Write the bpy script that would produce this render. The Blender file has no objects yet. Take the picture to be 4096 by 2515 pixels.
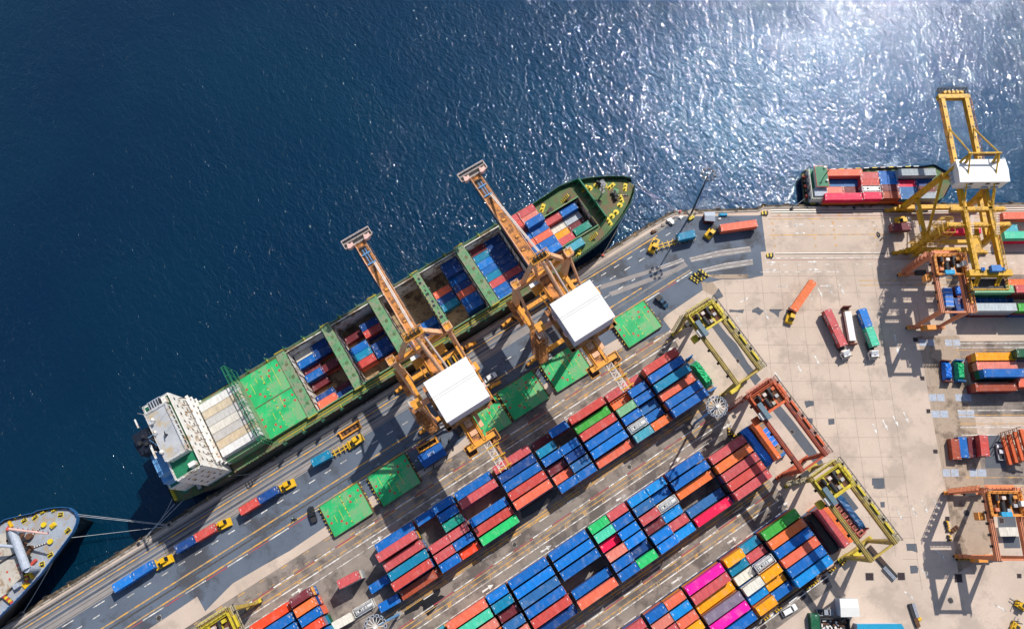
import bpy, bmesh, math, random
from mathutils import Vector, Matrix
RN = random.Random(11)
SC = bpy.context.scene
COL = SC.collection
rad = math.radians

# ---------------------------------------------------------------- camera model (solved from the bay numbers painted on the lanes)
F, NX, NY, CAMH, PHI, CX, CY = 3044.1078, 2203.3238, 2129.2728, 237.75536, -0.5657414, 2123.4671, 1065.5384
PW, PHT = 4096.0, 2515.0
_nn = Vector((NX - CX, NY - CY, F)).normalized()
_e1 = (Vector((1, 0, 0)) - _nn * _nn.x).normalized()
_e2 = _nn.cross(_e1)
_E = math.cos(PHI) * _e1 + math.sin(PHI) * _e2
_G = -math.sin(PHI) * _e1 + math.cos(PHI) * _e2

def W(x, y, h=0.0):
    """where the sight line through photo pixel (x, y) meets height h"""
    v = Vector((x - CX, y - CY, F))
    v = v * ((CAMH - h) / v.dot(_nn))
    return Vector((v.dot(_E), -v.dot(_G), h))

def Z(x0, y0, s):
    return lambda x, y, h=0.0: W(x0 + x / s, y0 + y / s, h)

cam_d = bpy.data.cameras.new('camera')
cam = bpy.data.objects.new('camera', cam_d)
COL.objects.link(cam)
_M = Matrix(((_E.x, -_E.y, -_E.z), (-_G.x, _G.y, _G.z), (-_nn.x, _nn.y, _nn.z)))
cam.matrix_world = Matrix.Translation((0, 0, CAMH)) @ _M.to_4x4()
cam_d.sensor_width = 36
cam_d.lens = 36 * F / PW
cam_d.shift_x = -(CX - PW / 2) / PW
cam_d.shift_y = (CY - PHT / 2) / PW
cam_d.clip_end = 5000
SC.camera = cam

# frame B: the second berth, turned 32.5 degrees
FB_A = rad(-32.5)
FB_O = Vector((117.01, 48.38, 0))
FB_U = Vector((math.cos(FB_A), math.sin(FB_A), 0))
FB_V = Vector((-math.sin(FB_A), math.cos(FB_A), 0))

def B(u, v, z=0.0):
    return FB_O + FB_U * u + FB_V * v + Vector((0, 0, z))

# ---------------------------------------------------------------- light
SUN_AZ, SUN_EL = 26.0, 49.5
world = bpy.data.worlds.new('World')
SC.world = world
world.use_nodes = True
nt = world.node_tree
nt.nodes.clear()
_sky = nt.nodes.new('ShaderNodeTexSky')
_sky.sky_type = 'NISHITA'
_sky.sun_disc = False
_sky.sun_elevation = rad(SUN_EL)
_sky.sun_rotation = rad(90 - SUN_AZ)
_bg = nt.nodes.new('ShaderNodeBackground')
_bg.inputs['Strength'].default_value = 0.105
_wo = nt.nodes.new('ShaderNodeOutputWorld')
nt.links.new(_sky.outputs[0], _bg.inputs[0])
nt.links.new(_bg.outputs[0], _wo.inputs[0])
sun_d = bpy.data.lights.new('sun', 'SUN')
sun_d.energy = 4.1
sun_d.angle = rad(0.53)
sun_d.color = (1.0, 0.95, 0.87)
sun = bpy.data.objects.new('sun', sun_d)
COL.objects.link(sun)
_sd = Vector((math.cos(rad(SUN_EL)) * math.cos(rad(SUN_AZ)), math.cos(rad(SUN_EL)) * math.sin(rad(SUN_AZ)), math.sin(rad(SUN_EL))))
sun.rotation_euler = _sd.to_track_quat('Z', 'Y').to_euler()
SC.view_settings.view_transform = 'Standard'
SC.view_settings.look = 'None'
SC.view_settings.exposure = 0.22
SC.view_settings.gamma = 1.0
SC.render.engine = 'CYCLES'
SC.cycles.max_bounces = 6
SC.cycles.diffuse_bounces = 3
SC.cycles.glossy_bounces = 3
SC.cycles.transmission_bounces = 2
SC.cycles.sample_clamp_indirect = 4.0

# ---------------------------------------------------------------- materials
MATS = {}

def N(t, kind, **kw):
    n = t.nodes.new(kind)
    for k, v in kw.items():
        setattr(n, k, v)
    return n

def mat(name, col, rough=0.6, metal=0.0, var=0.18, scale=0.6, dirt=None, dirt_amt=0.0, dirt_scale=0.35, spec=0.4, bump=0.0, bump_scale=8.0, fine=0.0):
    """painted / weathered surface: base colour broken up by two noises and an optional dirt colour"""
    if name in MATS:
        return MATS[name]
    m = bpy.data.materials.new(name)
    m.use_nodes = True
    t = m.node_tree
    b = t.nodes['Principled BSDF']
    b.inputs['Roughness'].default_value = rough
    b.inputs['Metallic'].default_value = metal
    b.inputs['Specular IOR Level'].default_value = spec
    tc = N(t, 'ShaderNodeTexCoord')
    n1 = N(t, 'ShaderNodeTexNoise')
    n1.inputs['Scale'].default_value = scale
    n1.inputs['Detail'].default_value = 6
    n1.inputs['Roughness'].default_value = 0.65
    t.links.new(tc.outputs['Object'], n1.inputs['Vector'])
    r = N(t, 'ShaderNodeMapRange')
    r.inputs['From Min'].default_value = 0.3
    r.inputs['From Max'].default_value = 0.7
    r.inputs['To Min'].default_value = 1 - var
    r.inputs['To Max'].default_value = 1 + var
    t.links.new(n1.outputs['Fac'], r.inputs['Value'])
    mul = N(t, 'ShaderNodeVectorMath', operation='SCALE')
    mul.inputs[0].default_value = col
    t.links.new(r.outputs[0], mul.inputs['Scale'])
    out = mul.outputs[0]
    if fine:
        n3 = N(t, 'ShaderNodeTexNoise')
        n3.inputs['Scale'].default_value = 3.0
        n3.inputs['Detail'].default_value = 3
        t.links.new(tc.outputs['Object'], n3.inputs['Vector'])
        r3 = N(t, 'ShaderNodeMapRange')
        r3.inputs['From Min'].default_value = 0.3
        r3.inputs['From Max'].default_value = 0.7
        r3.inputs['To Min'].default_value = 1 - fine
        r3.inputs['To Max'].default_value = 1 + fine
        t.links.new(n3.outputs['Fac'], r3.inputs['Value'])
        mu3 = N(t, 'ShaderNodeVectorMath', operation='SCALE')
        t.links.new(out, mu3.inputs[0])
        t.links.new(r3.outputs[0], mu3.inputs['Scale'])
        out = mu3.outputs[0]
    if dirt:
        n2 = N(t, 'ShaderNodeTexNoise')
        n2.inputs['Scale'].default_value = dirt_scale
        n2.inputs['Detail'].default_value = 8
        n2.inputs['Roughness'].default_value = 0.7
        t.links.new(tc.outputs['Object'], n2.inputs['Vector'])
        r2 = N(t, 'ShaderNodeMapRange')
        r2.inputs['From Min'].default_value = 0.62 - dirt_amt * 0.3
        r2.inputs['From Max'].default_value = 0.70 - dirt_amt * 0.25
        t.links.new(n2.outputs['Fac'], r2.inputs['Value'])
        mx = N(t, 'ShaderNodeMix', data_type='RGBA')
        t.links.new(r2.outputs[0], mx.inputs['Factor'])
        t.links.new(out, mx.inputs[6])
        mx.inputs[7].default_value = (*dirt, 1)
        out = mx.outputs[2]
    t.links.new(out, b.inputs['Base Color'])
    if bump:
        nb = N(t, 'ShaderNodeTexNoise')
        nb.inputs['Scale'].default_value = bump_scale
        nb.inputs['Detail'].default_value = 4
        t.links.new(tc.outputs['Object'], nb.inputs['Vector'])
        bp = N(t, 'ShaderNodeBump')
        bp.inputs['Strength'].default_value = bump
        bp.inputs['Distance'].default_value = 0.05
        t.links.new(nb.outputs['Fac'], bp.inputs['Height'])
        t.links.new(bp.outputs['Normal'], b.inputs['Normal'])
    MATS[name] = m
    return m

def mat_box_paint():
    """container steel: colour from the object, sun-faded, streaked across and rusting in patches"""
    m = bpy.data.materials.new('container_paint')
    m.use_nodes = True
    t = m.node_tree
    b = t.nodes['Principled BSDF']
    b.inputs['Roughness'].default_value = 0.5
    b.inputs['Specular IOR Level'].default_value = 0.35
    oi = N(t, 'ShaderNodeObjectInfo')
    tc = N(t, 'ShaderNodeTexCoord')
    off = N(t, 'ShaderNodeVectorMath', operation='ADD')
    sc = N(t, 'ShaderNodeVectorMath', operation='SCALE')
    cmb = N(t, 'ShaderNodeCombineXYZ')
    for k in range(3):
        t.links.new(oi.outputs['Random'], cmb.inputs[k])
    t.links.new(cmb.outputs[0], sc.inputs[0])
    sc.inputs['Scale'].default_value = 57.0
    t.links.new(tc.outputs['Object'], off.inputs[0])
    t.links.new(sc.outputs[0], off.inputs[1])
    mp = N(t, 'ShaderNodeMapping')
    mp.inputs['Scale'].default_value = (1.6, 0.35, 0.35)
    t.links.new(off.outputs[0], mp.inputs['Vector'])
    n1 = N(t, 'ShaderNodeTexNoise')
    n1.inputs['Scale'].default_value = 1.3
    n1.inputs['Detail'].default_value = 5
    t.links.new(mp.outputs[0], n1.inputs['Vector'])
    r1 = N(t, 'ShaderNodeMapRange')
    r1.inputs['From Min'].default_value = 0.3
    r1.inputs['From Max'].default_value = 0.72
    r1.inputs['To Min'].default_value = 0.84
    r1.inputs['To Max'].default_value = 1.2
    t.links.new(n1.outputs['Fac'], r1.inputs['Value'])
    mul = N(t, 'ShaderNodeVectorMath', operation='SCALE')
    t.links.new(oi.outputs['Color'], mul.inputs[0])
    t.links.new(r1.outputs[0], mul.inputs['Scale'])
    # faded chalky patches
    n2 = N(t, 'ShaderNodeTexNoise')
    n2.inputs['Scale'].default_value = 0.45
    n2.inputs['Detail'].default_value = 7
    n2.inputs['Roughness'].default_value = 0.7
    t.links.new(off.outputs[0], n2.inputs['Vector'])
    r2 = N(t, 'ShaderNodeMapRange')
    r2.inputs['From Min'].default_value = 0.52
    r2.inputs['From Max'].default_value = 0.80
    r2.inputs['To Max'].default_value = 0.45
    t.links.new(n2.outputs['Fac'], r2.inputs['Value'])
    mx = N(t, 'ShaderNodeMix', data_type='RGBA')
    t.links.new(r2.outputs[0], mx.inputs['Factor'])
    t.links.new(mul.outputs[0], mx.inputs[6])
    mx.inputs[7].default_value = (0.42, 0.40, 0.38, 1)
    # rust
    n3 = N(t, 'ShaderNodeTexNoise')
    n3.inputs['Scale'].default_value = 1.1
    n3.inputs['Detail'].default_value = 9
    n3.inputs['Roughness'].default_value = 0.75
    t.links.new(off.outputs[0], n3.inputs['Vector'])
    r3 = N(t, 'ShaderNodeMapRange')
    r3.inputs['From Min'].default_value = 0.66
    r3.inputs['From Max'].default_value = 0.74
    r3.inputs['To Max'].default_value = 0.8
    t.links.new(n3.outputs['Fac'], r3.inputs['Value'])
    mx2 = N(t, 'ShaderNodeMix', data_type='RGBA')
    t.links.new(r3.outputs[0], mx2.inputs['Factor'])
    t.links.new(mx.outputs[2], mx2.inputs[6])
    mx2.inputs[7].default_value = (0.10, 0.045, 0.025, 1)
    t.links.new(mx2.outputs[2], b.inputs['Base Color'])
    return m

WAVE = (0.5, 0.46, 0.21)

def mat_water():
    m = bpy.data.materials.new('sea_water')
    m.use_nodes = True
    t = m.node_tree
    b = t.nodes['Principled BSDF']
    tc = N(t, 'ShaderNodeTexCoord')
    b.inputs['IOR'].default_value = 1.333
    # wavelets too small to resolve: a broad glitter lobe, its blue put into the tint, under a sharp clear film for the sparkles
    b.inputs['Roughness'].default_value = 0.46
    b.inputs['Specular IOR Level'].default_value = 0.6
    b.inputs['Specular Tint'].default_value = (0.0, 0.36, 1.0, 1)
    b.inputs['Coat Weight'].default_value = 1.0
    b.inputs['Coat IOR'].default_value = 1.333
    b.inputs['Coat Roughness'].default_value = 0.05
    # murky water colour, drifting slowly between navy and teal
    nl = N(t, 'ShaderNodeTexNoise')
    nl.inputs['Scale'].default_value = 0.009
    nl.inputs['Detail'].default_value = 3
    t.links.new(tc.outputs['Object'], nl.inputs['Vector'])
    cr = N(t, 'ShaderNodeValToRGB')
    cr.color_ramp.elements[0].position = 0.35
    cr.color_ramp.elements[0].color = (0.0006, 0.0125, 0.034, 1)
    cr.color_ramp.elements[1].position = 0.68
    cr.color_ramp.elements[1].color = (0.0008, 0.020, 0.040, 1)
    t.links.new(nl.outputs['Fac'], cr.inputs['Fac'])
    t.links.new(cr.outputs[0], b.inputs['Base Color'])
    # waves: short crests running across the wind, three sizes
    mp = N(t, 'ShaderNodeMapping')
    mp.inputs['Rotation'].default_value = (0, 0, rad(62))
    mp.inputs['Scale'].default_value = (1.0, 0.6, 1.0)
    t.links.new(tc.outputs['Object'], mp.inputs['Vector'])
    hs = []
    for s, d, ds, w in ((0.13, 2, 0.3, WAVE[0]), (0.55, 3, 0.7, WAVE[1]), (1.3, 2, 0.9, WAVE[2])):
        n = N(t, 'ShaderNodeTexNoise')
        n.inputs['Scale'].default_value = s
        n.inputs['Detail'].default_value = d
        n.inputs['Roughness'].default_value = 0.5
        n.inputs['Distortion'].default_value = ds
        t.links.new(mp.outputs[0], n.inputs['Vector'])
        mm = N(t, 'ShaderNodeMath', operation='MULTIPLY')
        mm.inputs[1].default_value = w
        t.links.new(n.outputs['Fac'], mm.inputs[0])
        hs.append(mm)
    a1 = N(t, 'ShaderNodeMath', operation='ADD')
    t.links.new(hs[0].outputs[0], a1.inputs[0])
    t.links.new(hs[1].outputs[0], a1.inputs[1])
    a2 = N(t, 'ShaderNodeMath', operation='ADD')
    t.links.new(a1.outputs[0], a2.inputs[0])
    t.links.new(hs[2].outputs[0], a2.inputs[1])
    # gusts make some areas rougher than others
    ng = N(t, 'ShaderNodeTexNoise')
    ng.inputs['Scale'].default_value = 0.022
    ng.inputs['Detail'].default_value = 4
    ng.inputs['Distortion'].default_value = 2.0
    t.links.new(mp.outputs[0], ng.inputs['Vector'])
    rg = N(t, 'ShaderNodeMapRange')
    rg.inputs['From Min'].default_value = 0.35
    rg.inputs['From Max'].default_value = 0.65
    rg.inputs['To Min'].default_value = 0.7
    rg.inputs['To Max'].default_value = 1.0
    t.links.new(ng.outputs['Fac'], rg.inputs['Value'])
    for inp, f in (('Normal', 0.45), ('Coat Normal', 1.0)):
        bp = N(t, 'ShaderNodeBump')
        bp.inputs['Distance'].default_value = f
        t.links.new(rg.outputs[0], bp.inputs['Strength'])
        t.links.new(a2.outputs[0], bp.inputs['Height'])
        t.links.new(bp.outputs['Normal'], b.inputs[inp])
    return m

# ---------------------------------------------------------------- mesh building
class MB:
    def __init__(s):
        s.v, s.f, s.m, s.mats = [], [], [], []

    def mi(s, m):
        if m not in s.mats:
            s.mats.append(m)
        return s.mats.index(m)

    def raw(s, vs, fs, m):
        o = len(s.v)
        i = s.mi(m)
        s.v += [tuple(v) for v in vs]
        for f in fs:
            s.f.append(tuple(o + k for k in f))
            s.m.append(i)
        return s

    def hexa(s, p, m):
        """p: 4 bottom corners then 4 top corners, both counter-clockwise"""
        return s.raw(p, [(3, 2, 1, 0), (4, 5, 6, 7), (0, 1, 5, 4), (1, 2, 6, 5), (2, 3, 7, 6), (3, 0, 4, 7)], m)

    def box(s, x0, x1, y0, y1, z0, z1, m):
        return s.hexa([(x0, y0, z0), (x1, y0, z0), (x1, y1, z0), (x0, y1, z0), (x0, y0, z1), (x1, y0, z1), (x1, y1, z1), (x0, y1, z1)], m)

    def obox(s, c, sx, sy, sz, ang, m):
        """box standing on c, turned by ang round z"""
        ca, sa = math.cos(ang), math.sin(ang)
        q = []
        for z in (c[2], c[2] + sz):
            for a, b_ in ((-1, -1), (1, -1), (1, 1), (-1, 1)):
                x, y = a * sx / 2, b_ * sy / 2
                q.append((c[0] + x * ca - y * sa, c[1] + x * sa + y * ca, z))
        return s.hexa(q, m)

    def beam(s, a, b, w, h, m, w2=None, h2=None):
        """rectangular member from a to b, w wide (horizontal) and h deep, may taper"""
        a, b = Vector(a), Vector(b)
        d = (b - a).normalized()
        up = Vector((0, 0, 1)) if abs(d.z) < 0.95 else Vector((0, 1, 0))
        sd = d.cross(up).normalized()
        up = sd.cross(d)
        w2, h2 = w2 or w, h2 or h
        q = []
        for p, ww, hh in ((a, w, h), (b, w2, h2)):
            for i, j in ((-1, -1), (1, -1), (1, 1), (-1, 1)):
                q.append(p + sd * (i * ww / 2) + up * (j * hh / 2))
        return s.hexa(q, m)

    def tube(s, a, b, r, m, n=8, r2=None, cap=True):
        a, b = Vector(a), Vector(b)
        d = (b - a).normalized()
        up = Vector((0, 0, 1)) if abs(d.z) < 0.95 else Vector((1, 0, 0))
        x = d.cross(up).normalized()
        y = x.cross(d)
        r2 = r if r2 is None else r2
        vs = [p + (x * math.cos(2 * math.pi * k / n) + y * math.sin(2 * math.pi * k / n)) * rr for p, rr in ((a, r), (b, r2)) for k in range(n)]
        fs = [(k, (k + 1) % n, n + (k + 1) % n, n + k) for k in range(n)]
        if cap:
            fs += [tuple(reversed(range(n))), tuple(range(n, 2 * n))]
        return s.raw(vs, fs, m)

    def path(s, pts, r, m, n=6):
        for a, b in zip(pts, pts[1:]):
            s.tube(a, b, r, m, n)
        return s

    def prism(s, poly, z0, z1, m, mtop=None):
        """poly: counter-clockwise (x, y) points"""
        a = sum(p[0] * q[1] - q[0] * p[1] for p, q in zip(poly, poly[1:] + poly[:1]))
        if a < 0:
            poly = poly[::-1]
        n = len(poly)
        vs = [(p[0], p[1], z0) for p in poly] + [(p[0], p[1], z1) for p in poly]
        s.raw(vs, [tuple(reversed(range(n)))] + [(k, (k + 1) % n, n + (k + 1) % n, n + k) for k in range(n)], m)
        s.raw(vs[n:], [tuple(range(n))], mtop or m)
        return s

    def sheet(s, poly, z, m):
        a = sum(p[0] * q[1] - q[0] * p[1] for p, q in zip(poly, list(poly[1:]) + list(poly[:1])))
        if a < 0:
            poly = list(poly)[::-1]
        return s.raw([(p[0], p[1], z) for p in poly], [tuple(range(len(poly)))], m)

    def strip(s, a, b, w, z, m):
        a, b = Vector((a[0], a[1], 0)), Vector((b[0], b[1], 0))
        d = (b - a).normalized()
        n = Vector((-d.y, d.x, 0)) * (w / 2)
        return s.raw([(p.x, p.y, z) for p in (a - n, b - n, b + n, a + n)], [(0, 1, 2, 3)], m)

    def lathe(s, prof, m, c=(0, 0, 0), n=16):
        """prof: (radius, z) from bottom to top"""
        vs = [(c[0] + r * math.cos(2 * math.pi * k / n), c[1] + r * math.sin(2 * math.pi * k / n), c[2] + z) for r, z in prof for k in range(n)]
        fs = [(i * n + k, i * n + (k + 1) % n, (i + 1) * n + (k + 1) % n, (i + 1) * n + k) for i in range(len(prof) - 1) for k in range(n)]
        fs += [tuple(reversed(range(n))), tuple(range((len(prof) - 1) * n, len(prof) * n))]
        return s.raw(vs, fs, m)

    def wheel(s, c, r, w, ax, m, n=12):
        ax = Vector(ax).normalized()
        return s.tube(Vector(c) - ax * w / 2, Vector(c) + ax * w / 2, r, m, n)

    def rail(s, pts, h, m, r=0.05, gap=2.0, mid=True):
        """guard rail on posts along pts"""
        for a, b in zip(pts, pts[1:]):
            a, b = Vector(a), Vector(b)
            L = (b - a).length
            k = max(1, int(L / gap))
            up = Vector((0, 0, h))
            s.beam(a + up, b + up, r * 2, r * 2, m)
            if mid:
                s.beam(a + up * .5, b + up * .5, r * 1.5, r * 1.5, m)
            for i in range(k + 1):
                p = a.lerp(b, i / k)
                s.beam(p, p + up, r * 2, r * 2, m)
        return s

    def mesh(s, name):
        me = bpy.data.meshes.new(name)
        me.from_pydata(s.v, [], s.f)
        for m in s.mats:
            me.materials.append(m)
        me.polygons.foreach_set('material_index', s.m)
        me.update()
        return me

    def build(s, name, parent=None, **tags):
        o = bpy.data.objects.new(name, s.mesh(name))
        COL.objects.link(o)
        if parent is not None:
            o.parent = parent
        for k, v in tags.items():
            o[k] = v
        return o

def thing(name, label, cat, loc=(0, 0, 0), rot=0.0, group=None):
    o = bpy.data.objects.new(name, None)
    o.empty_display_size = 0.5
    COL.objects.link(o)
    o.location = loc
    o.rotation_euler = (0, 0, rot)
    o['label'] = label
    o['category'] = cat
    if group:
        o['group'] = group
    return o

def tag(o, label, cat, group=None):
    o['label'] = label
    o['category'] = cat
    if group:
        o['group'] = group
    return o

def kids(o):
    return [c for c in bpy.data.objects if c.parent == o]

def copy_tree(o, parent=None, tree=None):
    """a thing with its parts and sub-parts; mesh data shared"""
    c = o.copy()
    COL.objects.link(c)
    if parent is not None:
        c.parent = parent
    for ch in (tree or {}).get(o.name, ()) if tree is not None else kids(o):
        copy_tree(ch, c, tree)
    return c

def tree_of(o):
    d = {}
    todo = [o]
    while todo:
        x = todo.pop()
        d[x.name] = kids(x)
        todo += d[x.name]
    return d

_txt = {}

def glyphs(text, font_space=1.0):
    """flat lettering outline as (verts, faces), one unit high, centred"""
    if text in _txt:
        return _txt[text]
    cu = bpy.data.curves.new('lettering', 'FONT')
    cu.body = text
    cu.align_x = 'CENTER'
    cu.align_y = 'CENTER'
    cu.size = 1.4
    cu.offset = 0.03
    cu.resolution_u = 2
    o = bpy.data.objects.new('lettering', cu)
    COL.objects.link(o)
    bpy.context.view_layer.update()
    me = bpy.data.meshes.new_from_object(o.evaluated_get(bpy.context.evaluated_depsgraph_get()))
    r = ([v.co.copy() for v in me.vertices], [tuple(p.vertices) for p in me.polygons])
    bpy.data.objects.remove(o)
    bpy.data.curves.remove(cu)
    bpy.data.meshes.remove(me)
    _txt[text] = r
    return r

def letter(mb, text, origin, xdir, ydir, size, m, squeeze=1.0):
    vs, fs = glyphs(text)
    o, xd, yd = Vector(origin), Vector(xdir).normalized(), Vector(ydir).normalized()
    mb.raw([o + xd * (v.x * size * squeeze) + yd * (v.y * size) for v in vs], fs, m)

def lin(r, g, b):
    f = lambda c: (c / 255 / 12.92) if c <= 10 else ((c / 255 + 0.055) / 1.055) ** 2.4
    return (f(r), f(g), f(b))
# ================================================================ the setting
WATER_Z = -3.0
M_water = mat_water()
mb = MB()
mb.sheet([(-900, -900), (1200, -900), (1200, 1200), (-900, 1200)], WATER_Z, M_water)
mb.build('water', kind='structure')

Q = Z(2600, 700, 3.024); Z0 = Z(0, 1900, 2.459); Z1 = Z(900, 1900, 2.459); Z2 = Z(1600, 1900, 2.459); Z3 = Z(2300, 1900, 2.459)
ZF = Z(1900, 1100, 2.52); ZG = Z(1500, 1400, 2.52); ZY = Z(2600, 1100, 2.52); ZT = Z(2500, 1500, 3.024); ZV = Z(3000, 1900, 2.459)
ZX = Z(3496, 1900, 2.458); ZR = Z(3496, 1300, 2.438); ZA = Z(900, 1100, 2.463); ZB = Z(1800, 600, 2.52); ZC = Z(0, 1400, 2.463); ZS = Z(3400, 700, 2.326)
ZK = Z(1300, 600, 2.52); ZP = Z(1600, 2300, 4.0); ZL = Z(3100, 300, 2.473)
xy = lambda p: (p[0], p[1])

M_conc = mat('yard_concrete', (0.53, 0.425, 0.345), rough=0.85, var=0.12, scale=0.06, dirt=(0.42, 0.34, 0.28), dirt_amt=0.4, dirt_scale=0.09, fine=0.06, bump=0.3, bump_scale=3)
M_lane = mat('lane_concrete', (0.255, 0.215, 0.185), rough=0.85, var=0.2, scale=0.12, dirt=(0.12, 0.10, 0.09), dirt_amt=0.5, dirt_scale=0.1, fine=0.08)
M_asph = mat('apron_asphalt', (0.105, 0.130, 0.172), rough=0.8, var=0.16, scale=0.08, dirt=(0.065, 0.07, 0.085), dirt_amt=0.4, dirt_scale=0.09, fine=0.07)
M_asph2 = mat('patch_asphalt', (0.095, 0.105, 0.125), rough=0.85, var=0.15, scale=0.3, fine=0.08)
M_tan = mat('tan_concrete', (0.39, 0.30, 0.225), rough=0.85, var=0.17, scale=0.15, dirt=(0.2, 0.15, 0.11), dirt_amt=0.4, dirt_scale=0.15, fine=0.08)
M_band = mat('track_concrete', (0.27, 0.245, 0.235), rough=0.85, var=0.15, scale=0.2, fine=0.06)
M_kerb = mat('kerb_concrete', (0.36, 0.32, 0.28), rough=0.9, var=0.2, scale=0.4, dirt=(0.12, 0.10, 0.08), dirt_amt=0.4, dirt_scale=0.3)
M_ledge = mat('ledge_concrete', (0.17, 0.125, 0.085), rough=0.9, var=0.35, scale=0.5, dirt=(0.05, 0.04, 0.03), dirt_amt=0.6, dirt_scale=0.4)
M_white = mat('road_white', (0.74, 0.72, 0.68), rough=0.7, var=0.12, scale=1.5, dirt=(0.36, 0.33, 0.30), dirt_amt=0.55, dirt_scale=0.5)
M_yel = mat('road_yellow', (0.66, 0.34, 0.055), rough=0.7, var=0.15, scale=1.5, dirt=(0.30, 0.24, 0.17), dirt_amt=0.55, dirt_scale=0.4)
M_red = mat('road_red', (0.36, 0.055, 0.07), rough=0.7, var=0.2, scale=1.5, dirt=(0.2, 0.12, 0.11), dirt_amt=0.5, dirt_scale=0.5)
M_rail = mat('rail_steel', (0.045, 0.04, 0.04), rough=0.6, var=0.3, scale=1)
M_railhi = mat('rail_head', (0.38, 0.36, 0.34), rough=0.4, metal=0.6, var=0.2, scale=1)
M_joint = mat('slab_joint', (0.26, 0.21, 0.175), rough=0.9, var=0.3, scale=0.8)
M_wet = mat('wet_ground', (0.018, 0.017, 0.017), rough=0.12, var=0.3, scale=0.4, spec=0.5)
M_plate = mat('cover_plate', (0.36, 0.40, 0.47), rough=0.6, var=0.2, scale=1.2, fine=0.1)
M_pit = mat('drain_pit', (0.035, 0.022, 0.025), rough=0.8, var=0.4, scale=2)

edge = [(-420, 62.4), xy(W(2597, 908)), xy(W(2696, 853)), xy(W(2779, 849)), xy(W(3033, 841)), xy(W(3053, 829)), xy(B(420, 0))]
mb = MB()
mb.prism(edge + [(700, -700), (-420, -700)], -6.0, 0.0, M_conc)
mb.build('ground', kind='structure')
# kerb along the water and the lower ledge with its fender blocks
mb = MB()
off = lambda p, q, d: Vector((-(q[1] - p[1]), q[0] - p[0], 0)).normalized() * d
for p, q in zip(edge, edge[1:]):
    n = off(p, q, 1.0)
    a, b = Vector((*p, 0)), Vector((*q, 0))
    mb.raw([a - n * .5 + Vector((0, 0, z)) for z in (0.0,)] + [b - n * .5, b, a] + [v + Vector((0, 0, .22)) for v in (a - n * .5, b - n * .5, b, a)],
           [(4, 5, 6, 7), (0, 1, 5, 4), (1, 2, 6, 5), (2, 3, 7, 6), (3, 0, 4, 7)], M_kerb)
mb.build('kerb', kind='structure')
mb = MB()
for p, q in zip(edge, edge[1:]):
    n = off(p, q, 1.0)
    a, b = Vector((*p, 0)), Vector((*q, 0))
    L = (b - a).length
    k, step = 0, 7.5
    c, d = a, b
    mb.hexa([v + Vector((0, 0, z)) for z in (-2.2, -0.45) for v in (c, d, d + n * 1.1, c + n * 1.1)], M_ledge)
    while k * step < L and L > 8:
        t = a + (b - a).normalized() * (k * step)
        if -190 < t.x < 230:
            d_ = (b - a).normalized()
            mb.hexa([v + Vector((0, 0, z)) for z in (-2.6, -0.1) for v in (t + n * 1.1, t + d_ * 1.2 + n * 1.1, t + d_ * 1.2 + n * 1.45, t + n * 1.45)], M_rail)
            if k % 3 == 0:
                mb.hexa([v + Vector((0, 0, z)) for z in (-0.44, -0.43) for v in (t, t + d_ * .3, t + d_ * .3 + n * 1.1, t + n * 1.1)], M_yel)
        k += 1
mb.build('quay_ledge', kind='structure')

# paving laid over the slab
mb = MB()
asph = [(-300, 60.3), (84, 60.3)] + [xy(Q(290, 505)), xy(Q(540, 500)), xy(Q(1300, 490)), xy(Q(1350, 480)), xy(Q(1405, 925)), xy(Q(1340, 930)), xy(Q(1370, 1215)), xy(Q(1260, 1240)),
        xy(Q(1190, 1256)), xy(Q(865, 1262)), xy(Q(700, 1308)), xy(W(2815, 1127)), xy(W(2812, 1160)), xy(W(2668, 1258)), xy(W(2652, 1276)), xy(W(2684, 1318)), xy(W(2560, 1372)), xy(W(2530, 1345)),
        xy(W(2491, 1342)), xy(W(2388, 1402)), xy(W(2250, 1490)), xy(W(1985, 1662)), xy(W(1881, 1729)), xy(W(1829, 1777)), xy(W(1700, 1870)), xy(W(1490, 1981)), xy(W(1303, 2104)), xy(W(1160, 2201)),
        xy(W(1050, 2262)), xy(W(932, 2331)), xy(W(900, 2362)), xy(W(821, 2443)), xy(W(789, 2384)), xy(W(594, 2515)), (-140, 36), (-300, 36)]
mb.sheet(asph, 0.0058, M_asph)
mb.build('apron_road', kind='structure')
mb = MB()
# lanes beside the container rows
for y0, y1, x0, x1 in ((24.9, 34.5, -140, 64.5), (-3.9, 5.6, -140, 63.5), (-31.6, -21.4, -140, 63), (-55.5, -50.3, -140, 60)):
    mb.sheet([(x0, y0), (x1, y0), (x1 + .8, (y0 + y1) / 2), (x1, y1), (x0, y1)], 0.004, M_lane)
for y0, y1, x0, x1 in ((5.6, 24.9, -140, 63), (-21.4, -3.9, -140, 63.0), (-50.3, -31.6, -140, 62)):
    mb.sheet([(x0, y0), (x1, y0), (x1, y1), (x0, y1)], 0.0045, M_lane)
for v0, v1 in ((-52.5, -46.5), (-28, -24.5), (-70, -62), (-90, -80)):
    mb.sheet([xy(B(56, v0)), xy(B(160, v0)), xy(B(160, v1)), xy(B(56, v1))], 0.0085, M_lane)
mb.build('lane_paving', kind='structure')
mb = MB()
mb.sheet([xy(ZR(*q)) for q in ((425, 108), (830, 104), (960, 700), (1000, 1000), (1110, 1512), (1180, 1800), (760, 1800), (680, 1512), (575, 930), (480, 380))], 0.0065, M_tan)
mb.sheet([xy(ZX(*q)) for q in ((690, 20), (1100, 20), (1200, 720), (830, 960), (760, 520))], 0.0068, M_tan)
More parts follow.
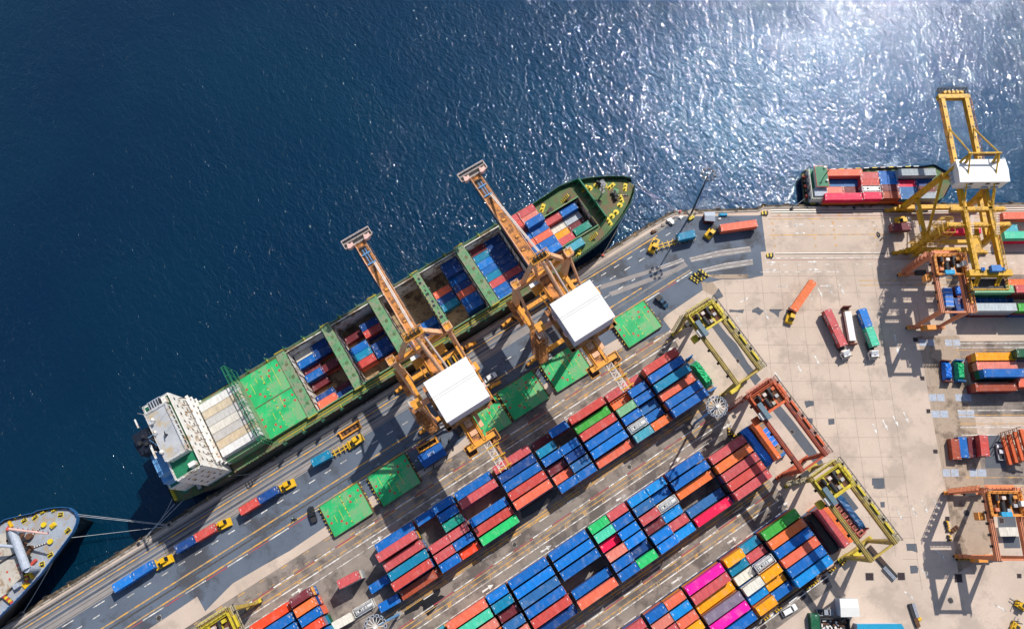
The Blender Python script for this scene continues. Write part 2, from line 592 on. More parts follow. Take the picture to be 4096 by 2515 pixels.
for pl in (((470, 1000), (840, 910), (1210, 860), (1225, 930), (860, 985), (500, 1055)), ((600, 1140), (900, 1065), (1240, 1015), (1250, 1085), (900, 1140), (640, 1185)),
           ((-600, 1330), (0, 1140), (410, 1015), (415, 1050), (0, 1187), (-600, 1385)), ((-500, 1420), (300, 1125), (420, 1050), (460, 1100), (330, 1170), (-460, 1465)), ((640, 1205), (1185, 1200), (1192, 1248), (820, 1253), (660, 1222)),
           ((620, 1290), (690, 1305), (755, 1290), (885, 1470), (850, 1500), (640, 1395))):
    mb.sheet([xy(Q(*q)) for q in pl], 0.0085, M_band if pl[0][0] != 640 and pl[0][0] != 620 else M_tan)
for a, b in ((58.8, 57.9), (57.1, 54.6)):
    mb.sheet([(-300, b), (35, b), (35, a), (-300, a)], 0.008, M_band)
mb.sheet([(-300, 60.3), (88, 60.3), (88, 61.9), (-300, 61.9)], 0.005, M_band)
mb.build('track_bed', kind='structure')
mb = MB()
pat = lambda z, *pl: mb.sheet([xy(z(*q)) for q in pl], 0.012 + 0.0004 * (len(mb.f) % 7), M_asph2)
pat(ZV, (1212, 28), (1318, 25), (1327, 128), (1270, 135), (1215, 128)); pat(ZV, (1535, 672), (1637, 670), (1650, 760), (1590, 740), (1545, 742)); pat(ZV, (1572, 888), (1638, 885), (1656, 915), (1650, 960), (1580, 966))
pat(ZY, (800, 345), (870, 352), (948, 345), (938, 385), (860, 372), (800, 375)); pat(ZY, (1030, 350), (1088, 320), (1115, 342), (1150, 358), (1105, 405), (1060, 378), (1030, 378)); pat(ZY, (1205, 343), (1345, 345), (1305, 372), (1296, 428), (1250, 385), (1205, 365))
pat(ZY, (1555, 1280), (1600, 1262), (1640, 1268), (1648, 1312), (1610, 1322), (1575, 1338)); pat(ZY, (585, 482), (650, 440), (700, 500), (780, 600), (870, 690), (990, 890), (1120, 1050), (1060, 1112), (900, 890), (840, 820), (640, 545))
pat(ZT, (1740, 372), (1830, 310), (2040, 560), (2300, 900), (2400, 1060), (2310, 1092), (2180, 940), (1960, 650)); pat(ZV, (822, 135), (890, 88), (1068, 322), (1018, 356)); pat(ZY, (690, 130), (740, 215), (640, 265), (625, 215), (660, 180))
pat(ZX, (1205, 312), (1372, 306), (1402, 508), (1222, 512)); pat(ZX, (1262, 602), (1425, 600), (1442, 715), (1282, 716)); pat(ZR, (1085, 1070), (1235, 1068), (1290, 1392), (1085, 1394)); pat(ZT, (2170, 310), (2280, 310), (2285, 370), (2200, 380))
pat(ZR, (-20, 1490), (94, 1490), (95, 1560), (-20, 1560)); pat(ZY, (1560, 1440), (1640, 1440), (1640, 1490), (1570, 1500)); pat(ZY, (1795, 1450), (1858, 1445), (1860, 1500), (1800, 1510)); pat(ZX, (60, 262), (105, 260), (106, 316), (66, 314))
mb.build('asphalt_patch_pavement', kind='structure')
mb = MB()
for z, pl in ((ZV, ((1135, 960), (1210, 960), (1216, 1031), (1140, 1031))), (ZV, ((1450, 957), (1520, 957), (1526, 1026), (1455, 1026))), (ZV, ((685, 1015), (740, 980), (780, 1045), (725, 1078))), (ZV, ((465, 1175), (518, 1140), (558, 1195), (505, 1238))),
              (ZV, ((75, 1470), (130, 1435), (172, 1490), (112, 1530))), (ZX, ((790, 970), (862, 970), (870, 1050), (795, 1050))), (ZX, ((700, 405), (742, 405), (745, 450), (700, 450))), (ZX, ((1405, 967), (1447, 967), (1450, 1010), (1408, 1010))),
              (ZR, ((380, 122), (425, 122), (428, 160), (385, 162))), (ZR, ((450, 500), (490, 500), (492, 538), (455, 538))), (ZR, ((510, 820), (548, 820), (550, 857), (515, 857))), (ZR, ((575, 1212), (618, 1212), (620, 1250), (580, 1250))),
              (ZY, ((865, 858), (885, 840), (908, 868), (885, 888))), (ZT, ((1995, 680), (2020, 655), (2052, 690), (2025, 712))), (ZX, ((1230, 420), (1275, 420), (1278, 468), (1235, 468)))):
    c = sum((z(*q) for q in pl), Vector()) / 4
    mb.sheet([xy(c + (z(*q) - c) * 1.15) for q in pl], 0.0148, M_kerb)
    mb.sheet([xy(z(*q)) for q in pl], 0.0180, M_pit)
for c, r in ((ZX(752, 1230), 0.75), (Z0(1563, 1403), 0.7), (Z2(1128, 682), 0.6), (ZT(1318, 497), .65), (ZT(52, 1108), .6), (ZX(910, 370), .9)):
    mb.sheet([(c.x + r * 1.5 * math.cos(k * math.pi / 2 + .6), c.y + r * 1.5 * math.sin(k * math.pi / 2 + .6)) for k in range(4)], 0.0148, M_kerb)
    mb.sheet([(c.x + r * math.cos(k * math.pi / 8), c.y + r * math.sin(k * math.pi / 8)) for k in range(16)], 0.018, M_rail)
for y0, y1, xs in ((140, 202, ((437, 505), (513, 585), (690, 755), (765, 835))), (672, 740, ((535, 605), (613, 685), (790, 855), (862, 945))), (832, 900, ((558, 635), (642, 718), (818, 893), (900, 975))), (1403, 1475, ((667, 738), (748, 822), (928, 1003), (1010, 1090)))):
    for a, b in xs:
        mb.sheet([xy(ZR(*q)) for q in ((a, y0), (b, y0), (b + 8, y1), (a + 8, y1))], 0.016, M_plate)
mb.build('drain_cover_pavement', kind='structure')
mb = MB()
mb.sheet([xy(ZP(*q)) for q in ((70, 560), (110, 520), (400, 330), (560, 220), (640, 205), (650, 250), (605, 335), (650, 312), (720, 330), (690, 360), (640, 395), (605, 440), (595, 490), (540, 560), (450, 650), (410, 610), (370, 560), (365, 500), (330, 488), (290, 545), (200, 580), (75, 640))], 0.017, M_wet)
mb.sheet([xy(Z2(*q)) for q in ((1100, 270), (1190, 240), (1420, 160), (1560, 130), (1530, 220), (1420, 300), (1300, 380), (1200, 430), (1180, 330))], 0.0175, M_wet)
mb.build('puddle_water', kind='structure')

# ---------------------------------------------------------------- painted markings and rails
mk = MB()
def xline(y, x0, x1, w, m, z=0.022):
    mk.strip((x0, y), (x1, y), w, z, m)
def dashes(y, x0, x1, on, gap, w, m, z=0.022, y1=None):
    x = x0
    while x < x1:
        f = (x - x0) / (x1 - x0)
        yy = y if y1 is None else y + (y1 - y) * f
        mk.strip((x, yy), (min(x + on, x1), yy), w, z, m)
        x += on + gap
xline(59.55, -300, 81, 0.42, M_yel)
xline(47.35, -300, 66, 0.40, M_yel); xline(43.75, -300, 83, 0.42, M_yel)
dashes(51.1, -200, 66, 2.1, 3.3, 0.28, M_white); dashes(53.9, -200, -96, 3.6, 6, 0.28, M_white); dashes(55.4, 30, 84, 2.2, 3.6, 0.28, M_white); dashes(58.0, 52, 88, 2.0, 3.2, .25, M_white)
for y, x0, x1 in ((42.95, -146, 83), (30.55, -110, 66), (1.55, -120, 58), (-25.7, -120, 62)):
    x = x0
    k = 0
    while x < x1:
        xline(y, x, min(x + 6.6, x1), 0.34, M_white if k % 2 else M_red)
        x += 6.75
        k += 1
dashes(34.0, -100, 62, 2.0, 5.0, .26, M_yel); dashes(31.3, -100, 62, 1.6, 2.2, .2, M_yel)
for y in (30.15, 28.3):
    xline(y, -120, 65, .22, M_yel)
xline(27.4, -120, 65, .3, M_white); dashes(25.2, -120, 50, 9, 1.3, .2, M_white)
for d in (0.0, -28.75 + 1.55 - 1.55, ):
    pass
for y in (1.0, -0.22):
    xline(y, -120, 60, .22, M_yel)
xline(-1.4, -120, 62, .28, M_white); dashes(-4.05, -120, 60, 11, .9, .22, M_white); dashes(4.4, -120, 60, 3.4, 6.5, .26, M_white)
for y in (-26.1, -27.7):
    xline(y, -120, 62.5, .24, M_yel)
xline(-28.6, -120, 62.5, .28, M_white); dashes(-31.75, -120, 60, 4, 1.4, .24, M_white); dashes(-24.35, -120, 60, 3.6, 6.3, .26, M_white)
for y, w in ((-22.4, .28), (-23.4, .42), (-24.15, .24), (6.1, .28), (5.3, .42), (4.8, .22), (-51.2, .3), (-50.6, .3), (-52.6, .24)):
    xline(y, -120, 63, w, M_yel if y > -52 else M_white)
# bay numbers
for x_, y, ks, z in ((61.14, 27.97, range(3, 46, 2), 0), (61.69, -0.87, range(1, 34, 2), 0), (62.14, -28.15, range(1, 22, 2), 0)):
    for k in ks:
        letter(mk, '%02d' % k, (x_ - 6.6775 * k / 2, y, 0.024), (-1, 0, 0), (0, -1, 0), 0.95, M_yel)
# rails in the apron
for y, w in ((60.95, 0.7), (46.05, 0.55)):
    xline(y, -300, 90 if y > 50 else 79.5, w, M_rail, 0.019)
    for d in (-.17, .17):
        xline(y + d, -300, 90 if y > 50 else 79.5, 0.06, M_railhi, 0.026)
for y in (58.52, 57.5, 56.35, 55.0):
    xline(y, -300, 20, .12, M_rail, 0.020)
for pts in (((30, 1180), (410, 1030)), ((20, 1140), (390, 1010)), ((480, 1010), (840, 920), (1205, 872)), ((500, 1040), (860, 962), (1215, 915)), ((610, 1145), (900, 1075), (1238, 1025)), ((650, 1175), (900, 1120), (1245, 1070))):
    for a, b in zip(pts, pts[1:]):
        mk.strip(xy(Q(*a)), xy(Q(*b)), .16, .024, M_white)
# second berth
def bline(v, u0, u1, w, m, z=0.022):
    mk.strip(xy(B(u0, v)), xy(B(u1, v)), w, z, m)
def bdash(v, u0, u1, on, gap, w, m):
    u = u0
    while u < u1:
        bline(v, u, min(u1, u + on), w, m)
        u += on + gap
for v in (-1.35, -2.15, -16.9):
    bline(v, 2, 190, .26, M_rail, .02)
    bline(v + .3, 2, 190, .14, M_railhi, .026)
bline(-3.4, 2, 180, .16, M_red); bline(-4.35, 1, 180, .24, M_yel); bline(-10.1, 1, 180, .24, M_yel); bline(-18.3, -1.5, 36, .22, M_white); bline(-18.9, 0, 50, .12, M_red); bline(-23.1, -3.5, 22, .2, M_white)
bdash(-7.0, .5, 180, 1.35, 1.55, .26, M_white); bdash(-20.6, -.5, 180, 1.4, 3.2, .22, M_white)
for v, u0, m in ((-26.2, 28, M_yel), (-27.8, 28, M_yel), (-30, 52, M_white), (-47.2, 52, M_white), (-48.6, 54, M_white), (-49.4, 54, M_yel), (-51.4, 54, M_yel), (-53, 54, M_white), (-68.2, 52, M_white), (-69.6, 52, M_yel), (-72.2, 52, M_yel), (-73.3, 52, M_white), (-75.6, 52, M_white), (-88, 51, M_yel), (-90.4, 51, M_yel), (-91, 52, M_white)):
    bline(v, u0, 180, .2, m)
for k, t in enumerate(('35', '34', '33', '32', '31')):
    letter(mk, t, B(4.6 + 6.7 * k, -2.95, .024), FB_U, FB_V, .8, M_yel)
for k in range(9):
    for v in (-5.9, -8.4, -11.2, -14):
        if (k + int(-v)) % 3:
            letter(mk, '%02d' % (5 + k), B(2.2 + 6.7 * k, v, .024), FB_V, -FB_U, .65, M_yel)
# arrows, with one sunlit gap painted alike: tail and tip as seen in the photograph
def arrow(a, b, w=.42):
    a, b = Vector((a[0], a[1], 0)), Vector((b[0], b[1], 0))
    d = (b - a).normalized()
    n = Vector((-d.y, d.x, 0))
    L = (b - a).length
    h = a + d * (L * .58)
    mk.raw([p + Vector((0, 0, .023)) for p in (a - n * w * .55, h - n * w * .3, h + n * w * .3, a + n * w * .55)], [(0, 1, 2, 3)], M_white)
    mk.raw([p + Vector((0, 0, .023)) for p in (h - n * w * 1.25, b, h + n * w * 1.25)], [(0, 1, 2)], M_white)
for z, L in ((Q, ((1860, 597, 1730, 600), (1875, 702, 1745, 705), (1395, 1056, 1528, 1056), (1905, 1050, 2035, 1050), (1405, 1147, 1538, 1147), (1920, 1142, 2050, 1142), (1535, 1346, 1670, 1346), (2060, 1340, 2195, 1340))),
             (ZY, ((1910, 95, 1960, 195), (1690, 125, 1740, 222), (1805, 120, 1838, 190), (1605, 190, 1640, 252), (1408, 260, 1432, 312), (905, 278, 995, 222), (870, 430, 925, 525), (1150, 350, 1197, 450), (460, 575, 550, 515), (1660, 810, 1710, 915), (1480, 885, 1530, 990), (1258, 978, 1328, 1078), (135, 785, 240, 725))),
             (ZR, ((-10, 960, 30, 1060), (85, 920, 135, 1025), (187, 885, 238, 990), (288, 848, 340, 957), (200, 90, 250, 330))), (ZX, ((225, 340, 290, 445), (365, 292, 424, 410), (470, 247, 533, 377), (580, 222, 640, 342), (605, 730, 706, 835), (455, 912, 550, 1007), (300, 1140, 405, 1233), (1190, 1270, 1310, 1338), (80, 380, 130, 470))),  # last ZR entry: sunlit gap on the slab, painted as a white arrow
             (Z1, ((655, 1178, 770, 1103), (1445, 665, 1555, 595))), (Z2, ((305, 290, 405, 228), (1385, 755, 1490, 688), (810, 1145, 920, 1072))), (Z3, ((405, 250, 508, 185), (1500, 670, 1600, 602), (950, 1065, 1055, 992))), (ZV, ((275, 320, 375, 262),)), (ZT, ((545, 1080, 675, 990), (1165, 655, 1290, 580))), (ZF, ((900, 1440, 1000, 1370),))):
    for a in L:
        arrow(xy(z(*a[:2])), xy(z(*a[2:])), .55 if z in (Z1, Z2, Z3, ZT) else .36)
# slab joints of the open yard
for k in range(-8, 14):
    u = -21.5 + 6.05 * k
    for j in range(60):
        v = -20 - 3.0 * j
        p = B(u, v - 1.5)
        if 81 < p.x and u < 34 and (u > -1 or v < -24):
            mk.strip(xy(B(u, v)), xy(B(u, v - 3)), .08, .014, M_joint)
for j in range(0, 26):
    v = -24.5 - 5.75 * j
    for k in range(60):
        u = -90 + 2.2 * k
        p = B(u + 1.1, v)
        if 81 < p.x and u < 32 + (j > 20) * 60 and v > -176:
            mk.strip(xy(B(u, v)), xy(B(u + 2.2, v)), .07, .014, M_joint)
mk.strip(xy(W(3668, 1210)), xy(W(3836, 2250)), .12, .0145, M_joint)
mk.build('road_markings', kind='structure')
# ================================================================ containers
M_box = mat_box_paint()
M_mark = mat('marking_white', (0.72, 0.72, 0.70), rough=0.6, var=0.1)
M_ymark = mat('marking_yellow', (0.75, 0.45, 0.05), rough=0.6, var=0.1)
M_steel = mat('galvanised_steel', (0.38, 0.38, 0.38), rough=0.45, metal=0.5, var=0.2, scale=2)
M_dark = mat('dark_steel', (0.025, 0.025, 0.028), rough=0.6, var=0.3, scale=2)
M_rubber = mat('rubber', (0.018, 0.018, 0.019), rough=0.85, var=0.3, scale=3)
M_wood = mat('deck_planks', (0.30, 0.19, 0.10), rough=0.85, var=0.35, scale=2.2, fine=.2)
CW, CH = 2.44, 2.59
C = {k: tuple(c * 0.86 for c in lin(*v)) for k, v in dict(
    blue=(0, 104, 186), navy=(8, 68, 138), sky=(0, 140, 215), azure=(0, 124, 212), tealblue=(0, 132, 172), steel=(44, 108, 168), red=(206, 78, 70), coral=(236, 112, 82), rose=(204, 88, 90), maroon=(118, 42, 52),
    orange=(238, 118, 58), green=(64, 172, 62), emerald=(38, 196, 108), teal=(16, 146, 126), mint=(76, 204, 166), sage=(126, 182, 138), magenta=(248, 14, 168), crimson=(238, 14, 78), mustard=(250, 166, 8),
    white=(226, 220, 206), grey=(160, 170, 178), violet=(136, 120, 142), salmon=(226, 130, 112), vermilion=(248, 74, 34), brown=(170, 76, 50), aqua=(70, 166, 186), darkgreen=(10, 92, 60)).items()}
CN = dict(blue='blue', navy='navy blue', sky='light blue', azure='bright blue', tealblue='teal blue', steel='dusty blue', red='red', coral='coral red', rose='rose red', maroon='dark red', orange='orange', green='green',
          emerald='bright green', teal='sea green', mint='mint green', sage='pale green', magenta='magenta', crimson='crimson', mustard='mustard yellow', white='white', grey='pale grey', violet='violet grey', salmon='salmon pink',
          vermilion='orange red', brown='red brown', aqua='light teal', darkgreen='dark green')

def make_box(L, H=CH, top=True):
    o = MB()
    x0, x1, y = -L / 2, L / 2, CW / 2
    # corrugated roof, sides and front wall
    n = int(round((L - .3) / .29))
    p = (L - .3) / n
    pts = []
    for i in range(n):
        a = x0 + .15 + i * p
        pts += [(a, 0), (a + p * .3, 0), (a + p * .45, 1), (a + p * .85, 1)]
    pts.append((x1 - .15, 0))
    k = len(pts)
    yy = y - .06
    zt = H - .02
    o.raw([(a, s * yy, zt - d * .035) for a, d in pts for s in (-1, 1)], [(2 * i, 2 * i + 2, 2 * i + 3, 2 * i + 1) for i in range(k - 1)], M_box)
    for s in (-1, 1):
        vs = [(a, s * (y - .02 - d * .05), z) for a, d in pts for z in (.12, H - .1)]
        o.raw(vs, [((2 * i, 2 * i + 2, 2 * i + 3, 2 * i + 1) if s < 0 else (2 * i, 2 * i + 1, 2 * i + 3, 2 * i + 2)) for i in range(k - 1)], M_box)
        o.box(x0, x1, s * y - .08 if s > 0 else -y, y if s > 0 else -y + .08, H - .12, H, M_box)
        o.box(x0, x1, s * y - .08 if s > 0 else -y, y if s > 0 else -y + .08, 0, .15, M_box)
    o.box(x0, x0 + .15, -y, y, 0, H, M_box)
    o.box(x1 - .15, x1 - .05, -y, y, 0, H, M_box)
    o.box(x1 - .05, x1, -y, -y + .12, 0, H, M_box)
    o.box(x1 - .05, x1, y - .12, y, 0, H, M_box)
    o.box(x0 + .15, x1 - .15, -y + .1, y - .1, .05, .12, M_dark)
    for a in (x0 - .01, x1 - .17):
        for b in (-y - .01, y - .17):
            o.box(a, a + .18, b, b + .18, H - .13, H + .012, M_steel)
    # numbers painted across both roof ends
    for a in (x0 + .42, x1 - .62):
        o.box(a, a + .13, .05, .62, H - .018, H - .008, M_mark)
    d = []
    for s in (-1, 1):
        q = MB()
        a, b = (.02, y - .13) if s > 0 else (-y + .13, -.02)
        q.box(x1 - .05, x1 - .012, a, b, .12, H - .12, M_box)
        for f in (.28, .72):
            yb = a + (b - a) * f
            q.tube((x1 + .01, yb, .1), (x1 + .01, yb, H - .1), .028, M_steel, 6)
        q.box(x1 - .012, x1 + .004, a + .25, b - .2, H * .62, H * .80, M_mark)
        d.append(q)
    return o, d

PROTO = {}
def proto(kind):
    if kind in PROTO:
        return PROTO[kind]
    L, H = {'40': (12.19, CH), '20': (6.06, CH), '40h': (12.19, 2.9), '20h': (6.06, 2.9)}[kind]
    o, d = make_box(L, H)
    PROTO[kind] = (o.mesh('shipping_container'), [q.mesh('door') for q in d], L, H)
    return PROTO[kind]

LABELS = {}
ALLBOX = []
def put_box(kind, col, pos, ang, label, group):
    me, dm, L, H = proto(kind)
    o = bpy.data.objects.new('shipping_container', me)
    COL.objects.link(o)
    o.location = pos
    o.rotation_euler = (0, 0, ang)
    j = 1 + RN.uniform(-.07, .07)
    c = tuple(min(1, v * j) for v in C[col])
    o.color = (*c, 1)
    for m in dm:
        d = bpy.data.objects.new('door', m)
        COL.objects.link(d)
        d.parent = o
        d.color = (*c, 1)
    LABELS.setdefault(label, []).append(o)
    tag(o, label, 'container', group)
    ALLBOX.append(o)
    return o

def size(kind):
    return 'long' if kind[0] == '4' else 'short'

def make_tank(L=6.06):
    """white tank in a box frame; root is an Empty at its base"""
    return L
M_tank = mat('tank_white', (0.70, 0.70, 0.68), rough=0.4, var=0.1, scale=1.2, dirt=(0.35, 0.32, 0.3), dirt_amt=0.35, dirt_scale=.8)
_tk = {}
def put_tank(pos, ang, label, group='tank containers among the stacks'):
    t = thing('tank_container', label, 'tank container', pos, ang, group)
    if not _tk:
        f = MB()
        for x in (-2.97, 2.97):
            for y in (-1.16, 1.16):
                f.beam((x, y, 0), (x, y, CH), .12, .12, M_tank)
            for z in (.07, CH - .07):
                f.beam((x, -1.2, z), (x, 1.2, z), .12, .12, M_tank)
            f.beam((x, -1.1, .3), (x, 1.1, 2.3), .08, .08, M_tank)
        for y in (-1.16, 1.16):
            for z in (.07, CH - .07):
                f.beam((-2.97, y, z), (2.97, y, z), .1, .12, M_tank)
        _tk['frame'] = f.mesh('frame')
        g = MB()
        for k in range(1):
            g.tube((-2.4, 0, 1.3), (2.4, 0, 1.3), 1.12, M_tank, 24)
            g.tube((2.4, 0, 1.3), (2.78, 0, 1.3), 1.12, M_tank, 24, r2=.55)
            g.tube((-2.78, 0, 1.3), (-2.4, 0, 1.3), .55, M_tank, 24, r2=1.12)
        _tk['tank'] = g.mesh('tank')
        w = MB()
        for y in (-.55, .55):
            w.box(-2.7, 2.7, y - .17, y + .17, CH - .1, CH - .04, M_steel)
        for x in (-2.0, -.4, 1.1):
            w.box(x - .08, x + .08, -.9, .9, CH - .1, CH - .03, M_steel)
        _tk['walkway'] = w.mesh('walkway')
        h = MB()
        h.tube((0.35, 0, 2.38), (.35, 0, 2.58), .3, M_steel, 14)
        h.box(-1.4, -.9, -.25, .25, 2.38, 2.52, M_dark)
        _tk['manhole'] = h.mesh('manhole_cover')
    for n, me in (('frame', _tk['frame']), ('tank', _tk['tank']), ('walkway', _tk['walkway']), ('manhole_cover', _tk['manhole'])):
        o = bpy.data.objects.new(n, me)
        COL.objects.link(o)
        o.parent = t
    return t

def put_opentop(L, col, pos, ang, label, fill=None, group=None):
    """roofless container: four corrugated walls, floor and roof bows"""
    o = MB()
    y = CW / 2
    for a, b, c_, d_ in ((-L / 2, L / 2, -y, -y + .1), (-L / 2, L / 2, y - .1, y), (-L / 2, -L / 2 + .1, -y + .1, y - .1), (L / 2 - .1, L / 2, -y + .1, y - .1)):
        o.box(a, b, c_, d_, 0, CH, M_box)
    o.box(-L / 2 + .1, L / 2 - .1, -y + .1, y - .1, 0.05, CH * (fill or .15), M_box if fill else M_wood)
    me = o.build('open_top_container')
    me.location = pos
    me.rotation_euler = (0, 0, ang)
    me.color = (*C[col], 1)
    tag(me, label, 'container', group)
    b = MB()
    for k in range(1, 6):
        x = -L / 2 + L * k / 6
        b.beam((x, -y + .1, CH - .05), (x, y - .1, CH - .05), .06, .06, M_steel)
    b.build('roof_bow', me)
    return me

BLK = {1: (48.6, 23.17, 2.95, 'the shipside block', 61.14), 2: (49.7, -5.52, 2.93, 'the middle block', 61.69), 3: (50.1, -33.1, 2.89, 'the magenta block', 62.14)}
ORD = ['first', 'second', 'third', 'fourth', 'fifth', 'sixth']
STK = []
def S(b, s, half, row, t, col, special=None, under=None, hc=False):
    STK.append(dict(b=b, s=s, half=half, row=row, t=t, col=col, sp=special, under=under or [], hc=hc))
def rows(b, s, half, spec):
    for row, e in enumerate(spec.split()):
        if e == '-':
            continue
        c, t = e.rstrip('0123456789'), int(e[-1])
        sp = None
        if c in ('tank', 'open'):
            sp, c = c, 'white' if c == 'tank' else 'orange'
        S(b, s, half, row, t, c, sp)
rows(1, 0, 'F', 'red4 blue4 tealblue4 coral3 blue4 blue4')
rows(1, 1, 'R', 'rose2 blue3 blue3 steel2 blue2 orange3')
rows(1, 1, 'L', 'rose2 open2 sage3 blue3 tank3 aqua3')
rows(1, 2, 'F', 'red3 green2 red3 blue3 azure3 coral2')
rows(1, 3, 'R', 'blue3 - blue3 navy3 steel3 blue3')
rows(1, 3, 'L', 'maroon1 tealblue3 blue3 maroon2 coral2 blue3')
rows(1, 4, 'F', 'rose3 navy3 blue3 red4 coral4 -')
rows(1, 5, 'F', 'blue2 rose3 - blue3 red3 emerald3')
rows(1, 6, 'R', 'blue3 blue3 teal3 rose3 blue3 vermilion2')
rows(1, 6, 'L', 'blue2 - - rose3 rose3 blue3')
rows(1, 7, 'F', 'blue2 rose4 rose3 tealblue3 red4 brown2')
rows(1, 9, 'L', 'maroon3 orange3 blue3 vermilion4 blue3 red3')
rows(1, 10, 'F', 'vermilion2 blue3 blue3 navy3 - -')
rows(2, 0, 'F', '- rose4 orange4 rose4 red4 rose4')
rows(2, 1, 'F', 'blue4 blue4 orange3 - steel2 crimson3')
rows(2, 2, 'R', 'sky4 blue3 tank4 sky3 rose3 sky3')
rows(2, 2, 'L', 'sky4 steel4 rose4 maroon3 azure4 azure4')
rows(2, 3, 'R', 'rose4 blue4 azure4 azure4 navy3 emerald4')
rows(2, 3, 'L', 'emerald4 mint4 crimson3 salmon4 blue4 blue4')
rows(2, 4, 'F', 'blue4 azure4 blue4 - blue3 coral4')
rows(2, 5, 'F', 'blue4 azure4 steel4 blue4 red4 navy3')
rows(2, 6, 'R', 'azure4 tealblue4 maroon3 steel4 salmon4 blue3')
rows(2, 6.5, 'Y', 'coral4 mint4 salmon4 orange3 - -')
rows(2, 7.5, 'Y', 'aqua3 blue3 - - - -')
rows(3, 0, 'F', 'green3 orange3 blue3 coral3 blue3 sky3')
rows(3, 1, 'R', 'tealblue2 rose2 tank3 mustard3 mustard2 blue2')
rows(3, 1, 'L', 'mustard3 tealblue2 white2 white3 sky2 mustard3')
rows(3, 2, 'F', 'magenta3 rose3 mustard2 violet3 magenta3 blue3')
rows(3, 3, 'R', 'coral3 sky3 coral3 mustard3 red2 blue2')
rows(3, 3, 'L', 'blue3 salmon3 rose3 red3 - -')
rows(3, 4, 'R', 'rose3 coral3 blue3 - - -')
rows(3, 4, 'L', 'red3 coral3 - - - -')

grid = {}
for q in STK:
    L0, Y0, py, _, _ = BLK[q['b']]
    h = 2.9 if (q['b'] == 3 or q['hc']) else CH
    x0 = L0 - 13.355 * q['s']
    q['k20'] = q['half'] in 'LR'
    if q['half'] == 'Y':
        x0 += 0.0
        q['x'] = x0 - 6.4 + 6.1 + 6.4 - 6.4 + 6.1
        q['x'] = L0 - 13.355 * q['s'] + 6.1
    elif q['half'] == 'F':
        q['x'] = x0 + 6.1
    else:
        q['x'] = x0 + (3.03 if q['half'] == 'L' else 9.3)
    q['y'] = Y0 - py * q['row']
    q['h'] = h
    hl = 3.03 if q['k20'] else 6.1
    q['x0'], q['x1'] = q['x'] - hl, q['x'] + hl
def height_at(b, x, y):
    return max([q['t'] for q in STK if q['b'] == b and q['x0'] - .5 < x < q['x1'] + .5 and abs(q['y'] - y) < 1] or [0])
UNDERPAL = ['blue', 'maroon', 'navy', 'red', 'tealblue', 'brown', 'blue', 'coral', 'darkgreen', 'orange', 'rose', 'steel', 'mustard', 'violet']
under = []
for q in STK:
    b, L0 = q['b'], BLK[q['b']]
    blk = L0[3]
    no = (L0[4] - q['x']) / 6.6775 * 2
    nos = '%02d' % int(round((no - 1) / 2) * 2 + 1) if q['k20'] else '%02d to %02d' % (int(round((no - 2) / 2) * 2 + 1), int(round((no - 2) / 2) * 2 + 3))
    kind = ('20' if q['k20'] else '40') + ('h' if q['h'] > 2.7 else '')
    z = (q['t'] - 1) * q['h']
    r_ = ORD[q['row']]
    place = '%s row at bay %s of %s' % (r_, nos, blk) if q['k20'] else '%s row at bays %s of %s' % (r_, nos, blk)
    pos = (q['x'] + RN.uniform(-.05, .05), q['y'] + RN.uniform(-.06, .06), z)
    ang = RN.uniform(-.006, .006)
    grp = 'containers stacked in ' + blk
    nm = CN[q['col']]
    if q['sp'] == 'tank':
        put_tank((pos[0], pos[1], z), ang, 'white tank container in a frame, ' + place)
    elif q['sp'] == 'open':
        put_opentop(6.06, 'orange', pos, ang, 'open topped orange container, ' + place, fill=.55, group=grp)
    else:
        put_box(kind, q['col'], pos, ang, '%s %s container, %s' % (nm, size(kind), place), grp)
    for k in range(q['t'] - 1):
        # what the camera side lays bare
        sx = -1 if q['x'] > 0 else 1
        sy = -1 if q['y'] > 0 else 1
        nx = height_at(b, q['x'] + sx * ((q['x1'] - q['x0']) / 2 + 1.2), q['y'])
        ny = max(height_at(b, q['x0'] + 1.5, q['y'] + sy * L0[2]), height_at(b, q['x1'] - 1.5, q['y'] + sy * L0[2]))
        sc = 0
        if ny <= k:
            sc += (q['x1'] - q['x0']) * abs(q['y']) / 100
        if nx <= k:
            sc += 2.4 * abs(q['x']) / 100
        col = RN.choice(UNDERPAL)
        under.append((sc, q, k, kind, col, pos, ang, nm, place, grp))
under.sort(key=lambda u: -u[0])
NVIS = 62
hid = MB()
for i, (sc, q, k, kind, col, pos, ang, nm, place, grp) in enumerate(under):
    if i < NVIS and sc > 0:
        put_box(kind, col, (pos[0], pos[1], k * q['h']), ang, '%s %s container on tier %d, %s' % (CN[col], size(kind), k + 1, place), grp)
    else:
        hl = (q['x1'] - q['x0']) / 2
        m = mat('stack_' + col, C[col], rough=.6, var=.2)
        hid.box(q['x'] - hl, q['x'] + hl, q['y'] - CW / 2 + .01, q['y'] + CW / 2 - .01, k * q['h'] + .03, (k + 1) * q['h'] - .02, m)
o = hid.build('stacked_container_tiers')
o['kind'] = 'stuff'
tag(o, 'lower tiers of containers buried between the stacked rows', 'containers')

def box_px(kind, col, z, a, b, h, label, group=None, flip=False, mk=True):
    """a, b: middles of the two short roof edges in the photo; h: roof height. returns centre (at base) and heading"""
    p, q = z(*a, h), z(*b, h)
    c = (p + q) / 2
    d = q - p
    ang = math.atan2(d.y, d.x) + (math.pi if flip else 0)
    H = 2.9 if kind.endswith('h') else CH
    c.z = h - H
    if mk:
        put_box(kind, col, c, ang, label, group)
    return c, ang
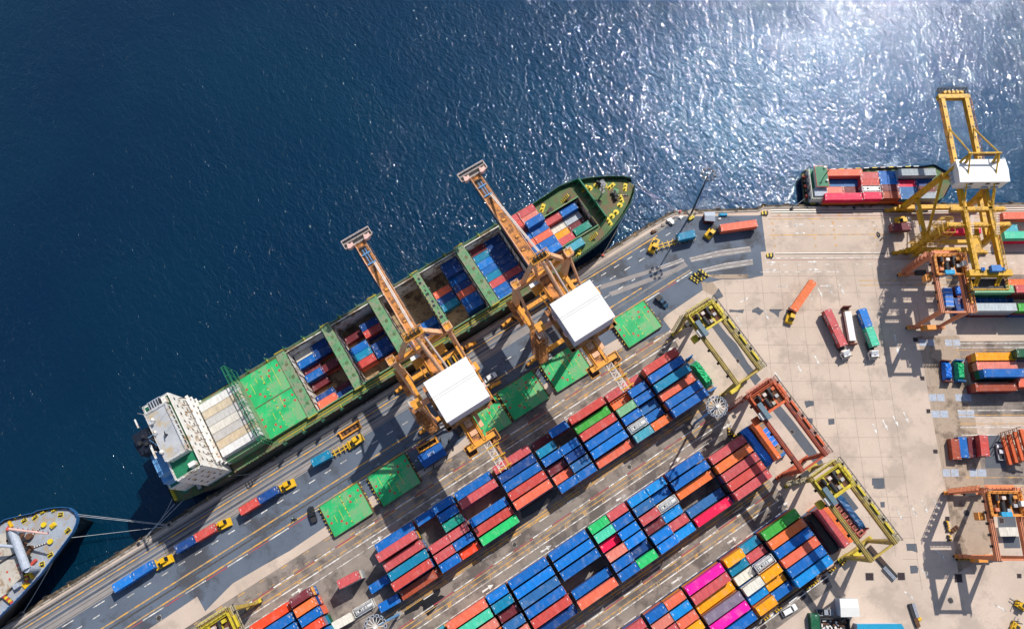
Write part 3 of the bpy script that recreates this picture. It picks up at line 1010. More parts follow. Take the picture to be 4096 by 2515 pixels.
# ================================================================ the container ship along the quay
M_hull = mat('hull_dark_green', (0.012, 0.022, 0.02), rough=0.45, var=0.3, scale=.15, dirt=(0.06, 0.05, 0.04), dirt_amt=.25, dirt_scale=.2)
M_dgreen = mat('deck_green', (0.085, 0.145, 0.055), rough=0.75, var=0.3, scale=.35, dirt=(0.16, 0.11, 0.06), dirt_amt=.5, dirt_scale=.3, fine=.15)
M_bgreen = mat('beam_green', (0.105, 0.27, 0.125), rough=0.7, var=0.25, scale=.4, dirt=(0.22, 0.24, 0.15), dirt_amt=.55, dirt_scale=.5, fine=.12)
M_cover = mat('hatch_green', (0.016, 0.40, 0.125), rough=0.6, var=0.25, scale=.22, dirt=(0.17, 0.36, 0.16), dirt_amt=.4, dirt_scale=.28, fine=.1)
M_green2 = mat('fitting_green', (0.012, 0.16, 0.075), rough=0.55, var=0.25, scale=.6)
M_bulw = mat('bulwark_green', (0.02, 0.10, 0.06), rough=0.55, var=0.3, scale=.5)
M_hold = mat('hold_wall', (0.66, 0.65, 0.61), rough=0.8, var=0.2, scale=.3, dirt=(0.24, 0.17, 0.11), dirt_amt=.5, dirt_scale=.3)
M_floor = mat('hold_floor', (0.40, 0.28, 0.15), rough=0.85, var=0.3, scale=.3, dirt=(0.12, 0.08, 0.05), dirt_amt=.5, dirt_scale=.3, fine=.15)
M_shipw = mat('ship_white', (0.72, 0.70, 0.66), rough=0.55, var=0.08, scale=.3, dirt=(0.45, 0.30, 0.18), dirt_amt=.3, dirt_scale=.4)
M_shipgrey = mat('roof_grey', (0.40, 0.41, 0.43), rough=0.7, var=0.18, scale=.3, dirt=(0.42, 0.33, 0.2), dirt_amt=.35, dirt_scale=.2)
M_navy = mat('funnel_navy', (0.006, 0.010, 0.022), rough=0.5, var=0.3, scale=1)
M_blue2 = mat('blue_paint_and_shade', (0.12, 0.30, 0.55), rough=.6, var=.15)  # blue fittings; on aft house tiers, skylit shade on white put into colour
M_yfit = mat('fitting_yellow', (0.68, 0.50, 0.02), rough=0.5, var=0.15, scale=1.5)
M_rust = mat('rust_brown', (0.12, 0.055, 0.03), rough=0.85, var=0.4, scale=1.2)
M_socket = mat('socket_red', (0.50, 0.07, 0.05), rough=0.6, var=0.2, scale=2)
M_glass = mat('window_glass', (0.015, 0.02, 0.028), rough=0.08, var=0.2, spec=.6)
M_rope = mat('rope_pale', (0.40, 0.42, 0.44), rough=0.9, var=0.2)

ship = thing('container_ship', 'long green container ship with open holds moored below two salmon cranes', 'ship', (0, 0, 0))
YC = 77.0
_far = [(-88.7, 88.4), (-84, 89.3), (-76, 89.6), (36, 89.6)] + [xy(ZB(*q, 9.2)) for q in ((830, 545), (1000, 432), (1100, 365), (1250, 308), (1400, 278), (1600, 262), (1750, 264), (1830, 283))]
_near = [(-88.7, 65.8), (-84, 64.6), (-76, 64.1), (36, 63.8)] + [xy(ZB(*q, 9.2)) for q in ((1330, 1062), (1400, 1012), (1500, 938), (1600, 850), (1690, 740), (1760, 640), (1820, 540), (1858, 430))]
_tip = xy(ZB(1868, 330, 9.2))
_far = [p for i, p in enumerate(_far)] + [_tip]
_near = _near + [_tip]
def interp(L, x):
    for a, b in zip(L, L[1:]):
        if a[0] <= x <= b[0]:
            return a[1] + (b[1] - a[1]) * (x - a[0]) / max(1e-6, b[0] - a[0])
    return L[-1][1] if x > L[-1][0] else L[0][1]
xs = [-88.7, -86, -82, -76, -70, -58.2] + [-44 + 8.2 * k for k in range(10)] + [37.5, 41, 45, 49.8, 53, 56, 59, 61.5, 64, 66, 68, 70, 72, 74, 76, 77.5, 79, 80.2, 81.2, _tip[0] - .25]
def ztop(x):
    return 7.0 if x < 38 else min(9.2, 7 + (x - 38) * .3)
hull = MB()
P = []
for x in xs:
    f, n = interp(_far, x), interp(_near, x)
    if f < n:
        f = n = (f + n) / 2
    c, hb = (f + n) / 2, (f - n) / 2
    t = max(0, (x - 36) / (80 - 36))
    k = max(.03, 1 - 1.0 * t ** 1.5) if x > 36 else (1 if x > -76 else 1 - (-76 - x) / 12.7 * .45)
    km = (k + 1) / 2 + .1 * (1 - k)
    zt = ztop(x)
    P.append([(x, c + hb * k, -3.6), (x, c + hb * min(1, km), 2.2), (x, f, zt), (x, n, zt), (x, c - hb * min(1, km), 2.2), (x, c - hb * k, -3.6)])
for a, b in zip(P, P[1:]):
    for i in (0, 1, 3, 4):
        hull.raw([a[i], b[i], b[i + 1], a[i + 1]], [(0, 1, 2, 3)], M_hull)
hull.raw(P[0], [(0, 1, 2, 3, 4, 5)], M_hull)
tp = (_tip[0], _tip[1], 9.2)
for i in (0, 1, 2, 3, 4):
    hull.raw([P[-1][i], (tp[0] - (3.5 if i == 0 else 0), tp[1], -3.6 if i in (0,) else (2.2 if i == 1 else 9.2)), P[-1][i + 1]], [(0, 1, 2)], M_hull)
hull.build('hull', ship)
HOLDS = [(-40.6, -28.3), (-24.7, -11.6), (-7.9, 4.5), (7.1, 20.2), (24.0, 36.6)]
HY0, HY1, HZ = 66.9, 88.2, -2.75
dk = MB()
def decks(x0, x1, z, y_cut=None):
    st = [x0] + [x for x in xs if x0 + .2 < x < x1 - .2] + [x1]
    for a, b in zip(st, st[1:]):
        fa, fb, na, nb = interp(_far, a) - .15, interp(_far, b) - .15, interp(_near, a) + .15, interp(_near, b) + .15
        if y_cut:
            dk.raw([(a, na, z), (b, nb, z), (b, y_cut[0], z), (a, y_cut[0], z)], [(0, 1, 2, 3)], M_dgreen)
            dk.raw([(a, y_cut[1], z), (b, y_cut[1], z), (b, fb, z), (a, fa, z)], [(0, 1, 2, 3)], M_dgreen)
        else:
            dk.raw([(a, na, z), (b, nb, z), (b, fb, z), (a, fa, z)], [(0, 1, 2, 3)], M_dgreen)
decks(-88.7, -70, 5.9)
decks(-70, -40.6, 6.85)
for i, (a, b) in enumerate(HOLDS):
    decks(a, b, 6.85, (HY0, HY1))
    decks(b, HOLDS[i + 1][0] if i < 4 else 49.8, 6.85)
FQ = (49.8, 64.0, 71.0, 82.6)
decks(FQ[0], FQ[1], 7.6, FQ[2:])
decks(FQ[1], 81.2, 7.6)
dk.raw([(81.2, interp(_near, 81.2), 7.6), (_tip[0] - .3, _tip[1], 7.6), (81.2, interp(_far, 81.2), 7.6)], [(0, 1, 2)], M_dgreen)
dk.build('deck', ship)
# open holds: pale walls, planked floor, coaming
for a, b in HOLDS + [FQ[:2]]:
    y0, y1 = (HY0, HY1) if a != FQ[0] else FQ[2:]
    z1 = 7.9 if a != FQ[0] else 8.6
    hz = HZ if a != FQ[0] else 1.0
    h = MB()
    h.raw([(a, y0, hz), (b, y0, hz), (b, y1, hz), (a, y1, hz)], [(0, 1, 2, 3)], M_floor)
    for (p, q) in (((a, y1), (b, y1)), ((b, y0), (a, y0)), ((b, y1), (b, y0)), ((a, y0), (a, y1))):
        h.raw([(*p, hz), (*q, hz), (*q, z1), (*p, z1)], [(0, 1, 2, 3)], M_hold)
    # cell guides stand off the cross bulkheads
    for k in range(8):
        y = y1 - .35 - k * 2.56
        if y > y0:
            for x in (a + .12, b - .12):
                h.box(x - .1, x + .1, y - .11, y + .11, hz, z1 - .9, M_rust if k % 2 else M_hold)
    for k in range(7):
        y = y1 - 2.5 - k * 2.56
        if y > y0 + 1 and a > 20 and a < 40:
            h.box(b - .06, b - .02, y, y + 1.3, 3.6, 5.9, M_shipw)
    hold = h.build('cargo_hold', ship)
    w = .35
    for ya, yb_, mm in ((y1, y1 + w, M_hold if a != FQ[0] else M_bgreen), (y0 - w, y0, M_bgreen)):
        c = MB()
        c.box(a - w, b + w, ya, yb_, 6.9, z1, mm)
        c.build('coaming', hold)
# cross beams between the holds
for x0, x1, z, lat in ((-43.9, -40.9, 8.6, 0), (-28.0, -25.0, 8.6, 0), (-11.3, -8.2, 8.6, 0), (4.75, 6.9, 8.3, 1), (20.5, 23.7, 8.6, 0)):
    b = MB()
    b.box(x0, x1, 66.2, 88.9, 6.9, z, M_bgreen)
    n = 9 if not lat else 15
    for k in range(n):
        y = 67.5 + k * 20.6 / (n - 1)
        if lat:
            b.box(x0 + .3 + .5 * (k % 3), x0 + 1.2 + .3 * (k % 2), y - .5, y + .4, z, z + .012, M_dark)
            b.box(x0 - .12, x0 + .1, y, y + .25, z, z + .25, M_yfit)
        else:
            b.beam((x0 + .8, y - .35, z + .03), (x0 + .8, y + .35, z + .03), .12, .06, M_green2)
            b.beam((x1 - .8, y - .35, z + .03), (x1 - .8, y + .35, z + .03), .12, .06, M_green2)
            b.box(x0 - .15, x0, y, y + .3, z - .5, z + .1, M_rust)
            b.box(x1, x1 + .15, y + .6, y + .9, z - .5, z + .1, M_rust)
    if not lat:
        for y in (70.5, 75, 80, 84.6):
            b.tube(((x0 + x1) / 2 + .3, y, z), ((x0 + x1) / 2 + .3, y, z + .05), .55, M_dgreen, 14)
    o = b.build('hatch_beam', ship)
    for y in (66.0, 89.2):
        r = MB()
        r.rail([(x0, y, z - .2), (x1, y, z - .2)], 1.1, M_yfit, .05, 1.2)
        r.build('guard_rail', o)
# bulwark with its stays round the bow
def side_pts(L, x0, x1, n):
    return [(x0 + (x1 - x0) * k / n, interp(L, x0 + (x1 - x0) * k / n)) for k in range(n + 1)]
for L, s in ((_far, -1), (_near, 1)):
    bw = MB()
    pts = side_pts(L, 38, _tip[0] - .3, 52)
    for (xa, ya), (xb, yb) in zip(pts, pts[1:]):
        z0, z1 = ztop(xa) - 1.7, ztop(xa) + .35
        za, zb = ztop(xa) + .3, ztop(xb) + .3
        bw.hexa([(xa, ya, z0), (xb, yb, z0), (xb, yb + s * .16, z0), (xa, ya + s * .16, z0), (xa, ya, za), (xb, yb, zb), (xb, yb + s * .16, zb), (xa, ya + s * .16, za)] if s > 0 else
                [(xa, ya + s * .16, z0), (xb, yb + s * .16, z0), (xb, yb, z0), (xa, ya, z0), (xa, ya + s * .16, za), (xb, yb + s * .16, zb), (xb, yb, zb), (xa, ya, za)], M_bulw)
    for (xa, ya) in pts[2:-2:1]:
        d = Vector((0, s, 0)) if xa < 74 else (Vector((70, YC, 0)) - Vector((xa, ya, 0))).normalized()
        p = Vector((xa, ya, 0)) + d * .15
        zt = ztop(xa)
        q = p + d * 1.0
        bw.raw([(p.x, p.y, zt - 1.6), (q.x, q.y, zt - 1.6), (p.x, p.y, zt + .2), (p.x + .1, p.y, zt - 1.6), (q.x + .1, q.y, zt - 1.6), (p.x + .1, p.y, zt + .2)], [(0, 1, 2), (5, 4, 3), (0, 2, 5, 3), (1, 4, 5, 2)], M_green2)
    bw.build('bulwark', ship)
# breakwater across the foredeck
b = MB()
pa, pb = ZB(1285, 352, 10.6), ZB(1562, 722, 10.6)
b.hexa([(67.6, 71.2, 7.6), (68.0, 71.2, 7.6), (68.0, 87.4, 7.6), (67.6, 87.4, 7.6), (67.2, 71.2, 11.0), (67.6, 71.2, 11.0), (67.6, 87.4, 11.0), (67.2, 87.4, 11.0)], M_green2)
for k in range(7):
    y = 72 + k * 2.45
    b.raw([(67.5, y, 7.6), (65.6, y, 7.6), (67.3, y, 10.7), (67.5, y + .12, 7.6), (65.6, y + .12, 7.6), (67.3, y + .12, 10.7)], [(0, 1, 2), (5, 4, 3), (1, 4, 5, 2), (0, 3, 4, 1)], M_green2)
for y in (71.2, 87.4):
    b.beam((67.4, y, 9.2), (64.5, y + (1 if y > 80 else -1) * 1.3, 8.4), .15, 2.4, M_green2, h2=1.2)
b.build('breakwater', ship)
# foremast
m = MB()
mx_, my_ = 71.2, 79.3
m.tube((mx_, my_, 7.6), (mx_, my_, 17.5), .28, M_shipgrey, 8, r2=.16)
for z, w in ((11, .9), (14, .7), (16.6, 1.0)):
    m.box(mx_ - w / 2, mx_ + w / 2, my_ - w, my_ + w, z, z + .12, M_shipgrey)
    m.rail([(mx_ - w / 2, my_ - w, z), (mx_ + w / 2, my_ - w, z), (mx_ + w / 2, my_ + w, z), (mx_ - w / 2, my_ + w, z), (mx_ - w / 2, my_ - w, z)], .8, M_shipgrey, .04, .6)
for k in range(16):
    m.beam((mx_ - .5, my_ - .2, 8 + .55 * k), (mx_ - .5, my_ + .2, 8 + .55 * k), .06, .06, M_shipgrey)
m.build('mast', ship)
# windlasses
for x, y, a in ((73.2, 82.6, .5), (74.8, 76.6, -.5)):
    w = MB()
    ca, sa = math.cos(a), math.sin(a)
    p = lambda u, v, z: (x + u * ca - v * sa, y + u * sa + v * ca, z)
    w.tube(p(0, -1.6, 8.5), p(0, 1.6, 8.5), .55, M_dark, 12)
    w.tube(p(0, -.5, 8.5), p(0, .4, 8.5), .8, M_dark, 14)
    w.obox((x, y, 7.6), 1.6, 3.4, .35, a, M_rust)
    for k in range(8):
        w.tube(p(1.0 + .42 * k, -.05, 7.85), p(1.3 + .42 * k, -.05, 7.85), .2, M_dark if k % 2 else M_shipgrey, 6)
    w.obox(p(-.9, 1.0, 7.6), .8, .8, .9, a, M_dark)
    w.build('windlass', ship)
# bollards on yellow plates, seen round the foredeck
def bollard(px, py, ang, par, z=7.6, zz=ZB, plate=True):
    c = zz(px, py, z)
    q = MB()
    if plate:
        q.obox((c.x, c.y, z), 3.0, 1.25, .05, ang, M_yfit)
        ca, sa = math.cos(ang), math.sin(ang)
        for s in (-.6, .6):
            q.tube((c.x + s * ca, c.y + s * sa, z), (c.x + s * ca, c.y + s * sa, z + .75), .28, M_dark, 10, r2=.32)
            q.tube((c.x + s * ca, c.y + s * sa, z + .75), (c.x + s * ca, c.y + s * sa, z + .82), .36, M_yfit, 10)
    else:
        q.tube((c.x, c.y, z), (c.x, c.y, z + .05), .95, M_yfit, 16)
        q.tube((c.x, c.y, z), (c.x, c.y, z + .8), .38, M_dark, 12, r2=.30)
        q.tube((c.x, c.y, z + .8), (c.x, c.y, z + .9), .42, M_yfit, 12)
    q.build('mooring_bollard', par)
for px, py, a in ((1355, 390, 0), (1625, 365, 0), (1765, 375, 38), (1728, 492, 60), (1605, 720, 75), (933, 585, 30), (1300, 1035, 30)):
    bollard(px, py, rad(a + 10), ship)
for px, py in ((1410, 385), (1475, 358), (1557, 355), (1712, 555), (1675, 627), (1633, 665)):
    bollard(px, py, 0, ship, plate=False)
d = MB()
c = ZB(1668, 430, 7.6)
d.obox((c.x, c.y, 7.6), 1.5, 1.5, 1.1, .6, M_green2)
d.obox((c.x, c.y, 8.7), 1.7, 1.7, .1, .6, M_bgreen)
d.build('deck_hatch', ship)
for px, py, a in ((1010, 615, 0.5), (1185, 490, .5), (1500, 540, .5)):
    d = MB()
    c = ZB(px, py, 7.6)
    d.obox((c.x, c.y, 7.6), 2.0, 1.4, .9, a, M_rust)
    d.obox((c.x, c.y, 8.5), 1.5, 1.0, .02, a, M_dark)
    d.build('deck_locker', ship)
for pa, pb in (((1125, 525), (1190, 455)), ((1410, 905), (1480, 840))):
    s_ = MB()
    a, b2 = ZB(*pa, 7.7), ZB(*pb, 9.4)
    dd = (b2 - a)
    sd = Vector((-dd.y, dd.x, 0)).normalized() * .5
    for k in range(11):
        p = a.lerp(b2, k / 10)
        s_.beam(p - sd, p + sd, .28, .06, M_yfit if k % 2 == 0 else M_dark)
    for t in (-1, 1):
        s_.beam(a + sd * t, b2 + sd * t, .1, .25, M_yfit)
    s_.build('stairway', ship)
# side fittings: rails, yellow walkway edge, fender brackets
r = MB()
r.rail([(-57, 89.3, 6.9), (37, 89.4, 6.9)], 1.1, M_bgreen, .05, 3.2)
r.rail([(-69, 64.5, 6.9), (37, 64.2, 6.9)], 1.1, M_bgreen, .05, 3.2)
for x0, x1 in ((-55, 30),):
    r.box(x0, x1, 65.15, 65.3, 6.9, 6.96, M_yfit)
    r.box(x0, x1, 66.05, 66.15, 6.9, 6.96, M_yfit)
    r.box(x0, x1, 88.75, 88.85, 6.9, 6.95, M_yfit)
r.build('guard_rail', ship)
for k in range(15):
    x = -54 + 6.4 * k
    for y, s in ((89.7, 1), (63.95, -1)):
        q = MB()
        q.box(x, x + 1.1, min(y, y + s * .5), max(y, y + s * .5), 6.2, 7.4, M_bulw)
        q.box(x + .3, x + .5, min(y, y + s * .9), max(y, y + s * .9), 6.9, 8.3, M_bulw)
        q.box(x + .6, x + .85, min(y, y - s * .8), max(y, y - s * .8), 6.9, 7.6, M_yfit if k % 2 else M_rust)
        q.build('fairlead', ship)
# ---- deckhouse aft
hs = MB()
hs.box(-78.5, -70.6, 65.3, 88.9, 5.9, 26.0, M_shipw)
hs.box(-84.8, -78.5, 67.6, 86.0, 5.9, 15.5, M_shipw)
hs.box(-84.2, -78.5, 68.6, 78.6, 15.5, 20.0, M_blue2)  # white tiers in skylit shade, painted blue
hs.box(-83.0, -78.5, 69.8, 76.4, 20.0, 23.8, M_blue2)
house = hs.build('deckhouse', ship)
q = MB()
q.box(-78.2, -71.0, 65.6, 88.6, 26.0, 26.06, M_green2)
q.box(-84.5, -78.7, 67.9, 85.7, 15.5, 15.56, M_green2)
q.build('bridge_deck', house)
q = MB()
q.box(-77.4, -71.6, 70.6, 85.4, 26.06, 29.0, M_shipw)
q.box(-77.6, -71.3, 70.4, 85.6, 29.0, 29.2, M_shipgrey)
wh = q.build('wheelhouse', house)
q = MB()
for k in range(9):
    y = 71.2 + k * 1.58
    q.box(-71.6, -71.56, y, y + 1.2, 27.2, 28.5, M_glass)
q.build('window', wh)
q = MB()
for z in (9, 12, 15, 18, 21, 24):
    for k in range(9):
        y = 67.2 + k * 2.45
        q.box(-70.6, -70.57, y, y + .8, z, z + .9, M_glass)
for z in (10, 14, 18, 22):
    for x in (-77, -75, -73):
        q.box(x, x + .7, 65.27, 65.3, z, z + .8, M_glass)
q.build('window', house)
q = MB()
q.rail([(-70.8, 65.5, 26.06), (-78.3, 65.5, 26.06), (-78.3, 71, 26.06)], 1.15, M_shipw, .05, 1.4)
q.rail([(-78.3, 85, 26.06), (-78.3, 88.7, 26.06), (-70.8, 88.7, 26.06)], 1.15, M_shipw, .05, 1.4)
q.box(-70.85, -70.6, 65.4, 88.8, 26.0, 27.1, M_shipw)
q.rail([(-77.5, 70.5, 29.2), (-71.4, 70.5, 29.2), (-71.4, 85.5, 29.2), (-77.5, 85.5, 29.2), (-77.5, 70.5, 29.2)], 1.0, M_shipw, .05, 1.6)
q.rail([(-84.6, 67.7, 15.56), (-84.6, 85.8, 15.56)], 1.1, M_shipw, .05, 1.6)
q.build('guard_rail', house)
q = MB()
for y in (66.6, 86.8):
    q.box(-73.4, -71.6, y - .4 if y < 80 else y - .6, y + .8 if y < 80 else y + 1.2, 26.06, 28.2, M_shipw)
for y0, n in ((86.2, 5),):
    for k in range(n):
        q.box(-76.2 + .75 * k, -75.8 + .75 * k, y0, y0 + 2.2, 28.22, 28.28, M_dark)
    q.box(-76.4, -72.6, 86.0, 88.6, 28.1, 28.2, M_plate)
    for p in ((-76.2, 86.2), (-72.8, 86.2), (-76.2, 88.4), (-72.8, 88.4)):
        q.beam((*p, 26.06), (*p, 28.1), .12, .12, M_shipw)
q.build('wing_shelter', house)
# aerials on the wheelhouse roof
q = MB()
for x, y, r_, h in ((-75.8, 82.4, .55, 1.6), (-76.6, 79, .45, 1.4), (-77.2, 73.2, .6, 1.2)):
    q.tube((x, y, 29.2), (x, y, 29.2 + h), .12, M_shipw, 8)
    q.lathe([(r_ * .5, 0), (r_, r_ * .5), (r_ * .95, r_), (r_ * .5, r_ * 1.5), (.05, r_ * 1.7)], M_shipw, (x, y, 29.2 + h), 14)
q.tube((-74.6, 77.2, 29.2), (-74.6, 77.2, 30.6), .25, M_dark, 8)
q.beam((-74.8, 76.4, 30.6), (-74.4, 78.0, 30.6), .2, .2, M_dark)
for x, y, l in ((-72.2, 83, 4), (-72.4, 79, 3), (-73.2, 72, 5), (-76.8, 84.6, 6)):
    q.tube((x, y, 29.2), (x - .2, y, 29.2 + l), .04, M_shipw, 5)
q.build('aerial', wh)
q = MB()
q.tube((-77.9, 77.5, 26), (-77.9, 77.5, 36), .35, M_navy, 8, r2=.2)
q.tube((-77.9, 74.4, 26), (-77.9, 77.2, 33), .12, M_blue2, 6)
q.tube((-77.9, 80.6, 26), (-77.9, 77.8, 33), .12, M_blue2, 6)
for z, w in ((31, 2.6), (33.5, 2.0)):
    q.beam((-77.9, 77.5 - w, z), (-77.9, 77.5 + w, z), .25, .2, M_navy)
q.box(-78.6, -78.2, 71.8, 76.0, 32.3, 32.8, M_shipw)
q.tube((-78.3, 73.9, 31.0), (-78.3, 73.9, 32.3), .2, M_shipw, 8)
q.box(-78.6, -78.3, 81.0, 83.6, 34.5, 34.9, M_shipw)
q.beam((-77.9, 77.5, 34.4), (-78.4, 82.3, 34.5), .15, .15, M_navy)
q.build('radar_mast', house)
q = MB()
q.prism([(-83.6, 76.4), (-79.3, 76.4), (-79.0, 79.5), (-79.3, 82.8), (-83.6, 82.8), (-84.0, 79.5)], 20, 27.6, M_navy)
for x, y, r_ in ((-80.6, 78.3, .5), (-80.6, 80.6, .5), (-82.2, 79.4, .6)):
    q.tube((x, y, 27.6), (x, y, 28.7), r_, M_dark, 10)
q.box(-84.0, -79.0, 76.2, 83.0, 15.56, 20, M_blue2)
q.build('funnel', house)
# aft mooring deck
q = MB()
q.tube((-83.2, 70.6, 5.9), (-83.2, 70.6, 9.4), .7, M_bulw, 12)
q.beam((-83.2, 70.6, 9.2), (-77.0, 67.2, 9.8), .7, .9, M_blue2, .35, .45)
q.tube((-78.2, 67.7, 8.5), (-78.2, 67.7, 9.8), .5, M_shipw, 8)
q.build('provision_crane', ship)
q = MB()
q.tube((-84.6, 68.4, 5.9), (-84.6, 68.4, 6.0), 1.5, M_green2, 20)
for x, y in ((-80.6, 66.7), (-86.0, 73.4)):
    q.tube((x, y - 1.0, 6.8), (x, y + 1.0, 6.8), .6, M_shipgrey, 12)
    q.box(x - .8, x + .8, y - 1.2, y + 1.2, 5.9, 6.3, M_dark)
q.build('mooring_winch', ship)
q = MB()
q.box(-88.4, -87.8, 66.6, 70.6, 5.9, 7.0, M_yfit)
for k in range(7):
    q.box(-88.42, -87.78, 66.9 + .55 * k, 67.1 + .55 * k, 6.99, 7.03, M_dark)
q.build('gangway_rack', ship)
# lashing bridges
def lashing(x, y0, y1, z1, m, name, lean=0, steps=8):
    q = MB()
    n = steps
    for k in range(n + 1):
        y = y0 + (y1 - y0) * k / n
        for d in (-.5, .5):
            q.beam((x + d, y, 6.9), (x + d + lean, y, z1), .17, .17, m)
        q.beam((x - .5, y, z1), (x + .5, y, z1), .18, .18, m)
    for z in (7.6, (7 + z1) / 2, z1 - 1.2, z1):
        for d in (-.5, .5):
            q.beam((x + d, y0, z), (x + d, y1, z), .16, .2, m)
    for k in range(n):
        ya, yb = y0 + (y1 - y0) * k / n, y0 + (y1 - y0) * (k + 1) / n
        za, zb = (7.6, z1) if k % 2 else (z1, 7.6)
        q.beam((x + .5, ya, za), (x + .5, yb, zb), .14, .14, m)
        q.beam((x - .5, ya, zb), (x - .5, yb, za), .14, .14, m)
    o = q.build(name, ship)
    return o
lashing(-57.0, 66.0, 91.2, 17.2, M_green2, 'lashing_bridge')
q = MB()
for k in range(10):
    y = 67.2 + k * 2.33
    q.beam((-69.4, y, 6.9), (-69.4, y, 18.0), .35, .35, M_shipw)
    q.beam((-69.4, y, 16.6), (-71.0, y, 22.2), .16, .16, M_rust)
    q.tube((-71.0, y, 22.2), (-71.1, y, 22.6), .2, M_yfit if k % 3 else M_socket, 6)
    q.box(-69.7, -69.2, y - .7, y + .7, 15.0, 15.2, M_shipw)
for z in (9, 12, 15, 17.8):
    q.box(-69.9, -69.0, 66.6, 88.8, z, z + .12, M_shipw)
q.build('lashing_bridge', ship)
# pale refrigerated boxes behind the deckhouse
for k, c in enumerate(('white', 'salmon', 'grey', 'white', 'grey', 'white', 'white')):
    y = 84.3 - k * 2.53
    put_box('40', 'white', (-62.6, y, 12.0), 0, '%s pale container from the sea side, between white deckhouse and green lattice' % (ORD + ['seventh'])[k], 'pale containers in front of the deckhouse')
    ALLBOX[-1].color = (*[(0.62, 0.61, .58), (.50, .42, .30), (.44, .43, .41), (.56, .53, .47), (.42, .40, .38), (.50, .40, .27), (.60, .59, .57)][k], 1)
    for d_ in [o for o in bpy.data.objects if o.parent == ALLBOX[-1]]:
        d_.color = ALLBOX[-1].color
q = MB()
q.box(-69.0, -56.2, 66.7, 87.0, 6.9, 12.0, M_bgreen)
q.box(-69.0, -56.2, 87.0, 88.6, 6.9, 7.6, M_green2)
q.build('hatch_coaming', ship)
# closed hatch covers of the aft hold
def hatch_cover(label, x, y, z, lx, ly, ang, group, seed=0, stk=None):
    t = thing('hatch_cover', label, 'hatch cover', (x, y, z), ang, group)
    b = MB()
    b.box(-lx / 2, lx / 2, -ly / 2, ly / 2, .0, .95, M_cover)
    b.build('panel', t)
    e = MB()
    for s in (-1, 1):
        a0 = s * lx / 2
        e.box(min(a0, a0 + s * .35), max(a0, a0 + s * .35), -ly / 2 + .1, ly / 2 - .1, .1, .6, M_rust)
        for k in range(9):
            y_ = -ly / 2 + .6 + k * (ly - 1.2) / 8
            e.box(min(a0 + s * .3, a0 + s * .6), max(a0 + s * .3, a0 + s * .6), y_ - .14, y_ + .14, .2, .75, M_yfit if k % 3 else M_rust)
        e.box(a0 - .08, a0 + .08, -ly / 2, ly / 2, .95, 1.04, M_dgreen)
        e.box(-lx / 2 + .1, lx / 2 - .1, s * ly / 2 - .08, s * ly / 2 + .08, .95, 1.02, M_dgreen)
    e.build('edge_trim', t)
    R2 = random.Random(seed)
    for px, py in ((-.22, -.21), (-.14, -.34), (.24, .28), (.18, .13), (-.46, .12), (-.46, -.1), (.47, .3), (.47, .12)):
        f = MB()
        c = (px * lx * .92, py * ly)
        f.tube((*c, .95), (*c, .975), .38, M_socket, 14)
        f.tube((*c, .975), (*c, .985), .13, M_dark, 8)
        f.build('lashing_socket', t)
    f = MB()
    for k in range(5):
        for j in (0, 1):
            f.box(-.25 + .05 * k + R2.uniform(-.2, .2), .1 + .05 * k, -ly * .42 + k * ly * .2 + j * .45, -ly * .42 + k * ly * .2 + .3 + j * .45, .95, .962, M_yfit if (k + j) % 2 else M_rust)
        f.box(-lx * .3 + k * lx * .15, -lx * .3 + k * lx * .15 + .1, ly * R2.uniform(-.4, .4), ly * R2.uniform(-.4, .4) + .7, .95, .96, M_yfit)
    f.build('painted_marks', t)
    return t
hatch_cover('green hatch cover closed on the ship, nearer the open sea', -50.4, 82.9, 7.6, 12.9, 10.6, 0, 'hatch covers closed on the ship', 1)
hatch_cover('green hatch cover closed on the ship, nearer the quay', -50.4, 72.1, 7.6, 12.9, 10.6, 0, 'hatch covers closed on the ship', 2)
q = MB()
q.box(-57.0, -43.95, 66.6, 88.4, 6.87, 7.55, M_dgreen)
q.build('hatch_coaming', ship)

# ---- boxes in the open holds: column text runs from the sea side to the quay side, digit = tiers; forward-bay navy has the hold's shade put into the colour
def hold_load(i, L, Rr):
    a, b = HOLDS[i]
    for side, spec, x in (('aft', L, a + 3.35), ('forward', Rr, b - 3.3)):
        for k, e in enumerate(spec.split()):
            if e == '-':
                continue
            c, n = e[:-1], int(e[-1])
            z0 = HZ
            for t in range(n):
                top = t == n - 1
                cc = c if top else RN.choice(UNDERPAL)
                if not top and n - t > 2:
                    continue
                ln = '%s container %s of the %s column, %s bay of the %s hold' % (CN[cc], 'on top' if top else 'second from top', (ORD + ['seventh', 'eighth'])[k], side, ('aftmost open', 'second open', 'third open', 'fourth open', 'foremost open')[i])
                put_box('20', cc, (x + RN.uniform(-.06, .06), 86.85 - 2.56 * k, z0 + t * CH), 0, ln, 'containers in the holds of the green ship')
                if not top or n > 2:
                    pass
def hold_fix(z):
    return z
hold_load(0, 'white2 blue2 maroon1 blue2 maroon1 - navy2 coral3', 'navy2 navy2 - maroon2 - - maroon1 navy2')
hold_load(1, '- maroon1 - blue2 tealblue2 red2 - -', '- navy2 red2 - navy2 navy2 - -')
hold_load(2, '- - - - - - blue1 -', '- - - - - blue2 blue1 blue1')
hold_load(3, '- - coral1 navy1 tealblue1 - - -', 'navy3 navy3 blue2 navy2 coral2 blue2 blue2 -')
hold_load(4, 'maroon2 tealblue2 azure2 blue2 tealblue2 rose2 blue2 blue2', 'navy2 navy2 navy2 navy2 navy2 rose2 navy2 blue2')
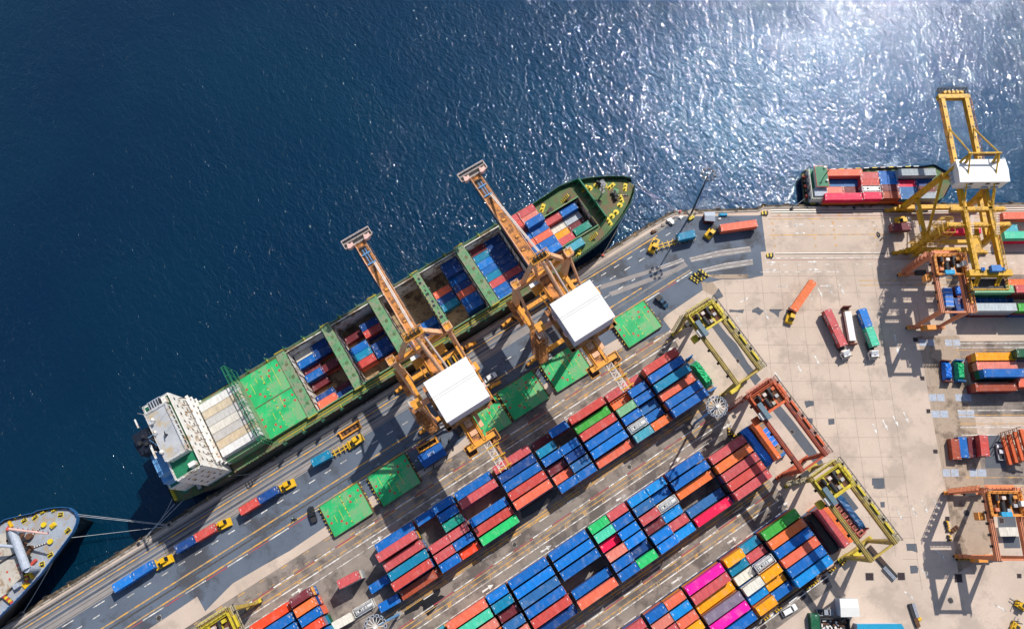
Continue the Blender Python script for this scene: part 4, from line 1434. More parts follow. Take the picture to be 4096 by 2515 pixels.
# boxes on the foredeck
fd = 'containers stacked on the foredeck of the green ship'
for k, (l, r_) in enumerate((('rose', 'rose'), ('red', 'salmon'), ('maroon', 'blue'), ('blue', 'blue'), ('coral', 'coral'), ('blue', 'blue'), ('blue', 'azure'))):
    y = 86.3 - 2.56 * k
    for nm, c, x in (('aft', l, 40.2), ('forward', r_, 46.5)):
        n = 3 if (k == 2 and nm == 'forward') else 2
        for t in range(n):
            top = t == n - 1
            cc = c if top else RN.choice(UNDERPAL)
            put_box('20', cc, (x, y, 6.95 + CH * t), 0, '%s container %s of column %d from the sea, %s bay on the foredeck' % (CN[cc], 'on top' if top else 'below top', k + 1, nm), fd)
for c, z0, x, y in (('rose', 6.2, 53.2, 81.2), ('blue', 6.2, 59.5, 81.2), ('white', 3.7, 53.2, 78.4), ('grey', 3.7, 59.5, 78.5), ('mustard', 3.7, 53.2, 75.8), ('maroon', 3.7, 59.5, 75.8), ('rose', 5.6, 53.2, 73.0), ('teal', 6.2, 59.6, 73.2)):
    put_box('20', c, (x, y, z0 - CH + .9), 0, '%s container in the small hold behind the breakwater, %s' % (CN[c], 'aft bay' if x < 56 else 'forward bay'), fd)
    put_box('20', 'maroon', (x, y, z0 - CH + .9 - CH), 0, 'lower container under the %s one in the small hold, %s' % (CN[c], 'aft bay' if x < 56 else 'forward bay'), fd)
    if c == 'grey':
        ALLBOX[-2].color = (.40, .45, .50, 1)
c_, a_ = box_px('20', 'aqua', ZB, (1190, 1005), (1340, 910), 10.2, 'light teal container alone on the ship side deck beside the crane leg', fd)
# mooring lines of the green ship
def rope(name, label, pts, r, m=M_rope, sag=.6, group=None):
    q = MB()
    a, b = Vector(pts[0]), Vector(pts[1])
    n = 10
    P_ = [a.lerp(b, k / n) - Vector((0, 0, sag * 4 * (k / n) * (1 - k / n))) for k in range(n + 1)]
    q.path(P_, r, m, 5)
    o = q.build(name)
    tag(o, label, 'rope', group)
    return o
for i, (a, b) in enumerate((((-87.5, 66.5, 6.4), W(558, 2172, .3)), ((-86.0, 65.6, 6.4), W(556, 2170, .3)), ((-88, 68.5, 6.4), W(560, 2174, .3)))):
    rope('mooring_rope', ('taut blue mooring rope from the green ship stern to the quay, outermost', 'taut mooring rope from the green ship stern to the quay, inner one', 'slack mooring rope curving from the green ship stern to the quay')[i], (a, b), .07, sag=(.3, .3, 2.5)[i], group='stern ropes of the green ship')
rope('mooring_rope', 'rope from the near side of the deckhouse along to the quay', ((-72, 64.5, 6.6), W(1000, 1895, .3)), .07, sag=.4)
rope('mooring_rope', 'upper rope from the green bow to the corner bollard', ((83.0, 77.0, 8.4), W(2722, 846, .3)), .06, sag=.5, group='bow ropes of the green ship')
rope('mooring_rope', 'lower rope from the green bow to the corner bollard', ((82.6, 76.0, 8.2), W(2718, 848, .3)), .06, sag=1.2, group='bow ropes of the green ship')
rope('mooring_rope', 'rope dropping from the green bow beside the dark hull to the quay', ((74.0, 69.4, 8.0), W(2410, 1020, .3)), .06, sag=.2)
# ================================================================ cranes
M_salmon = mat('crane_salmon', (0.72, 0.405, 0.235), rough=0.55, var=0.14, scale=.5, dirt=(0.55, 0.25, 0.11), dirt_amt=.3, dirt_scale=.5)
M_cror = mat('crane_orange', (0.74, 0.325, 0.035), rough=0.55, var=0.2, scale=.5, dirt=(0.50, 0.21, 0.04), dirt_amt=.35, dirt_scale=.5)
M_rdeck = mat('rusty_walk_deck', (0.56, 0.225, 0.06), rough=0.75, var=0.35, scale=.45, dirt=(0.17, 0.075, 0.035), dirt_amt=.5, dirt_scale=.5)
M_cyel = mat('crane_yellow', (0.62, 0.335, 0.006), rough=0.5, var=0.15, scale=.5, dirt=(0.36, 0.19, 0.02), dirt_amt=.35, dirt_scale=.6)
M_sheet = mat('white_sheet_roof', (0.80, 0.79, 0.76), rough=0.5, var=0.035, scale=.5)
M_wall = mat('wall_sheet', (0.52, 0.56, 0.66), rough=0.5, var=0.06, scale=.5)
M_seam = mat('roof_seam', (0.42, 0.41, 0.39), rough=0.7, var=0.2)
M_brack = mat('sheave_pink', (0.66, 0.42, 0.36), rough=.5, var=.1)
M_blue = mat('machine_blue', (0.03, 0.16, 0.45), rough=0.5, var=0.2, scale=1)
M_pipe = mat('pale_pipe', (0.62, 0.52, 0.46), rough=0.5, var=0.1)

def stairs(q, x0, x1, y0, y1, z0, z1, m, step=2.6):
    """zigzag stair tower with landings and rails"""
    for x in (x0, x1):
        for y in (y0, y1):
            q.beam((x, y, z0), (x, y, z1), .16, .16, m)
    z, k = z0, 0
    while z + step <= z1 + .01:
        a, b = (y0, y1) if k % 2 == 0 else (y1, y0)
        xm = x0 + (x1 - x0) * (.28 if k % 2 else .72)
        n = 8
        for i in range(n):
            t = (i + .5) / n
            y = a + (b - a) * (.15 + .7 * t)
            q.box(xm - .45, xm + .45, y - .16, y + .16, z + step * t - .03, z + step * t + .03, m)
        for s in (-.5, .5):
            q.beam((xm + s, a + (b - a) * .1, z + .9), (xm + s, a + (b - a) * .9, z + step + .9), .09, .09, m)
            q.beam((xm + s, a + (b - a) * .1, z), (xm + s, a + (b - a) * .9, z + step), .07, .18, m)
        e = .35 if b > a else -.35
        q.box(x0, x1, min(b, b - e), max(b, b - e), z + step - .05, z + step, m)
        q.rail([(x0, y0, z + step), (x0, y1, z + step), (x1, y1, z + step), (x1, y0, z + step), (x0, y0, z + step)], 1.05, m, .045, 1.6)
        z += step
        k += 1

def bogies(t, xs_, y, m, name='bogie'):
    for x in xs_:
        q = MB()
        q.box(x - 2.6, x + 2.6, y - .4, y + .4, .75, 1.35, m)
        q.box(x - 1.0, x + 1.0, y - .5, y + .5, 1.3, 2.4, m)
        for d in (-1.8, 1.8):
            q.box(x + d - .95, x + d + .95, y - .55, y + .55, .28, 1.0, m)
        o = q.build(name, t)
        w = MB()
        for d in (-2.3, -1.3, 1.3, 2.3):
            w.wheel((x + d, y, .33), .31, .2, (0, 1, 0), M_dark)
        w.build('wheel', o)

def lattice(q, a, b, w, h, n, m, r=.1):
    """square truss between a and b"""
    a, b = Vector(a), Vector(b)
    d = (b - a).normalized()
    sd = d.cross(Vector((0, 0, 1))).normalized() * (w / 2)
    up = Vector((0, 0, h / 2))
    for s in (-1, 1):
        for u in (-1, 1):
            q.beam(a + sd * s + up * u, b + sd * s + up * u, r * 1.6, r * 1.6, m)
    for k in range(n):
        p, p2 = a.lerp(b, k / n), a.lerp(b, (k + 1) / n)
        s = 1 if k % 2 else -1
        for u in (-1, 1):
            q.beam(p + sd * s + up * u, p2 - sd * s + up * u, r, r, m)
            q.beam(p + sd + up * u, p - sd + up * u, r, r, m)
        for s2 in (-1, 1):
            q.beam(p + sd * s2 + up * s, p2 + sd * s2 - up * s, r, r, m)

def quay_crane(xc, label, stair_side):
    t = thing('quay_crane', label, 'crane', (xc, 45.95, 0), 0, 'salmon quay cranes over the green ship')
    TY, HB = 15.0, 32.0
    for sx in (-1, 1):
        x = 8.7 * sx
        q = MB()
        q.beam((x, TY, 3.4), (x, TY + .2, 15.2), 1.3, 1.9, M_salmon)
        q.beam((x, TY + .2, 14.6), (x - .1 * sx, 13.2, 37.4), 1.5, 2.2, M_salmon, 1.5, 1.7)
        q.box(x - 1.1, x + 1.1, 12.1, 14.3, 37.2, 38.6, M_salmon)
        q.box(x - .9, x + .9, 12.3, 14.1, 38.6, 38.68, M_cror)
        q.rail([(x - 1.1, 12.1, 38.6), (x + 1.1, 12.1, 38.6), (x + 1.1, 14.3, 38.6), (x - 1.1, 14.3, 38.6), (x - 1.1, 12.1, 38.6)], 1.0, M_salmon, .05, 1.1)
        q.build('leg', t)
        q = MB()
        q.beam((x, 0, 3.4), (x + .4 * sx, .4, 34.5), 1.4, 1.7, M_salmon)
        q.box(x + .4 * sx - 1.2, x + .4 * sx + 1.2, -.8, 1.6, 34.3, 35.6, M_cror)
        q.build('leg', t)
        q = MB()
        q.beam((x, TY, 14.8), (x, .2, 14.8), 1.3, 1.7, M_cror)
        q.rail([(x - .6, TY, 15.7), (x - .6, 0, 15.7)], 1.0, M_cror, .05, 1.8)
        q.build('portal_beam', t)
        q = MB()
        q.tube((x, 13.2, 37.0), (x * 1.02, 1.0, 16.2), .42, M_salmon, 12)
        q.build('brace', t)
    for y in (0, TY):
        q = MB()
        q.box(-10.2, 10.2, y - .65, y + .65, 2.4, 3.9, M_cror)
        for x in (-6, -2, 2, 6):
            q.box(x - .08, x + .08, y - .67, y + .67, 2.38, 3.92, M_rdeck)
        q.build('sill_beam', t)
        bogies(t, (-12.0, -8.0, 8.0, 12.0), y, M_cror)
    q = MB()
    q.box(-8.2, 8.2, 12.5, 13.9, 34.6, 36.2, M_salmon)
    q.box(-8.2, 8.2, 12.7, 13.7, 36.2, 36.26, M_cror)
    q.rail([(-7.8, 12.4, 36.2), (7.8, 12.4, 36.2)], 1.05, M_cror, .05, 1.3)
    q.rail([(-7.8, 14.0, 36.2), (7.8, 14.0, 36.2)], 1.05, M_cror, .05, 1.3)
    q.build('cross_beam', t)
    q = MB()
    q.box(-8.6, 8.6, .0, 1.4, 29.6, 31.0, M_salmon)
    q.build('cross_beam', t)
    # apex frame over the boom hinge
    q = MB()
    for s in (-1, 1):
        q.beam((6.6 * s, 13.2, 36.4), (2.1 * s, 14.4, 44.6), 1.2, 1.4, M_salmon, 1.0, 1.0)
        q.beam((2.1 * s, 14.4, 44.6), (1.9 * s, 12.6, 33), .7, .7, M_salmon)
    q.box(-2.6, 2.6, 13.4, 15.4, 44.4, 44.9, M_cror)
    q.rail([(-2.8, 13.2, 44.9), (2.8, 13.2, 44.9), (2.8, 15.6, 44.9), (-2.8, 15.6, 44.9), (-2.8, 13.2, 44.9)], 1.1, M_cror, .055, 1.1)
    for x in (-1.6, -.5, .6, 1.7):
        q.tube((x - .15, 14.4, 45.5), (x + .15, 14.4, 45.5), .75, M_dark, 12)
    q.build('apex_frame', t)
    # boom with its deck, walkways, ropes, tip platform
    bm = MB()
    bm.box(-1.55, 1.55, 11.0, 51.0, HB - 1.6, HB + .3, M_salmon)
    bm.box(-1.35, 1.35, 11.0, 50.8, HB + .3, HB + .34, M_rdeck)
    for s in (-1, 1):
        bm.box(min(s * 1.5, s * 1.66), max(s * 1.5, s * 1.66), 11, 51, HB + .05, HB + .55, M_salmon)
        bm.box(min(s * 1.95, s * 2.15), max(s * 1.95, s * 2.15), 13, 51, HB - .6, HB - .2, M_rail)
        for k in range(14):
            y = 14 + k * 2.8
            bm.box(min(s * 1.5, s * 2.15), max(s * 1.5, s * 2.15), y, y + .15, HB - .7, HB - .5, M_salmon)
    for y, dx in ((18, .2), (22.6, -.4), (27, .3), (33.5, -.2)):
        bm.box(dx - .5, dx + .4, y, y + .5, HB + .34, HB + .7, M_cror)
    boom = bm.build('boom', t)
    q = MB()
    q.box(-4.4, 4.4, 50.6, 53.4, HB + .3, HB + .38, M_rail)
    q.rail([(-4.4, 50.6, HB + .38), (4.4, 50.6, HB + .38), (4.4, 53.4, HB + .38), (-4.4, 53.4, HB + .38), (-4.4, 50.6, HB + .38)], 1.1, M_pipe, .07, 1.2)
    q.rail([(-4.4, 52.2, HB + .38), (4.4, 52.2, HB + .38)], 1.1, M_pipe, .05, 2)
    q.build('tip_platform', boom)
    for s in (-1, 1):
        q = MB()
        q.raw([(s * 2.7 + x, 50.8 + y, HB + .4) for x, y in ((-1, -.7), (-.2, -1), (.9, -.6), (1, .6), (.2, .3), (-.6, .9))] + [(s * 2.7 + x, 50.8 + y, HB + 2.0) for x, y in ((-1, -.7), (-.2, -1), (.9, -.6), (1, .6), (.2, .3), (-.6, .9))],
              [(5, 4, 3, 2, 1, 0), (6, 7, 8, 9, 10, 11)] + [(k, (k + 1) % 6, 6 + (k + 1) % 6, 6 + k) for k in range(6)], M_brack)
        q.build('sheave_bracket', boom)
    q = MB()
    for k in range(5):
        x = -.85 + k * .42
        q.tube((x, 43.0, HB + .75), (x, 49.0, HB + .75), .13, M_blue2 if k % 2 else M_rail, 6)
        q.tube((x - .12, 48.6, HB + .7), (x + .12, 48.6, HB + .7), .55, M_rail, 10)
    for y in (43.0, 46.4):
        q.box(-1.35, 1.35, y - .14, y + .14, HB + .4, HB + 1.0, M_blue2)
    q.build('rope_gear', boom)
    q = MB()
    for s in (.55, .95):
        q.tube((s, 42.6, HB + 1.0), (s * .9, 15.2, 45.2), .19, M_pipe, 8)
    for f in (.25, .5, .75):
        p = Vector((.75, 42.6, HB + 1)).lerp(Vector((.7, 15.2, 45.2)), f)
        q.beam(p - Vector((.6, 0, 0)), p + Vector((.6, 0, 0)), .2, .2, M_pipe)
    q.build('forestay', t)
    # landward girder
    q = MB()
    q.box(-2.0, 2.0, -17.0, 11.0, HB - 1.8, HB - .2, M_cror)
    q.box(-1.2, 1.2, -16.8, 11.0, HB - .2, HB - .14, M_rdeck)
    for s in (-1, 1):
        q.box(min(s * 1.25, s * 1.55), max(s * 1.25, s * 1.55), -17, 11, HB - .2, HB + .35, M_cror)
        q.rail([(s * 2.0, -17, HB - .2), (s * 2.0, 11, HB - .2)], 1.05, M_rdeck, .05, 2)
    q.box(2.3, 3.4, -13.5, -6, HB - 1.2, HB - .6, M_salmon)
    for y in (-14.5, -12, -10.8):
        q.box(-1.0, 1.0, y, y + 1.3, HB - .14, HB + .25, M_salmon)
    q.box(-3.6, 4.6, -17.6, -16.2, HB - 1.6, HB + .1, M_cror)
    gird = q.build('girder', t)
    for x in (-3.0, 4.0):
        q = MB()
        q.box(x - 1.4, x + 1.4, -18.8, -15.6, HB - 2.4, HB - 2.3, M_rust)
        q.rail([(x - 1.4, -18.8, HB - 2.3), (x + 1.4, -18.8, HB - 2.3), (x + 1.4, -15.6, HB - 2.3), (x - 1.4, -15.6, HB - 2.3), (x - 1.4, -18.8, HB - 2.3)], 1.2, M_cror, .06, .7)
        q.tube((x - .6, -17.2, HB - 1.4), (x + .6, -17.2, HB - 1.4), .7, M_dark, 12)
        q.build('service_platform', gird)
    q = MB()
    lattice(q, (1.6, -17.6, HB - 1.4), (1.6, -26.4, HB - 1.4), 1.7, 1.5, 6, M_pipe, .13)
    for y in (-19.5, -22.6, -25.8):
        q.beam((.4, y, HB - .6), (4.4, y, HB - .6), .3, .3, M_cyel)
        q.beam((3.0, y, HB - .6), (3.0, y - .8, HB - 2), .25, .25, M_cyel)
    q.box(3.2, 3.9, -26.4, -17.6, HB - 1.6, HB - 1.5, M_rdeck)
    q.build('cable_boom', t)
    # machinery house
    hx0, hx1, hy0, hy1, hz0, hz1 = -4.2, 8.4, -9.35, 2.6, 34.0, 41.4
    q = MB()
    q.box(hx0 + .1, hx1 - .1, hy0 + .1, hy1 - .1, hz0, hz1, M_wall)
    n = 34
    for k in range(n):
        x = hx0 + .2 + (hx1 - hx0 - .4) * k / (n - 1)
        for y in (hy0 + .02, hy1 - .12):
            q.box(x - .07, x + .07, y, y + .1, hz0, hz1 - .01, M_wall)
    for k in range(n):
        y = hy0 + .2 + (hy1 - hy0 - .4) * k / (n - 1)
        for x in (hx0 + .02, hx1 - .12):
            q.box(x, x + .1, y - .07, y + .07, hz0, hz1 - .01, M_wall)
    mh = q.build('machinery_house', t)
    q = MB()
    ym = (hy0 + hy1) / 2 + 1.2
    for a, b, za, zb in ((hy0 - .15, ym, hz1, hz1 + .7), (ym, hy1 + .15, hz1 + .7, hz1)):
        q.raw([(hx0 - .15, a, za + .02), (hx1 + .15, a, za + .02), (hx1 + .15, b, zb + .02), (hx0 - .15, b, zb + .02)], [(0, 1, 2, 3)], M_sheet)
        for k in range(40):
            x = hx0 + (hx1 - hx0) * (k + .5) / 40
            q.beam((x, a, za + .045), (x, b, zb + .045), .05, .05, M_sheet)
    for yy in (ym, ym - .75):
        for k in range(22):
            x = hx0 + (hx1 - hx0) * k / 22
            zz = hz1 + .7 - abs(yy - ym) * .1
            q.box(x, x + (.5 if yy == ym else .36), yy - .05, yy + .05, zz + .06, zz + .1, M_seam)
    q.box(hx0 - .15, hx1 + .15, hy0 - .15, hy0 - .05, hz1 - .25, hz1 + .03, M_sheet)
    q.box(hx0 - .15, hx1 + .15, hy1 + .05, hy1 + .15, hz1 - .25, hz1 + .03, M_sheet)
    q.build('roof', mh)
    q = MB()
    for y in (-6.5, -1.0):
        q.box(hx0 - .9, hx0 + .05, y, y + 1.5, 37.5, 39.0, M_brack)
        q.box(hx1 - .05, hx1 + .8, y, y + 1.5, 37.5, 39.0, M_brack)
    q.build('vent', mh)
    q = MB()
    q.box(hx0 - 1.3, hx0, hy0 - .9, hy1 + 1.0, hz0 - .2, hz0 - .1, M_rdeck)
    q.rail([(hx0 - 1.3, hy0 - .9, hz0 - .1), (hx0 - 1.3, hy1 + 1, hz0 - .1)], 1.1, M_rdeck, .06, 1.3)
    q.box(hx0 - 1.3, hx1 + .8, hy0 - 1.0, hy0, hz0 - .2, hz0 - .1, M_rdeck)
    q.rail([(hx1 + .8, hy0 - 1.0, hz0 - .1), (hx1 + .8, hy1 + 1, hz0 - .1)], 1.1, M_cror, .06, 1.3)
    q.box(hx1, hx1 + .8, hy0 - 1.0, hy1 + 1, hz0 - .2, hz0 - .1, M_rdeck)
    q.build('walkway', mh)
    # big pipes between the apex and the girder
    q = MB()
    q.tube((.2, 13.6, 44.0), (1.2, 4.0, 33.2), .6, M_salmon, 14)
    q.build('backstay', t)
    q = MB()
    q.tube((2.1, 13.0, 42), (3.1, 2.8, 32.6), .3, M_pipe, 10)
    q.build('backstay', t)
    # trolley deck and operator's cab
    q = MB()
    q.box(-4.4, -1.7, 11.2, 13.4, 28.0, 30.4, M_wall)
    q.box(-4.5, -1.6, 11.1, 13.5, 30.4, 30.55, M_sheet)
    cab = q.build('operator_cab', t)
    q = MB()
    q.box(-4.3, -1.8, 13.4, 13.46, 28.3, 30.1, M_glass)
    q.box(-4.46, -4.4, 11.5, 13.1, 28.8, 30.1, M_glass)
    q.build('window', cab)
    q = MB()
    q.box(-4.6, 5.4, 9.6, 12.3, 30.2, 30.6, M_yfit)
    q.box(-4.6, 5.4, 9.6, 12.3, 30.6, 30.64, M_cror)
    q.rail([(-4.6, 9.6, 30.6), (5.4, 9.6, 30.6)], 1.0, M_cror, .05, 1.2)
    for x in (-3.4, 2.8):
        q.beam((x, 9.8, 30.3), (x, -1, 30.3), .3, .4, M_cror)
        q.rail([(x, 9.6, 30.6), (x, 3, 30.6)], 1.1, M_cror, .06, 1.0)
    q.build('trolley', t)
    q = MB()
    for x in (4.0, 4.8, 6.0):
        q.box(x - .22, x + .22, 3.5, 11, 17, 17.5, M_cyel if x != 4.8 else M_rail)
    q.box(3.4, 6.6, 3.2, 11.2, 16.6, 16.7, M_rail)
    q.rail([(6.8, 3.2, 16.7), (6.8, 11.2, 16.7)], 1.1, M_cror, .06, 1.2)
    q.build('spreader', t)
    # stair tower on the landward side
    q = MB()
    if stair_side == 'in':
        stairs(q, -11.6, -8.6, -3.0, 1.6, 1.2, 32.5, M_rdeck)
        lattice(q, (-10.0, -2.0, 33), (-10.0, -2.0, 35.5) if False else (-10.0, .5, 34.0), 1.4, 1.4, 3, M_pipe, .1)
        q.box(-8.4, -6.8, -2.8, -1.4, 1.6, 3.4, M_shipgrey)
    else:
        stairs(q, -11.6, -8.8, -2.8, 1.6, 1.2, 30.0, M_rdeck)
        lattice(q, (-10.0, 1.2, 31), (-10.0, 3.0, 31), 1.6, 1.4, 2, M_pipe, .13)
        q.box(-8.4, -6.8, -2.8, -1.4, 1.6, 3.4, M_shipgrey)
    q.build('stair_tower', t)
    q = MB()
    q.rail([(-11.2, 14.6, 15.6), (-11.2, 8.0, 15.6)], 1.1, M_rdeck, .07, 1.4)
    q.box(-11.2, -9.4, 8, 16.6, 15.4, 15.5, M_rdeck)
    q.rail([(-11.2, 16.6, 15.5), (-9.4, 16.6, 15.5)], 1.1, M_rdeck, .07, .9)
    q.build('walkway', t)
    return t
quay_crane(-3.7, 'salmon quay crane over the middle of the green ship, beside the white car', 'out')
quay_crane(35.5, 'salmon quay crane nearer the green ship bow, with the taller stair tower', 'in')

# ---------------------------------------------------------------- yellow quay crane at the second berth
def yellow_crane():
    o = B(55.2, -17.0)
    t = thing('quay_crane', 'bright yellow quay crane with white machinery house beside the barge', 'crane', o, FB_A)
    m = M_cyel
    SV = 15.1
    for s in (-1, 1):
        q = MB()
        q.beam((10.6 * s, SV, 3), (10.0 * s, SV, 11.5), 1.5, 1.5, m)
        q.beam((10.0 * s, SV, 11), (8.0 * s, SV + .6, 26), 1.5, 1.7, m, 1.1, 1.2)
        q.build('leg', t)
        q = MB()
        q.beam((10.2 * s, 0, 3), (8.6 * s, 0, 25), 1.4, 1.5, m)
        q.build('leg', t)
        q = MB()
        q.beam((10.0 * s, SV, 11.6), (9.6 * s, 0, 11.6), 1.2, 1.5, m)
        q.build('portal_beam', t)
        q = MB()
        q.tube((8.1 * s, SV + .4, 25), (9.5 * s, .4, 12.2), .42, m, 10)
        q.build('brace', t)
        q = MB()
        q.box(min(s * 3.1, s * 4.3), max(s * 3.1, s * 4.3), 15.2, 42.6, 24.4, 26.2, m)
        for k in range(7):
            q.box(min(s * 4.3, s * 5.0), max(s * 4.3, s * 5.0), 17 + 3.6 * k, 17.3 + 3.6 * k, 25.2, 25.3, M_rdeck)
            q.box(s * 3.7 - .2, s * 3.7 + .2, 17.4 + 3.6 * k, 17.9 + 3.6 * k, 26.2, 26.3, M_dark)
        q.rail([(s * 4.9, 15.5, 25.3), (s * 4.9, 42, 25.3)], 1.1, M_rdeck, .05, 1.8)
        q.build('boom', t)
        q = MB()
        q.box(min(s * 3.1, s * 4.3), max(s * 3.1, s * 4.3), -14.8, 15.2, 24.4, 26.2, m)
        q.rail([(s * 4.3, -14.8, 26.2), (s * 4.3, 8, 26.2)], 1.0, m, .05, 1.6)
        for k in range(12):
            q.box(s * 3.7 - .5, s * 3.7 + .5, -4 + .45 * k, -3.8 + .45 * k, 27 + .16 * k, 27.06 + .16 * k, M_pipe)
        q.build('girder', t)
        q = MB()
        q.tube((4.1 * s, 18.4, 35), (3.7 * s, 31.5, 26.2), .22, M_pipe if False else m, 8)
        q.build('forestay', t)
        q = MB()
        q.tube((4.1 * s, 18.4, 35), (4.0 * s, 5.2, 26.0), .22, m, 8)
        q.build('backstay', t)
        q = MB()
        q.beam((8.0 * s, SV + .6, 25.6), (4.1 * s, 18.4, 35), .9, .9, m, .5, .5)
        q.beam((4.1 * s, 18.4, 35), (3.7 * s, 15.2, 26), .6, .6, m)
        q.build('pylon_leg', t)
    q = MB()
    q.tube((-4.8, 18.4, 35), (4.8, 18.4, 35), .3, m, 10)
    q.box(-3.2, 3.2, 17.8, 18.3, 34.2, 34.4, M_rdeck)
    q.build('pylon_beam', t)
    q = MB()
    q.box(-4.9, 4.9, 42.4, 43.8, 24.4, 26.2, m)
    q.box(-4.4, 4.4, 43.8, 46.0, 25.0, 25.1, M_rail)
    q.rail([(-4.4, 43.8, 25.1), (-4.4, 46.0, 25.1), (4.4, 46.0, 25.1), (4.4, 43.8, 25.1)], 1.2, M_rail, .08, 1)
    for x in (-2.6, -1.3, 0, 1.3, 2.6):
        q.obox((x, 44.6, 25.1), 1.0, .8, 1.1, x, m)
    q.build('boom_tip', t)
    for y in (15.1, 0):
        q = MB()
        q.box(-12, 12, y - .7, y + .7, 2.2, 3.8, m)
        q.build('sill_beam', t)
        bogies(t, (-12.6, -9.0, 9.0, 12.6), y, m)
    for y, z, w in ((15.6, 25, 8.6), (4.6, 25.4, 8.0), (0, 24.4, 9)):
        q = MB()
        q.box(-w, w, y - .6, y + .6, z - .7, z + .8, m)
        q.rail([(-w, y - .6, z + .8), (w, y - .6, z + .8)], 1.0, m, .05, 1.2)
        q.build('cross_beam', t)
    # arched lower tie on the landward side
    q = MB()
    pts = [(-10, 0, 3), (-8.0, 0, 8.2), (-4, 0, 10.4), (4, 0, 10.4), (8, 0, 8.2), (10, 0, 3)]
    for a, b in zip(pts[2:], pts[3:-1]):
        q.beam(a, b, 1.0, 1.3, m)
    q.beam((4, 0, 10.4), (9.6, 0, 4.5), 1.0, 1.3, m)
    q.build('arch_tie', t)
    # house
    q = MB()
    q.box(-6.6, 7.6, 11.0, 18.0, 26.4, 31.4, M_sheet)
    h = q.build('machinery_house', t)
    q = MB()
    q.raw([(-6.8, 10.8, 31.4), (7.8, 10.8, 31.4), (7.8, 14.5, 31.9), (-6.8, 14.5, 31.9), (7.8, 18.2, 31.4), (-6.8, 18.2, 31.4)], [(0, 1, 2, 3), (3, 2, 4, 5), (0, 3, 5), (1, 4, 2)], M_sheet)
    q.build('roof', h)
    q = MB()
    for x in (-3.4, 1.6, 4.4):
        q.box(x, x + 1.2, 10.94, 11.0, 29.2, 30.2, M_dark)
        q.box(x - .1, x + 1.6, 10.5, 11.0, 27.0, 28.0, M_shipgrey)
    for y in (12, 13.4, 14.8):
        q.box(-7.2, -6.6, y, y + 1.0, 27, 28.4, M_shipgrey)
    q.build('vent', h)
    # rear machinery
    q = MB()
    q.box(-6.2, 6.0, -16.4, -14.6, 24.2, 26.2, m)
    q.box(-5.2, 5.2, -20.0, -16.4, 23.0, 23.1, M_rail)
    q.rail([(-5.2, -16.4, 23.1), (-5.2, -20, 23.1), (5.2, -20, 23.1), (5.2, -16.4, 23.1)], 1.3, m, .1, .8)
    for x in (-3.4, -2.6, 2.8, 3.6):
        q.beam((x, -16.4, 24.6), (x - .8, -18.6, 23.2), .5, .5, m)
    q.build('service_platform', t)
    q = MB()
    q.box(-.6, 2.2, -15.6, -13.8, 26.2, 27.8, M_blue)
    for x in (-2.8, -2.2, 2.9, 3.5):
        q.tube((x, -15.2, 26.7), (x, -14.2, 26.7), .28, M_blue, 8)
    q.build('hoist_motor', t)
    q = MB()
    q.box(-1.4, 1.2, -8, 1.5, 21.2, 22.4, m)
    q.box(-1.0, .8, -8, -5.6, 19.6, 21.2, m)
    q.build('trolley', t)
    q = MB()
    stairs(q, -10.6, -7.2, -2.4, 2.6, 1.0, 24.0, m, 2.55)
    q.build('stair_tower', t)
    q = MB()
    for k in range(3):
        q.box(-10.54, -10.5, 10.9 + .7 * k, 11.3 + .7 * k, 11.2, 12.0, M_blue)
    q.box(-10.5, -10.46, 3.0, 5.2, 11.0, 12.2, M_mark)
    q.box(-10.52, -10.48, 10.6, 13.0, 11.0, 12.2, M_mark)
    q.build('sign', t)
yellow_crane()

